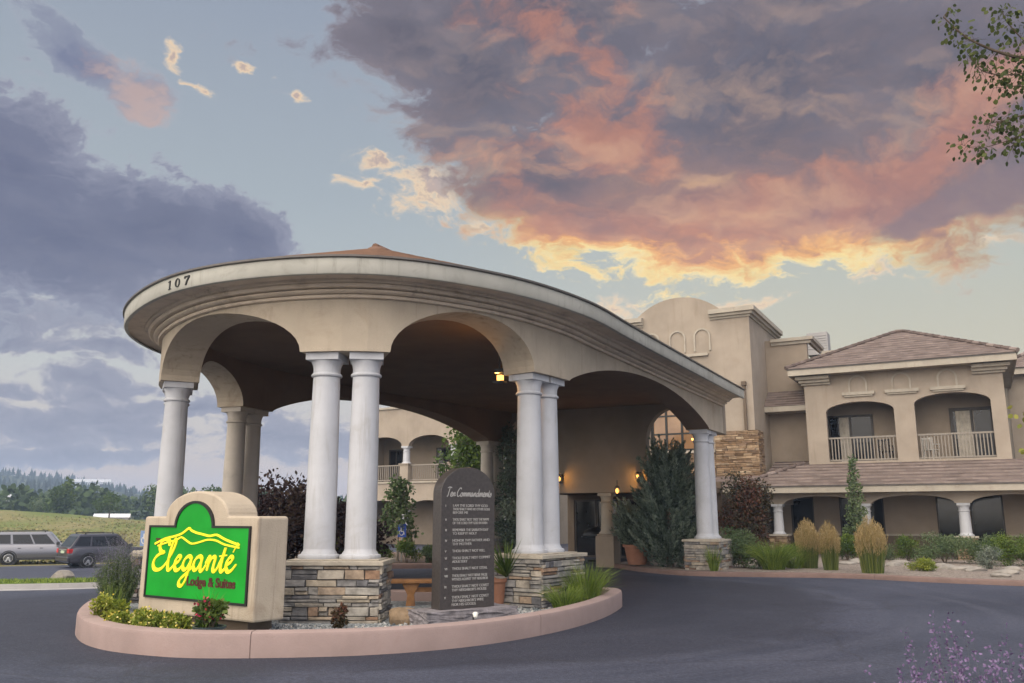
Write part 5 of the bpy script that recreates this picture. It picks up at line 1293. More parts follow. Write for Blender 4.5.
def suv(label, x, y, heading, L, Wd, H, paint, wb, rw=0.385, boxy=False, group='vehicles in the lower car park'):
    z = terr(x, y); t = thing('parked_suv', label, 'car', (x, y, z), heading, group)
    B = Matrix.Translation((x, y, z)) @ Matrix.Rotation(heading, 4, 'Z')
    hL = L / 2; hw = Wd / 2
    # stations along x (front is +x): lower edge, shoulder half width, belt height, roof height (None = no cabin), roof half width
    belt = H * 0.60
    fx_, rx_ = wb / 2 + 0.02, -wb / 2 + 0.02
    xs = [-hL, -hL + 0.06, -hL + 0.25, rx_ - 0.5, rx_, rx_ + 0.5, 0, fx_ - 0.95, fx_ - 0.5, fx_, fx_ + 0.5, hL - 0.25, hL - 0.06, hL]
    def low(xx): return 0.36 if abs(xx) > hL - 0.1 else 0.27
    def top(xx):
        if xx > fx_ - 0.75: return belt - 0.06 - 0.20 * smooth(xx, fx_ - 0.2, hL) * (0.7 if boxy else 1)
        return belt
    def wid(xx): return hw * (1 - 0.16 * max(0, (abs(xx) - hL + 0.45) / 0.45) ** 2)
    m = MB(); rings = []
    for xx in xs:
        w_, lo_, tp = wid(xx), low(xx), top(xx)
        rings.append([(xx, -w_ * 0.90, lo_), (xx, -w_ * 0.99, lo_ + 0.12), (xx, -w_, (lo_ + tp) / 2), (xx, -w_ * 0.97, tp - 0.10), (xx, -w_ * 0.90, tp), (xx, 0, tp + 0.02), (xx, w_ * 0.90, tp), (xx, w_ * 0.97, tp - 0.10), (xx, w_, (lo_ + tp) / 2), (xx, w_ * 0.99, lo_ + 0.12), (xx, w_ * 0.90, lo_)])
    k = len(rings[0]); vs = [v for r in rings for v in r]; fs = []
    for i in range(len(rings) - 1):
        for j in range(k): fs.append((i * k + j, i * k + (j + 1) % k, (i + 1) * k + (j + 1) % k, (i + 1) * k + j))
    fs += [tuple(range(k)), tuple(range((len(rings) - 1) * k, len(rings) * k))]
    m.add(vs, fs); body = loc(m, B).build('body', paint, t, smooth=True)
    # cabin
    rear0, rear1 = -hL + 0.06, -hL + (0.22 if boxy else 0.55); fr0, fr1 = fx_ - 0.55, fx_ - (1.25 if boxy else 1.40)
    cr = hw * 0.76; cb = hw * 0.90
    m = MB()
    bot = [(rear0, -cb, belt - 0.03), (fr0, -cb, belt - 0.09), (fr0, cb, belt - 0.09), (rear0, cb, belt - 0.03)]
    rr = [(rear1, -cr, H - 0.06), (fr1, -cr, H - 0.04), (fr1, cr, H - 0.04), (rear1, cr, H - 0.06)]
    rt = [(rear1 + 0.12, -cr + 0.10, H - 0.01), (fr1 - 0.12, -cr + 0.10, H), (fr1 - 0.12, cr - 0.10, H), (rear1 + 0.12, cr - 0.10, H - 0.01)]
    m.add(bot + rr + rt, [(i, (i + 1) % 4, 4 + (i + 1) % 4, 4 + i) for i in range(4)] + [(4 + i, 4 + (i + 1) % 4, 8 + (i + 1) % 4, 8 + i) for i in range(4)] + [(8, 9, 10, 11)])
    loc(m, B).build('cabin', paint, t, bevel=0.03)
    def side(u, v, sgn, out_=0.008):   # point on the cabin side: u along, v up
        p0 = Vector(bot[0]).lerp(Vector(bot[1]), u); p1 = Vector(rr[0]).lerp(Vector(rr[1]), u); p = p0.lerp(p1, v)
        return (p.x, (p.y - out_) * (1 if sgn < 0 else -1), p.z)
    for sgn in (-1, 1):
        for u0, u1 in ((0.045, 0.30), (0.335, 0.62), (0.645, 0.925)):
            m = MB(); f = [side(u, v, sgn) for u, v in ((u0, 0.16), (u1, 0.16), (u1 - (0.02 if u1 > 0.9 else 0), 0.86), (u0, 0.86))]; b = [side(u, v, sgn, -0.02) for u, v in ((u0, 0.16), (u1, 0.16), (u1 - (0.02 if u1 > 0.9 else 0), 0.86), (u0, 0.86))]
            m.add(f + b, [(0, 1, 2, 3)] + [(i, (i + 1) % 4, 4 + (i + 1) % 4, 4 + i) for i in range(4)]); loc(m, B).build('side_window', M['car_glass'], t)
        m = MB(); m.tube([(rear1 + 0.3, sgn * (cr - 0.06), H + 0.05), (fr1 - 0.25, sgn * (cr - 0.06), H + 0.055)], 0.02, 6); m.box(rear1 + 0.3, rear1 + 0.36, sgn * (cr - 0.06) - 0.015, sgn * (cr - 0.06) + 0.015, H - 0.03, H + 0.05); m.box(fr1 - 0.31, fr1 - 0.25, sgn * (cr - 0.06) - 0.015, sgn * (cr - 0.06) + 0.015, H - 0.03, H + 0.05); loc(m, B).build('roof_rail', M['plastic'], t)
        m = MB(); m.box(fr0 - 0.30, fr0 - 0.12, sgn * hw - 0.02 if sgn > 0 else -hw - 0.16, sgn * hw + 0.16 if sgn > 0 else -hw + 0.02, belt + 0.0, belt + 0.17); loc(m, B).build('mirror', M['plastic'], t, bevel=0.03)
        for u in (0.42, 0.72):
            xx = rear0 + (fr0 - rear0) * u; m = MB(); m.box(xx - 0.08, xx + 0.08, sgn * hw * 0.985 - 0.02, sgn * hw * 0.985 + 0.02, belt - 0.20, belt - 0.165); loc(m, B).build('door_handle', M['plastic'], t)
        m = MB(); m.box(rx_ + 0.45, fx_ - 0.45, sgn * hw - 0.02, sgn * hw + 0.012, 0.27, 0.40); loc(m, B).build('sill', M['plastic'], t)
        m = MB(); m.box(-hL - 0.012, -hL + 0.24, sgn * hw * 0.80 - 0.13, sgn * hw * 0.80 + 0.155, belt - 0.30, belt - 0.06); loc(m, B).build('tail_light', M['tail_red'], t, bevel=0.02)
        m = MB(); m.box(hL - 0.24, hL - 0.015, sgn * hw * 0.70 - 0.15, sgn * hw * 0.70 + 0.15, belt - 0.42, belt - 0.26); loc(m, B).build('headlight', M['headlamp'], t, bevel=0.02)
        for xx in (rx_, fx_):
            wm = B @ Matrix.Translation((xx, sgn * (hw - 0.125), rw)) @ Matrix.Rotation(math.pi / 2 * (1 if sgn < 0 else -1), 4, 'X')
            m = MB(); m.lathe([(rw * 0.62, -0.11), (rw * 0.94, -0.11), (rw, -0.07), (rw, 0.08), (rw * 0.94, 0.125), (rw * 0.66, 0.125), (rw * 0.62, 0.10)], (0, 0, 0), 28, mat=wm, cap=False); wh = m.build('wheel', M['tyre'], t, smooth=True)
            m = MB(); m.lathe([(rw * 0.655, 0.118), (rw * 0.60, 0.125), (rw * 0.56, 0.07), (rw * 0.56, 0.03)], (0, 0, 0), 28, mat=wm, cap=False)
            for q in range(5):
                a_ = 2 * math.pi * q / 5 + 0.3; mm = wm @ Matrix.Rotation(a_, 4, 'Z'); m.box(0.03, rw * 0.58, -0.045, 0.045, 0.075, 0.112, mat=mm)
            m.lathe([(0.07, 0.07), (0.07, 0.118), (0.04, 0.125)], (0, 0, 0), 14, mat=wm); m.build('rim', M['rim'], wh)
            m = MB(); m.lathe([(rw * 1.12, 0.118), (rw * 1.12, -0.2)], (0, 0, 0), 28, mat=wm, cap=False); m.lathe([(rw * 0.2, -0.13), (rw * 0.9, -0.13)], (0, 0, 0), 28, mat=wm, cap=False); m.lathe([(rw * 1.0, 0.126), (rw * 1.17, 0.126), (rw * 1.17, 0.118), (rw * 1.0, 0.118)], (0, 0, 0), 28, mat=wm, cap=False); m.build('wheel_arch', M['plastic'], t)
    # rear and front glass
    for nm, b0, b1, r0, r1 in (('rear_window', bot[3], bot[0], rr[3], rr[0]), ('windscreen', bot[1], bot[2], rr[1], rr[2])):
        def gp(u, v, o_):
            p = Vector(b0).lerp(Vector(b1), u).lerp(Vector(r0).lerp(Vector(r1), u), v); return (p.x + o_ * (-1 if nm[0] == 'r' else 1), p.y, p.z)
        m = MB(); f = [gp(u, v, 0.010) for u, v in ((0.07, 0.12), (0.93, 0.12), (0.92, 0.88), (0.08, 0.88))]; b = [gp(u, v, -0.02) for u, v in ((0.07, 0.12), (0.93, 0.12), (0.92, 0.88), (0.08, 0.88))]
        m.add(f + b, [(0, 1, 2, 3)] + [(i, (i + 1) % 4, 4 + (i + 1) % 4, 4 + i) for i in range(4)]); loc(m, B).build(nm, M['car_glass'], t)
    m = MB(); m.box(-hL - 0.05, -hL + 0.10, -hw * 0.93, hw * 0.93, 0.36, 0.62); loc(m, B).build('bumper', paint if not boxy else M['plastic'], t, bevel=0.04)
    m = MB(); m.box(hL - 0.10, hL + 0.05, -hw * 0.90, hw * 0.90, 0.34, 0.60); loc(m, B).build('bumper', paint, t, bevel=0.04)
    m = MB(); m.box(hL - 0.02, hL + 0.012, -hw * 0.45, hw * 0.45, 0.62, belt - 0.26); loc(m, B).build('grille', M['plastic'], t, bevel=0.01)
    m = MB(); m.box(-hL - 0.015, -hL + 0.02, -0.27, 0.27, 0.80, 0.95); loc(m, B).build('number_plate', M['plate'], t, bevel=0.004)
    m = MB(); m.box(-hL - 0.012, -hL + 0.02, -hw * 0.55, hw * 0.55, 0.98, 1.03); loc(m, B).build('tailgate_trim', M['rim'], t)
    return t
suv('silver full size SUV parked side on at the left edge of the view', -28.6, 53.2, R(24), 5.6, 2.0, 1.9, car_paint('silver_paint', (0.17, 0.175, 0.205)), 3.3, boxy=True)
suv('dark grey SUV with red tail lamp and pale number plate parked at an angle', -23.2, 50.4, R(46), 5.05, 1.98, 1.85, car_paint('graphite_paint', (0.075, 0.072, 0.085)), 3.0)

# ================================================================== plants: numpy leaf clouds
def np_mesh(name, verts, k, rnd, mat, root=None):
    """verts (F, k, 3): F separate faces with k corners each"""
    F = len(verts); me = bpy.data.meshes.new(name)
    v = np.asarray(verts, dtype=np.float32).reshape(-1, 3)
    if root is not None:
        Mi = np.array(wmat(root).inverted()); v = (v @ Mi[:3, :3].T + Mi[:3, 3]).astype(np.float32)
    me.vertices.add(F * k); me.vertices.foreach_set('co', v.ravel())
    me.loops.add(F * k); me.loops.foreach_set('vertex_index', np.arange(F * k, dtype=np.int32))
    me.polygons.add(F); me.polygons.foreach_set('loop_start', np.arange(0, F * k, k, dtype=np.int32)); me.polygons.foreach_set('loop_total', np.full(F, k, dtype=np.int32))
    me.update(calc_edges=True)
    at = me.attributes.new('rnd', 'FLOAT', 'FACE'); at.data.foreach_set('value', np.asarray(rnd, dtype=np.float32))
    me.materials.append(mat); o = bpy.data.objects.new(name, me); COL.objects.link(o)
    if root is not None: o.parent = root
    return o
def unit(v): return v / np.maximum(1e-9, np.linalg.norm(v, axis=1, keepdims=True))
def leaf_faces(P, D, L, Wd, r, shape='leaf'):
    """P base points, D directions; folded-free leaves: 5 or 4 corner outline"""
    n = len(P); D = unit(D); up = unit(r.normal(size=(n, 3))); S = unit(np.cross(D, up))
    L = np.broadcast_to(L, (n,))[:, None]; Wd = np.broadcast_to(Wd, (n,))[:, None]
    if shape == 'leaf':
        N = np.cross(D, S)
        return np.stack([P, P + D * L * 0.35 + S * Wd * 0.5, P + D * L * 0.75 + S * Wd * 0.38 + N * L * 0.06, P + D * L + N * L * 0.12, P + D * L * 0.75 - S * Wd * 0.38 + N * L * 0.06, P + D * L * 0.35 - S * Wd * 0.5], 1), 6
    return np.stack([P - S * Wd * 0.5, P + S * Wd * 0.5, P + D * L], 1), 3
def crown_points(n, clusters, r):
    """clusters: list of (x, y, z, rx, ry, rz); points gather near the surface of each"""
    c = np.array(clusters, dtype=float); w_ = (c[:, 3] * c[:, 4] * c[:, 5]) ** 0.66; idx = r.choice(len(c), n, p=w_ / w_.sum())
    d = unit(r.normal(size=(n, 3))); rad = r.random(n) ** 0.45
    P = c[idx, :3] + d * rad[:, None] * c[idx, 3:6] * (0.9 + 0.25 * r.normal(size=(n, 1)) * 0.4)
    return P, d, idx, len(c)
def leafy(name, clusters, n, L, Wd, mat, root, seed, droop=0.0, shape='leaf'):
    r = np.random.default_rng(seed); P, d, idx, nc = crown_points(n, clusters, r)
    D = d * 0.8 + r.normal(size=(n, 3)) * 0.7; D[:, 2] -= droop
    f, k = leaf_faces(P, D, L * (0.6 + 0.7 * r.random(n)), Wd * (0.7 + 0.5 * r.random(n)), r, shape)
    tone = r.random(nc); rnd = np.clip(tone[idx] * 0.55 + r.random(n) * 0.45, 0, 1)
    return np_mesh(name, f, k, rnd, mat, root)
def blades(P, tips, Wd, r, rnd, name, mat, root, bend=0.15, seg=3):
    """grass blades from P to tips, bent outward; returns one mesh"""
    n = len(P); V = tips - P; H = V.copy(); H[:, 2] = 0
    S = unit(np.cross(V, np.tile([0, 0, 1.0], (n, 1)) + r.normal(size=(n, 3)) * 0.6)); Wd = np.broadcast_to(Wd, (n,))[:, None]
    def pt(t): return P + V * t + np.array([0, 0, 1.0]) * (np.linalg.norm(V, axis=1)[:, None] * bend * 4 * t * (1 - t)) * 0.5 - H * (bend * 2 * t * (1 - t))
    q = []; rr = []
    ts = np.linspace(0, 1, seg + 1)
    for a, b in zip(ts, ts[1:]):
        wa, wb = (1 - a * 0.75) * 0.5, (1 - b * 0.95) * 0.5
        q.append(np.stack([pt(a) - S * Wd * wa, pt(a) + S * Wd * wa, pt(b) + S * Wd * wb, pt(b) - S * Wd * wb], 1)); rr.append(rnd)
    return np_mesh(name, np.concatenate(q), 4, np.concatenate(rr), mat, root)
def gnd(x, y): return terr(x, y)
LF = {}
def foliage(name, a, b, c, tr=0.25, rough=0.65): LF[name] = rmat(name, [(0.0, a), (0.5, b), (1.0, c)], rough, 0.3, 0.08, trans=tr); return LF[name]
foliage('grass_green', (0.055, 0.10, 0.016), (0.13, 0.20, 0.030), (0.25, 0.31, 0.06))
foliage('leaf_green', (0.028, 0.058, 0.012), (0.065, 0.11, 0.020), (0.13, 0.18, 0.035))
foliage('leaf_yellow', (0.09, 0.13, 0.018), (0.18, 0.23, 0.03), (0.36, 0.36, 0.06))
foliage('leaf_plum', (0.022, 0.013, 0.016), (0.05, 0.026, 0.026), (0.085, 0.06, 0.035), 0.15)
foliage('leaf_red', (0.022, 0.032, 0.014), (0.060, 0.045, 0.022), (0.16, 0.055, 0.038), 0.2)
foliage('juniper', (0.030, 0.050, 0.038), (0.105, 0.145, 0.108), (0.25, 0.30, 0.23), 0.1, 0.75)
foliage('sage', (0.075, 0.10, 0.075), (0.14, 0.17, 0.13), (0.24, 0.27, 0.22), 0.15, 0.8)
foliage('sage_green', (0.05, 0.085, 0.036), (0.095, 0.14, 0.06), (0.17, 0.21, 0.10), 0.15, 0.8)
foliage('hedge', (0.030, 0.066, 0.009), (0.07, 0.12, 0.016), (0.15, 0.20, 0.03), 0.15)
foliage('lavender', (0.15, 0.11, 0.24), (0.24, 0.17, 0.36), (0.34, 0.26, 0.46), 0.1)
foliage('lavender_near', (0.10, 0.065, 0.145), (0.155, 0.105, 0.215), (0.22, 0.165, 0.285), 0.1)
foliage('lavender_grey', (0.12, 0.115, 0.17), (0.17, 0.155, 0.24), (0.24, 0.22, 0.32), 0.1)
foliage('reed_stem', (0.05, 0.085, 0.018), (0.11, 0.15, 0.03), (0.22, 0.23, 0.065), 0.2)
foliage('reed_plume', (0.27, 0.20, 0.085), (0.38, 0.28, 0.125), (0.52, 0.41, 0.22), 0.25, 0.85)
foliage('flower_red', (0.30, 0.02, 0.05), (0.42, 0.03, 0.07), (0.5, 0.06, 0.12), 0.1)
foliage('flower_yellow', (0.45, 0.36, 0.05), (0.6, 0.5, 0.1), (0.7, 0.62, 0.3), 0.1)
foliage('aspen', (0.030, 0.048, 0.014), (0.055, 0.075, 0.020), (0.10, 0.12, 0.03), 0.3)
foliage('aspen_yellow', (0.14, 0.16, 0.03), (0.24, 0.25, 0.05), (0.36, 0.34, 0.08), 0.3)
foliage('pine_far', (0.016, 0.028, 0.024), (0.026, 0.042, 0.034), (0.042, 0.060, 0.044), 0.0, 0.9)
foliage('broad_far', (0.030, 0.052, 0.018), (0.055, 0.088, 0.028), (0.10, 0.14, 0.045), 0.0, 0.9)

def grass_clump(label, x, y, z, n, h, spread, mat='grass_green', seed=0, wid=0.010, group=None, lean=1.0):
    r = np.random.default_rng(seed); t = thing('grass_clump', label, 'ornamental grass', (x, y, z), 0, group)
    a = r.random(n) * 6.283; rad = np.sqrt(r.random(n)) * spread * 0.32
    P = np.stack([x + rad * np.cos(a), y + rad * np.sin(a), np.full(n, z)], 1)
    out_ = spread * (0.2 + 0.9 * r.random(n)) * lean; a2 = a + r.normal(size=n) * 0.5; hh = h * (0.55 + 0.5 * r.random(n)) * (1 - 0.25 * (out_ / spread))
    T = np.stack([P[:, 0] + out_ * np.cos(a2) * 0.9, P[:, 1] + out_ * np.sin(a2) * 0.9, z + hh], 1)
    blades(P, T, wid * (0.7 + 0.6 * r.random(n)), r, r.random(n), 'blades', LF[mat], t, 0.25)
    return t
def reed_grass(label, x, y, z, n, h, rad0, seed, group):
    r = np.random.default_rng(seed); t = thing('reed_grass', label, 'ornamental grass', (x, y, z), 0, group)
    a = r.random(n) * 6.283; rad = np.sqrt(r.random(n)) * rad0 * 0.62
    P = np.stack([x + rad * np.cos(a), y + rad * np.sin(a), np.full(n, z)], 1); k = 0.55 + 0.75 * r.random(n); hh = h * (0.60 + 0.36 * r.random(n) ** 0.7) * (1 - 0.34 * (rad / (rad0 * 0.62)) ** 2)
    T = np.stack([x + (rad * (1.08 + 0.38 * k)) * np.cos(a), y + (rad * (1.08 + 0.38 * k)) * np.sin(a), z + hh], 1)
    blades(P, T, 0.010, r, r.random(n), 'stems', LF['reed_stem'], t, 0.02)
    # plumes: narrow tufts on the upper third of each stem
    m_ = n * 16; i = r.integers(0, n, m_); u = 1.08 - 0.42 * r.random(m_) ** 1.25; Q = P[i] + (T[i] - P[i]) * u[:, None] + r.normal(size=(m_, 3)) * 0.010
    D = unit(T[i] - P[i]) + r.normal(size=(m_, 3)) * 0.22
    f, kk = leaf_faces(Q, D, 0.07, 0.010, r, 'tri'); np_mesh('plumes', f, kk, r.random(m_), LF['reed_plume'], t)
    return t
def stems_mb(x, y, z, n, h, spread, seed, r0=0.012):
    rr = random.Random(seed); m = MB()
    for i in range(n):
        a = rr.random() * 6.28; s = spread * (0.3 + 0.7 * rr.random())
        pts = [(x + 0.03 * math.cos(a), y + 0.03 * math.sin(a), z)]
        for k in (0.4, 0.75, 1.0): pts.append((x + s * k * math.cos(a) + rr.uniform(-.05, .05) * spread, y + s * k * math.sin(a) + rr.uniform(-.05, .05) * spread, z + h * k * (0.8 + 0.2 * rr.random())))
        m.tube(pts, [r0, r0 * 0.8, r0 * 0.55, r0 * 0.3], 5)
    return m
def blob_clusters(x, y, z, rx, ry, h, n, seed, s=0.42):
    rr = random.Random(seed); out = []
    for i in range(n):
        a = rr.random() * 6.28; q = math.sqrt(rr.random()) * 0.72; zz = rr.random() ** 0.8
        sc = s * (0.7 + 0.6 * rr.random())
        ww = 1 - 0.45 * max(0, zz - 0.45)
        out.append((x + rx * q * math.cos(a) * ww, y + ry * q * math.sin(a) * ww, z + h * (0.10 + 0.76 * zz), rx * sc, ry * sc, h * sc * 0.55))
    return out
def bush(label, x, y, z, rx, ry, h, n, L, mat, seed, name='shrub', cat='shrub', wr=0.6, nclu=14, group=None, stems=True, flowers=None):
    t = thing(name, label, cat, (x, y, z), 0, group)
    leafy('foliage', blob_clusters(x, y, z, rx, ry, h, nclu, seed), n, L, L * wr, LF[mat], t, seed)
    if stems: stems_mb(x, y, z, 7, h * 0.75, min(rx, ry) * 0.7, seed, 0.014 * max(0.4, h)).build('stems', M['bark'], t)
    if flowers:
        r = np.random.default_rng(seed + 5); n2 = flowers[1]; cl = blob_clusters(x, y, z, rx * 1.04, ry * 1.04, h * 1.05, nclu, seed); P, d, idx, nc = crown_points(n2, cl, r); P = np.array(cl)[idx, :3] + d * np.array(cl)[idx, 3:6] * 1.02
        f, k = leaf_faces(P, d + r.normal(size=(n2, 3)) * .6, flowers[2], flowers[2] * 0.8, r); np_mesh('flowers', f, k, r.random(n2), LF[flowers[0]], t)
    return t
def spike_shrub(label, x, y, z, n, h, spread, seed, flower='lavender', leaf='sage', name='lavender', cat='lavender', wid=0.006, frac=0.45, leaves=6, fl=18):
    """upright stems, small grey leaves low down and flower spikes on the upper part"""
    r = np.random.default_rng(seed); t = thing(name, label, cat, (x, y, z))
    a = r.random(n) * 6.283; rad = np.sqrt(r.random(n)) * spread * 0.3; P = np.stack([x + rad * np.cos(a), y + rad * np.sin(a), np.full(n, z)], 1)
    o_ = spread * (0.1 + 0.9 * r.random(n)); a2 = a + r.normal(size=n) * 0.7; hh = h * (0.62 + 0.4 * r.random(n)) * (1 - 0.30 * (o_ / spread) ** 2)
    T = np.stack([x + o_ * np.cos(a2), y + o_ * np.sin(a2), z + hh], 1)
    blades(P, T, wid, r, r.random(n), 'stems', LF[leaf], t, 0.0)
    m_ = n * leaves; i = r.integers(0, n, m_); u = 0.12 + 0.6 * r.random(m_); Q = P[i] + (T[i] - P[i]) * u[:, None]
    f, k = leaf_faces(Q, unit(T[i] - P[i]) + r.normal(size=(m_, 3)) * 0.7, 0.05, 0.012, r); np_mesh('leaves', f, k, r.random(m_), LF[leaf], t)
    m_ = n * fl; i = r.integers(0, n, m_); u = (1 - frac) + frac * 1.04 * r.random(m_); Q = P[i] + (T[i] - P[i]) * u[:, None] + r.normal(size=(m_, 3)) * 0.006
    D = r.normal(size=(m_, 3)) + unit(T[i] - P[i]) * 0.8; f, k = leaf_faces(Q, D, 0.013, 0.008, r); np_mesh('flowers', f, k, r.random(m_), LF[flower], t)
    return t
def limb_tree(label, x, y, z, h, trunk_r, clusters, n, L, mat, seed, name='tree', cat='tree', wr=0.7, bark='bark', group=None, lean=(0, 0), droop=0.2, max_limbs=26):
    """tapered trunk, a limb to each leaf cluster, leaves gathered round the limb ends"""
    t = thing(name, label, cat, (x, y, z), 0, group); rr = random.Random(seed); m = MB()
    tp = [Vector((x + lean[0] * k * k + rr.uniform(-.04, .04) * h * .2 * k, y + lean[1] * k * k, z - 0.05 + h * 0.92 * k)) for k in (0, .15, .3, .45, .6, .75, .9, 1.0)]
    m.tube(tp, [trunk_r * 1.25, trunk_r, trunk_r * .9, trunk_r * .78, trunk_r * .6, trunk_r * .42, trunk_r * .25, trunk_r * .1], 10)
    m.build('trunk', M[bark], t, smooth=True)
    m = MB()
    for c in clusters[:max_limbs]:
        e = Vector(c[:3]); kk = max(0.2, min(0.92, (e.z - z) / h * 0.72)); i = min(6, int(kk * 7)); s = tp[i].lerp(tp[i + 1], kk * 7 - i) if i < 7 else tp[6]
        mid_ = s.lerp(e, 0.5) + Vector((rr.uniform(-.1, .1), rr.uniform(-.1, .1), -0.02 * (e - s).length)) * min(1, (e - s).length)
        r1 = max(0.006, trunk_r * 0.30); m.tube([s, mid_, e], [r1, r1 * 0.65, r1 * 0.25], 6)
        for q in range(3):
            e2 = e + Vector((rr.uniform(-1, 1) * c[3], rr.uniform(-1, 1) * c[4], rr.uniform(-.6, .9) * c[5])) * 0.8
            m.tube([mid_.lerp(e, 0.6), e.lerp(e2, 0.5), e2], [r1 * 0.35, r1 * 0.22, r1 * 0.1], 5)
    m.build('limbs', M[bark], t, smooth=True)
    leafy('crown', clusters, n, L, L * wr, LF[mat], t, seed, droop); return t
def juniper(label, x, y, z, h, rad, seed, n_sp=230, per=85):
    t = thing('juniper', label, 'juniper', (x, y, z)); r = np.random.default_rng(seed)
    m = MB(); m.tube([(x, y, z - .05), (x, y, z + h * .5), (x, y, z + h * .95)], [0.12, 0.08, 0.015], 8); m.build('trunk', M['bark'], t)
    Pn, Dn, rn, Ln = [], [], [], []
    for i in range(n_sp):
        u = r.random() ** 0.85; a = r.random() * 6.283; prof = (min(1.0, (u + 0.16) * 3.2)) * (1 - u) ** 0.62 * 1.12
        R_ = rad * prof * (0.55 + 0.55 * r.random()); b = np.array([x + R_ * 0.55 * math.cos(a), y + R_ * 0.55 * math.sin(a), z + h * u * 0.88])
        up = 0.9 + 0.9 * u; d = np.array([math.cos(a), math.sin(a), up]); d /= np.linalg.norm(d); ln = (0.45 + 0.6 * r.random()) * (0.7 + 0.3 * rad)
        tone = r.random()
        tt = r.random(per); spine = b + d * (tt * ln)[:, None] * 1.25; off = r.normal(size=(per, 3)) * (0.062 * (1 - tt * 0.75))[:, None]
        Pn.append(spine + off); Dn.append(d + off * 6 + r.normal(size=(per, 3)) * 0.25); rn.append(np.clip(tone * 0.45 + 0.25 * tt + r.random(per) * 0.3, 0, 1)); Ln.append(np.full(per, 0.11))
    P = np.concatenate(Pn); D = np.concatenate(Dn); f, k = leaf_faces(P, D, np.concatenate(Ln), 0.042, r); np_mesh('foliage', f, k, np.concatenate(rn), LF['juniper'], t); return t

# ------------------------------------------------------------------ plants of the island
bush('round green bush at the left end of the row before the sign', -5.72, 12.55, 0.10, 0.30, 0.28, 0.42, 2600, 0.055, 'leaf_yellow', 101, nclu=9, group='low bushes in front of the sign', flowers=('flower_yellow', 60, 0.03))
bush('flowering yellow green bush second from the left before the sign', -5.12, 11.95, 0.10, 0.34, 0.26, 0.36, 2600, 0.05, 'leaf_yellow', 102, nclu=9, group='low bushes in front of the sign', flowers=('flower_yellow', 240, 0.03))
bush('flowering yellow green bush in the middle before the sign', -4.70, 11.62, 0.10, 0.30, 0.26, 0.34, 2400, 0.05, 'leaf_yellow', 103, nclu=9, group='low bushes in front of the sign', flowers=('flower_yellow', 220, 0.03))
bush('low yellow green bush beside the dark flower pot', -4.32, 11.38, 0.10, 0.26, 0.24, 0.32, 2000, 0.05, 'leaf_yellow', 104, nclu=9, group='low bushes in front of the sign', flowers=('flower_yellow', 120, 0.03))
bush('potted plant with dark red flowers growing from the glazed pot', -3.80, 11.18, 0.24, 0.22, 0.2, 0.34, 1300, 0.07, 'leaf_green', 105, name='flowering_plant', cat='plant', nclu=8, flowers=('flower_red', 80, 0.04))
grass_clump('thin spiky grass standing tall in the flower pot', -3.86, 11.24, 0.24, 46, 0.66, 0.2, 'grass_green', 106, 0.008)
bush('small dark plant at the foot of the double column pedestal', -2.42, 12.55, 0.10, 0.13, 0.12, 0.30, 420, 0.055, 'leaf_red', 107, nclu=5, name='small_plant', cat='plant', stems=False)
spike_shrub('tall grey green lavender bush behind the left end of the sign', -6.68, 14.95, 0.10, 560, 1.28, 0.54, 108, frac=0.26, leaf='sage_green', leaves=14, fl=10, flower='lavender_grey')
grass_clump('wispy green grass against the left edge of the sign', -5.95, 13.2, 0.10, 90, 0.75, 0.26, 'grass_green', 109, 0.009)
grass_clump('bright green grass clump at the right hand tip of the island', 1.32, 15.75, 0.10, 620, 0.86, 0.62, 'grass_green', 110, 0.011, 'green grass clumps at the island tip')
grass_clump('lower green grass clump leaning out over the island kerb', 0.86, 14.75, 0.10, 420, 0.55, 0.46, 'grass_green', 111, 0.011, 'green grass clumps at the island tip')
r0 = random.Random(5)
yu = thing('spiky_plant', 'spiky yucca with sword leaves between the stone and column pedestal', 'yucca', (-0.1, 15.62, 0.6))
rr_ = np.random.default_rng(112); n_ = 70; a_ = rr_.random(n_) * 6.283; e_ = 0.3 + 1.1 * rr_.random(n_)
Pb = np.tile([-0.1, 15.62, 0.62], (n_, 1)); Tb = Pb + np.stack([np.cos(a_) * np.cos(e_), np.sin(a_) * np.cos(e_), np.sin(e_)], 1) * (0.55 + 0.2 * rr_.random((n_, 1)))
blades(Pb, Tb, 0.045, rr_, rr_.random(n_), 'leaves', LF['leaf_green'], yu, 0.03)
# ------------------------------------------------------------------ behind the portico
bush('dark plum leaved shrub behind the sign and columns', -6.55, 24.6, 0.0, 1.75, 1.5, 2.75, 9000, 0.13, 'leaf_plum', 120, nclu=30)
bush('dark plum leaved shrub filling the gap between the paired columns', -4.6, 24.8, 0.0, 1.2, 1.1, 2.2, 4500, 0.12, 'leaf_plum', 121, nclu=18)
cl = [(-4.05 + 0.45 * math.cos(k * 2.4) * (1 - k / 22), 31 + 0.45 * math.sin(k * 2.4) * (1 - k / 22), 1.1 + 0.12 * k, 0.36, 0.36, 0.28) for k in range(16)]
limb_tree('slender young tree growing before the railed balconies', -4.05, 31.0, 0.12, 3.1, 0.035, cl, 1500, 0.13, 'sage_green', 122, name='young_tree', bark='bark_pale')
cl = blob_clusters(-1.6, 38.5, 1.6, 2.3, 2.0, 5.4, 24, 123, 0.36)
limb_tree('leafy green tree beside the end of the railed balconies', -1.6, 38.5, 0, 6.2, 0.13, cl, 6500, 0.16, 'leaf_green', 123)
cl = [(0.12 + 0.34 * math.cos(k * 2.4), 30.3 + 0.34 * math.sin(k * 2.4), 0.5 + 0.2 * k, 0.62 - 0.016 * k, 0.62 - 0.016 * k, 0.42) for k in range(22)]
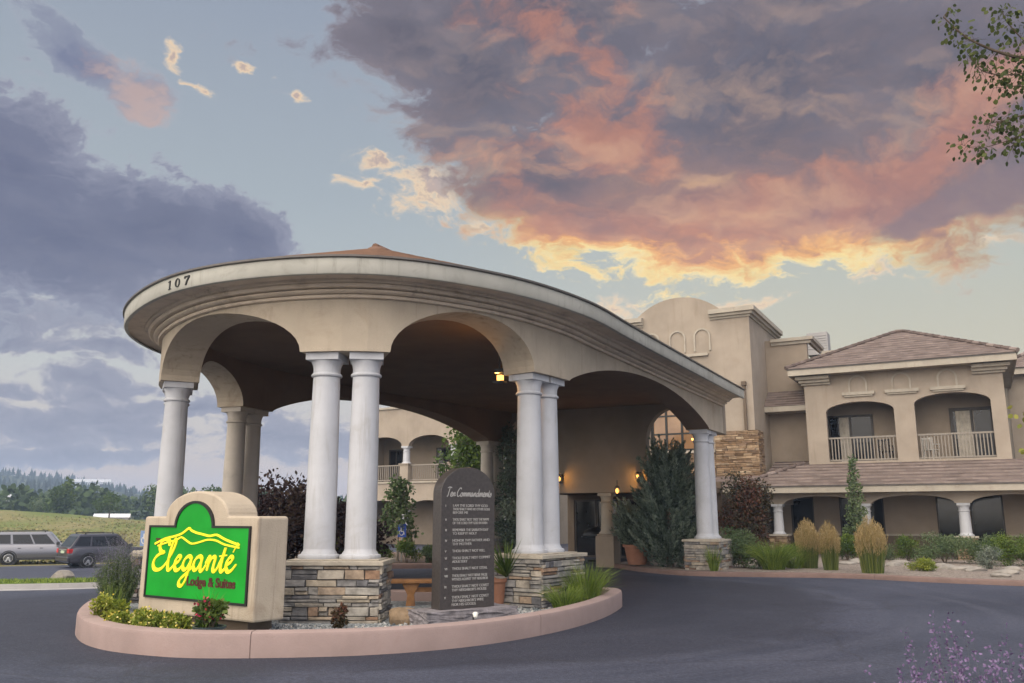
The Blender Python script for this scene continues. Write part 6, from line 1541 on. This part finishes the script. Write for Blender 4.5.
limb_tree('dark upright evergreen just left of the double white columns', 0.12, 30.3, 0.12, 5.0, 0.10, cl, 12000, 0.11, 'juniper', 124, name='evergreen_tree', wr=0.4)
for i, (x, y, s, mt_) in enumerate(((-5.4, 30.1, 0.62, 'leaf_green'), (-4.5, 29.9, 0.5, 'hedge'), (-3.6, 29.9, 0.55, 'hedge'), (-2.75, 29.7, 0.45, 'sage_green'))):
    lab = ['tall dark green clump at the left of the far bed', 'green clump under the blue parking sign', 'green clump right of the blue parking sign', 'grey green clump beside the carved stone'][i]
    bush(lab, x, y, 0.12, s * 0.9, s * 0.8, s * 1.25, 1600, 0.10, mt_, 130 + i, nclu=9, group='clumps in the far planting bed', wr=0.3)
grass_clump('tall leafy clump beside the portico column in the far bed', -6.0, 30.3, 0.12, 260, 1.7, 0.5, 'leaf_yellow', 136, 0.03)
# ------------------------------------------------------------------ right bed
juniper('tall blue green juniper beside the single white column', 4.95, 27.4, 0.10, 3.45, 1.06, 140, 290, 110)
juniper('low spreading juniper leaning over the terracotta pot', 4.05, 28.5, 0.55, 1.05, 0.52, 141, 80, 70)
def rb(u_, v_, z_=0.13):   # foot of a plant in the right bed
    c, s = math.cos(PITCH), math.sin(PITCH); x_, w_ = (u_ - 512) / FPX, (341.5 - v_) / FPX; y_, zz_ = c - w_ * s, s + w_ * c; k = (z_ - CAM_H) / zz_; return x_ * k, y_ * k
cl = blob_clusters(9.1, 33.6, 0.1, 1.3, 1.1, 3.2, 30, 142, 0.36)
limb_tree('small red leaved tree between the white column and the tiled porch', 9.2, 33.6, 0.1, 3.2, 0.07, cl, 9500, 0.10, 'leaf_red', 142)
x, y = rb(714, 571); grass_clump('small upright tuft of grass at the kerb below the column', x, y, 0.13, 200, 0.85, 0.34, 'grass_green', 143, 0.012)
x, y = 7.15, 26.9; bush('grey green sage mound right of the white column', x, y, 0.13, 0.95, 0.8, 1.15, 5200, 0.09, 'sage_green', 144, nclu=16, wr=0.3)
x, y = 7.75, 26.0; grass_clump('wide fountain of bright grass at the kerb', x, y, 0.13, 900, 0.95, 0.95, 'grass_green', 145, 0.013)
x, y = 8.55, 26.6; grass_clump('low green grass mound right of the grass fountain', x, y, 0.13, 420, 0.6, 0.7, 'grass_green', 146, 0.013)
x, y = rb(809, 568); reed_grass('left feather reed grass of the tan tipped pair', x, y, 0.13, 620, 1.46, 0.42, 147, 'feather reed grasses along the kerb')
x, y = rb(831, 570); reed_grass('slimmer feather reed grass of the tan tipped pair', x, y, 0.13, 460, 1.40, 0.33, 148, 'feather reed grasses along the kerb')
x, y = rb(873, 573); reed_grass('broad feather reed grass standing alone under the balconies', x, y, 0.13, 740, 1.52, 0.46, 149, 'feather reed grasses along the kerb')
cl = [(13.05 + 0.25 * math.cos(k * 2.4) * (1 - k / 20), 31.8 + 0.25 * math.sin(k * 2.4) * (1 - k / 20), 1.0 + 0.17 * k, 0.30 - 0.01 * k, 0.30 - 0.01 * k, 0.24) for k in range(17)]
limb_tree('thin sapling growing in front of the porch roof', 12.7, 32.0, 0.1, 3.9, 0.03, [(c[0] - 0.35, c[1] + 0.2, *c[2:]) for c in cl], 2200, 0.09, 'sage_green', 150, name='sapling', bark='bark_pale')
def rbb(lab, u, v, rx, h, n, L, mt_, sd, **k): x, y = rb(u, v); bush(lab, x, y, 0.13, rx, rx * 0.85, h, n, L, mt_, sd, **k)
rbb('dark clipped bush behind the lone feather reed grass', 848, 560, 0.55, 0.9, 2500, 0.06, 'hedge', 151)
rbb('clipped green bush left of the grey sage under the porch', 908, 561, 0.52, 0.85, 2800, 0.05, 'hedge', 152)
rbb('broad grey green sage under the porch column', 945, 563, 1.0, 1.0, 6000, 0.07, 'sage_green', 153, nclu=18, wr=0.3)
rbb('second grey green sage right of the porch column', 985, 564, 0.75, 0.95, 4200, 0.07, 'sage_green', 154, nclu=14, wr=0.3)
rbb('clipped green hedge at the right edge of the view', 1012, 566, 0.75, 1.0, 5200, 0.05, 'hedge', 155, nclu=20)
rbb('next length of clipped green hedge beyond the right edge', 1040, 566, 0.8, 1.0, 4200, 0.05, 'hedge', 156, nclu=20)
rbb('pale silvery mound by the stones at the right', 990, 569, 0.42, 0.66, 2200, 0.06, 'sage', 157, wr=0.3)
rbb('small lime green mound by the kerb', 924, 571, 0.46, 0.36, 2000, 0.07, 'leaf_yellow', 158, wr=0.3)
rbb('dark bush under the porch arch left of the feather grasses', 788, 557, 0.6, 0.5, 1500, 0.06, 'leaf_green', 159)
rbb('small grey bush in the shade behind the lone feather reed grass', 885, 560, 0.5, 0.6, 1800, 0.06, 'sage_green', 160, wr=0.3)
rs = random.Random(9)
spots = [(776, 561), (790, 562), (846, 564), (858, 563), (892, 566), (899, 564), (948, 569), (958, 570), (967, 569), (1006, 574), (1014, 571), (976, 571), (1000, 577), (940, 567), (802, 563), (770, 564)]
words = ['flat pale stone', 'low cream stone', 'rounded pale stone', 'broken pale stone']
plc = ['at the left end of the stone row', 'beside the left feather grass', 'behind the gap in the feather grasses', 'next to the gap in the feather grasses', 'right of the lone feather grass', 'by the foot of the clipped bush',
       'right of the lime green mound', 'under the grey sage', 'under the porch column', 'right of the silvery mound', 'at the foot of the right hedge', 'left of the silvery mound', 'nearest the kerb at the right', 'touching the lime green mound', 'under the first feather grass', 'beside the grass fountain']
for i, (u_, v_) in enumerate(spots):
    x, y = rb(u_, v_); boulder('landscape_rock', words[i % 4] + ' ' + plc[i], x, y, 0.15, rs.uniform(.28, .5), rs.uniform(.2, .3), rs.uniform(.09, .17), 'rock_pale', 40 + i, rs.uniform(-.5, .5), 'rock', 'pale stones edging the right bed')
# ------------------------------------------------------------------ foreground lavender and overhanging aspen
spike_shrub('purple lavender in the near bottom right corner', 1.70, 3.3, 0.0, 150, 1.30, 0.46, 170, frac=0.42, wid=0.004, fl=64, flower='lavender_near', leaves=5)
def aspen():
    tx, ty = 8.3, 9.2; t = thing('tree', 'aspen tree standing off to the right, leafy branches hanging into view', 'tree', (tx, ty, 0)); r = np.random.default_rng(180); rr = random.Random(180)
    m = MB(); m.tube([(tx, ty, -.05), (tx - .05, ty, 1.5), (tx + .05, ty, 3.5), (tx, ty, 5.5), (tx - .1, ty, 7.5), (tx, ty, 9.6)], [0.2, 0.16, 0.14, 0.11, 0.07, 0.02], 12); m.build('trunk', M['bark_pale'], t, smooth=True)
    tw, lp_, ld_, ln = MB(), [], [], []
    def twig(pts, rad, dens, size=0.052):
        P = catmull([Vector(p) for p in pts], False, 8); n = len(P); tw.tube(P, [rad * (1 - 0.8 * i / (n - 1)) for i in range(n)], 6)
        for i, p in enumerate(P):
            if i < n * 0.25: continue
            for q in range(dens):
                o_ = Vector((rr.gauss(0, 1), rr.gauss(0, 1), rr.gauss(0, 1))); l = 0.05 + 0.13 * rr.random(); e = p + o_.normalized() * l
                if rr.random() < 0.35: tw.tube([p, e], [0.0022, 0.0012], 3)
                lp_.append(tuple(e)); ld_.append((o_.x * 0.5, o_.y * 0.5, -0.8 + o_.z * 0.4)); ln.append(size * (0.65 + 0.6 * rr.random()))
    twig([(tx, ty, 5.2), (7.0, 8.9, 6.35), (6.0, 8.6, 6.62), (5.5, 8.5, 6.60), (5.05, 8.5, 6.80), (4.78, 8.5, 7.08)], 0.035, 8)
    twig([(6.0, 8.6, 6.62), (5.7, 8.5, 6.72), (5.45, 8.45, 6.98), (5.38, 8.4, 7.10)], 0.012, 6)
    twig([(6.0, 8.6, 6.62), (5.75, 8.5, 6.45), (5.45, 8.5, 6.38), (5.15, 8.5, 6.42), (5.0, 8.5, 6.62)], 0.012, 7)
    twig([(6.1, 8.6, 6.55), (5.8, 8.55, 6.35), (5.5, 8.5, 6.25), (5.22, 8.5, 6.22)], 0.010, 5)
    twig([(7.0, 8.9, 6.2), (6.1, 8.6, 6.05), (5.6, 8.5, 5.92), (5.3, 8.5, 5.84), (5.1, 8.5, 5.80)], 0.016, 6)
    twig([(5.75, 8.52, 5.96), (5.55, 8.5, 5.72), (5.3, 8.5, 5.60), (5.0, 8.5, 5.52), (4.82, 8.5, 5.56)], 0.008, 5)
    twig([(5.6, 8.5, 5.9), (5.48, 8.5, 5.7), (5.35, 8.5, 5.52)], 0.006, 5)
    for k in range(34):   # the rest of the crown, beyond the edge of the view
        a = rr.uniform(-2.1, 1.9); l = rr.uniform(1.4, 3.0); z0 = rr.uniform(4.0, 9.0); l *= 1 - 0.45 * abs(z0 - 6) / 3
        e = Vector((tx + l * math.cos(a), ty + l * math.sin(a), z0 + rr.uniform(.3, 1.4)))
        if e.x / max(0.1, e.y) < 0.70: e.x = tx + abs(l) * 0.6
        twig([(tx, ty, z0), (tx + (e.x - tx) * .5, ty + (e.y - ty) * .5, z0 + .5), tuple(e)], 0.025, 14, 0.06)
    tw.build('limbs', M['bark'], t)
    P = np.array(lp_); n = len(P); f, k = leaf_faces(P, np.array(ld_), np.array(ln), np.array(ln) * 0.85, r); np_mesh('leaves', f, k, r.random(n), LF['aspen'], t)
    lp2, ld2 = [], []; tw2 = MB()
    for pts in ([(tx, ty, 2.4), (6.6, 8.9, 2.9), (5.6, 8.6, 2.75), (5.12, 8.5, 2.68)], [(5.9, 8.7, 2.75), (5.5, 8.6, 2.45), (5.2, 8.5, 2.30)]):
        Pc = catmull([Vector(p) for p in pts], False, 8); tw2.tube(Pc, [0.012 * (1 - .75 * i / (len(Pc) - 1)) for i in range(len(Pc))], 5)
        for i, p in enumerate(Pc):
            if i < len(Pc) * 0.4: continue
            for q in range(5): o_ = Vector((rr.gauss(0, 1), rr.gauss(0, 1), rr.gauss(0, 1))).normalized() * (0.04 + .09 * rr.random()); lp2.append(tuple(p + o_)); ld2.append((o_.x, o_.y, -0.06))
    tw2.build('low_twigs', M['bark'], t); n = len(lp2); f, k = leaf_faces(np.array(lp2), np.array(ld2), 0.06, 0.05, r); np_mesh('low_leaves', f, k, r.random(n), LF['aspen_yellow'], t)
aspen()

# ================================================================== far country: field trees, sheds, wooded hill
def far_tree(label, x, y, h, w_, mat, seed, n=1500, group='trees at the edge of the dry field', trunk=0.25, name='tree'):
    h *= 0.78; w_ *= 0.8; z = terr(x, y); cl = blob_clusters(x, y, z + h * trunk * 0.6, w_ / 2, w_ / 2, h * (1 - trunk * 0.6), 16, seed, 0.34)
    return limb_tree(label, x, y, z, h * 0.85, h * 0.028, cl, n, h * 0.075, mat, seed, name=name, group=group, max_limbs=8)
far = [('tall dark cottonwood standing clear of the others on the field', -78.5, 150, 10.0, 7.5, 'leaf_green', 1700), ('round grey green tree left of the tall cottonwood', -86.5, 160, 6.5, 8.5, 'sage_green', 1200),
       ('round dark bush of a tree right of the long white roof', -65.0, 140, 5.4, 6.6, 'leaf_green', 1300), ('broad light green tree behind the dark round tree', -68.5, 168, 10.0, 9, 'broad_far', 1300),
       ('green tree just left of the first column', -59.5, 160, 8, 9, 'broad_far', 1300), ('large green tree against the first column', -52.5, 155, 8.5, 9.5, 'leaf_green', 1400), ('bushy tree seen through the gap left of the columns', -47.0, 165, 9, 9, 'broad_far', 1300),
       ('low green tree at the far left of the field', -103, 175, 7, 11, 'broad_far', 1200), ('dark low tree at the left edge of the view', -112, 180, 7, 12, 'leaf_green', 1200), ('bushy tree beyond the paired far columns', -40, 165, 8, 9, 'broad_far', 1200)]
for i, (lab, x, y, h, w_, mt_, n) in enumerate(far): far_tree(lab, x, y, h, w_, mt_, 200 + i, n)
def shed(label, x, y, L, D_, h, rise, rot, wall_m, roof_m, group='far sheds and houses', name='shed', cat='building'):
    z = hill_z(x, y); t = thing(name, label, cat, (x, y, z), rot, group); B = Matrix.Translation((x, y, z)) @ Matrix.Rotation(rot, 4, 'Z')
    m = MB(); m.box(-L / 2, L / 2, -D_ / 2, D_ / 2, -2, h); loc(m, B).build('wall', M[wall_m], t)
    m = MB(); o_ = L * 0.03; p = [(-D_ / 2 - o_, h), (D_ / 2 + o_, h), (0, h + rise)]
    m.add([(-L / 2 - o_, y_, z_) for y_, z_ in p] + [(L / 2 + o_, y_, z_) for y_, z_ in p], [(0, 1, 2), (3, 4, 5), (0, 1, 4, 3), (1, 2, 5, 4), (2, 0, 3, 5)]); loc(m, B).build('roof', M[roof_m], t)
    m = MB()
    for k in range(3): m.box(-L / 2 + L * (0.18 + 0.27 * k), -L / 2 + L * (0.28 + 0.27 * k), -D_ / 2 - 0.03, -D_ / 2 + 0.02, h * 0.3, h * 0.75)
    loc(m, B).build('window', M['glass_dark'], t)
M['roof_white'] = pmat('white_roof', (0.62, 0.64, 0.68), 0.6, 0.05, 0.5); M['wall_far'] = pmat('far_wall', (0.30, 0.29, 0.30), 0.9, 0.1, 0.5); M['roof_far'] = pmat('far_roof', (0.40, 0.41, 0.44), 0.7, 0.1, 0.5)
def ridge(x, y):
    a = math.degrees(math.atan2(x, y))
    pts = [(-75, 38), (-50, 38), (-40, 37), (-33, 35), (-29.5, 33), (-26, 28), (-22, 20), (-19, 16), (-16, 14), (-12, 13), (-5, 24), (10, 16), (30, 10), (60, 5)]
    for (a0, h0), (a1, h1) in zip(pts, pts[1:]):
        if a0 <= a < a1: return h0 + (h1 - h0) * (a - a0) / (a1 - a0)
    return 5
def hill_z(x, y):
    r = math.hypot(x, y)
    if r < 230: return terr(x, y)
    b = terr(x * 229 / r, y * 229 / r); q = smooth(r, 230, 900)
    return b + (ridge(x, y) - b) * q + 3.0 * q * math.sin(x * 0.02) * math.cos(y * 0.013) + 1.5 * q * math.sin(x * 0.05 + 2) 
vs, fs = [], []; rads = [228, 260, 300, 350, 400, 460, 520, 590, 660, 740, 820, 900, 960, 1020, 1100]; na = 130
for i, rd in enumerate(rads):
    for k in range(na + 1):
        t_ = R(-75 + 130 * k / na); x, y = rd * math.sin(t_), rd * math.cos(t_); vs.append((x, y, hill_z(x, y) if rd <= 960 else hill_z(x, y) - (rd - 960) * 0.25 - 0.0))
for i in range(len(rads) - 1):
    for k in range(na): a = i * (na + 1) + k; fs.append((a, a + 1, a + na + 2, a + na + 1))
M['hill'] = pmat('hill_scrub', (0.055, 0.068, 0.038), 0.95, 0.35, 0.02, 0, 0, 0.1)
m = MB(); m.add(vs, fs); o = m.build('hill', M['hill'], smooth=True); tag(o, None, None, kind='structure')
shed('long low shed with a white roof beyond the dry field', -76.0, 165, 6, 4, 1.0, 0.7, 0.35, 'wall_far', 'roof_white')
shed('pale roofed house among trees below the left hillside', -155, 262, 22, 9, 3.5, 2.5, 0.35, 'wall_far', 'roof_far', name='house')
shed('long white house high on the left hillside', -350, 500, 18, 9, 4, 2.5, 0.5, 'roof_white', 'roof_far', name='house')
shed('small white house on the crest right of centre of the hillside', -312, 640, 24, 10, 5, 2.5, 0.4, 'roof_white', 'roof_far', name='house')
shed('small pale house on the hillside near the first column', -262, 660, 22, 10, 5, 2.5, 0.4, 'roof_white', 'roof_far', name='house')
shed('pale house on the hillside seen just right of the first column', -214, 690, 20, 10, 5, 2.5, 0.3, 'roof_white', 'roof_far', name='house')
# the wood on the hill: a mass of ragged conifers and rounder crowns
def wood():
    r = np.random.default_rng(300); V, rn = [], []
    def cone(x, y, z, h, w_, tone, tiers=5):
        sg = 7
        for q in range(tiers):
            z0 = z + h * (0.08 + 0.80 * q / tiers); z1 = min(z + h, z0 + h * 0.36); rad = w_ / 2 * (1 - q / tiers) ** 0.85
            a = np.arange(sg) * 2 * math.pi / sg + r.random() * 6; rj = rad * (0.6 + 0.65 * r.random(sg)); zj = z0 + h * 0.05 * r.normal(size=sg)
            for k in range(sg):
                k2 = (k + 1) % sg; V.append([(x + rj[k] * math.cos(a[k]), y + rj[k] * math.sin(a[k]), zj[k]), (x + rj[k2] * .75 * math.cos(a[k2]), y + rj[k2] * .75 * math.sin(a[k2]), zj[k2] + h * .03), (x + r.normal() * .02 * h, y, z1)]); rn.append(tone)
    for i in range(3600):
        a = R(-62 + 62 * r.random()); rd = 238 + 740 * r.random() ** 0.75; x, y = rd * math.sin(a), rd * math.cos(a)
        z = hill_z(x, y); h = (3 + 4.0 * r.random()) * (1.2 if r.random() < 0.06 else 1) * (0.6 if rd < 400 else 1); cone(x, y, z - .5, h, h * (0.42 + 0.3 * r.random()), r.random(), 5)
    for i in range(420):     # along the crest, so that single tops stand against the sky
        a = R(-60 + 60 * r.random()); rd = 930 + 40 * r.random(); x, y = rd * math.sin(a), rd * math.cos(a); h = 4 + 4.5 * r.random() ** 2; cone(x, y, hill_z(x, y) - 1, h, h * (0.45 + .3 * r.random()), r.random() * 0.5, 6)
    o = np_mesh('wood', np.array(V), 3, np.array(rn), LF['pine_far']); tag(o, 'dark conifer wood covering the far hillside', 'wood', kind='stuff')
    V2, r2 = [], np.random.default_rng(301); P, D, T = [], [], []
    for i in range(260):
        a = R(-60 + 58 * r2.random()); rd = 185 + 190 * r2.random(); x, y = rd * math.sin(a), rd * math.cos(a); z = hill_z(x, y) if rd > 228 else terr(x, y); h = 4 + 4 * r2.random(); n = 110
        d = unit(r2.normal(size=(n, 3))); P.append(np.array([x, y, z + h * .5]) + d * np.array([h * .55, h * .55, h * .5]) * (0.5 + .5 * r2.random((n, 1)))); D.append(d + r2.normal(size=(n, 3)) * .6); T.append(np.full(n, r2.random()) * .7 + r2.random(n) * .3)
    f, k = leaf_faces(np.concatenate(P), np.concatenate(D), 1.3, 1.2, r2); o = np_mesh('far_thicket', f, k, np.concatenate(T), LF['broad_far']); tag(o, 'belt of rounded green trees at the foot of the hill', 'wood', kind='stuff')
wood()
# tufts of dry grass roughening the field
def tufts():
    r = np.random.default_rng(310); n = 14000; a = np.radians(-50 + 34 * r.random(n)); rd = 60 + 80 * r.random(n) ** 1.3; x, y = rd * np.sin(a), rd * np.cos(a)
    z = np.array([terr(p, q) for p, q in zip(x, y)]); P = np.stack([x, y, z - .02], 1); T = P + np.stack([r.normal(size=n) * .15, r.normal(size=n) * .12, .08 + .14 * r.random(n)], 1)
    rm = rmat('dry_tuft', [(0, (0.11, 0.125, 0.04)), (0.6, (0.20, 0.185, 0.075)), (1, (0.27, 0.225, 0.12))], 0.9); f = np.stack([P - [.14, 0, 0], P + [.14, 0, 0], T], 1)
    o = np_mesh('field_tufts', f, 3, r.random(n), rm); tag(o, 'dry grass tufts on the open field', 'grass', kind='stuff')
tufts()
def lawn_blades():
    r = np.random.default_rng(311); n = 9000; x = -34 + 24 * r.random(n); y = np.array([kf(q) for q in x]) + 0.36 + 2.3 * r.random(n); z = np.array([terr(p, q) for p, q in zip(x, y)]) + .165
    P = np.stack([x, y, z], 1); T = P + np.stack([r.normal(size=n) * .04, r.normal(size=n) * .04, .06 + .07 * r.random(n)], 1); f = np.stack([P - [.02, 0, 0], P + [.02, 0, 0], T], 1)
    o = np_mesh('lawn_grass', f, 3, r.random(n), LF['grass_green']); tag(o, 'short green grass on the strip by the car park', 'grass', kind='stuff')
lawn_blades()

# ================================================================== the air of the valley: one box of thin even haze
hz = MB(); hz.box(-1300, 1300, -60, 1300, -14, 52)
hm = bpy.data.materials.new('haze'); hm.use_nodes = True; t_ = hm.node_tree
for n_ in list(t_.nodes): t_.nodes.remove(n_)
o_ = t_.nodes.new('ShaderNodeOutputMaterial'); pv = t_.nodes.new('ShaderNodeVolumePrincipled'); t_.links.new(pv.outputs[0], o_.inputs['Volume'])
pv.inputs['Color'].default_value = (0.52, 0.70, 1.0, 1); pv.inputs['Density'].default_value = 0.0007; pv.inputs['Anisotropy'].default_value = 0.0
hz = hz.build('haze', hm); tag(hz, 'thin blue evening haze filling the valley', 'haze', kind='stuff')
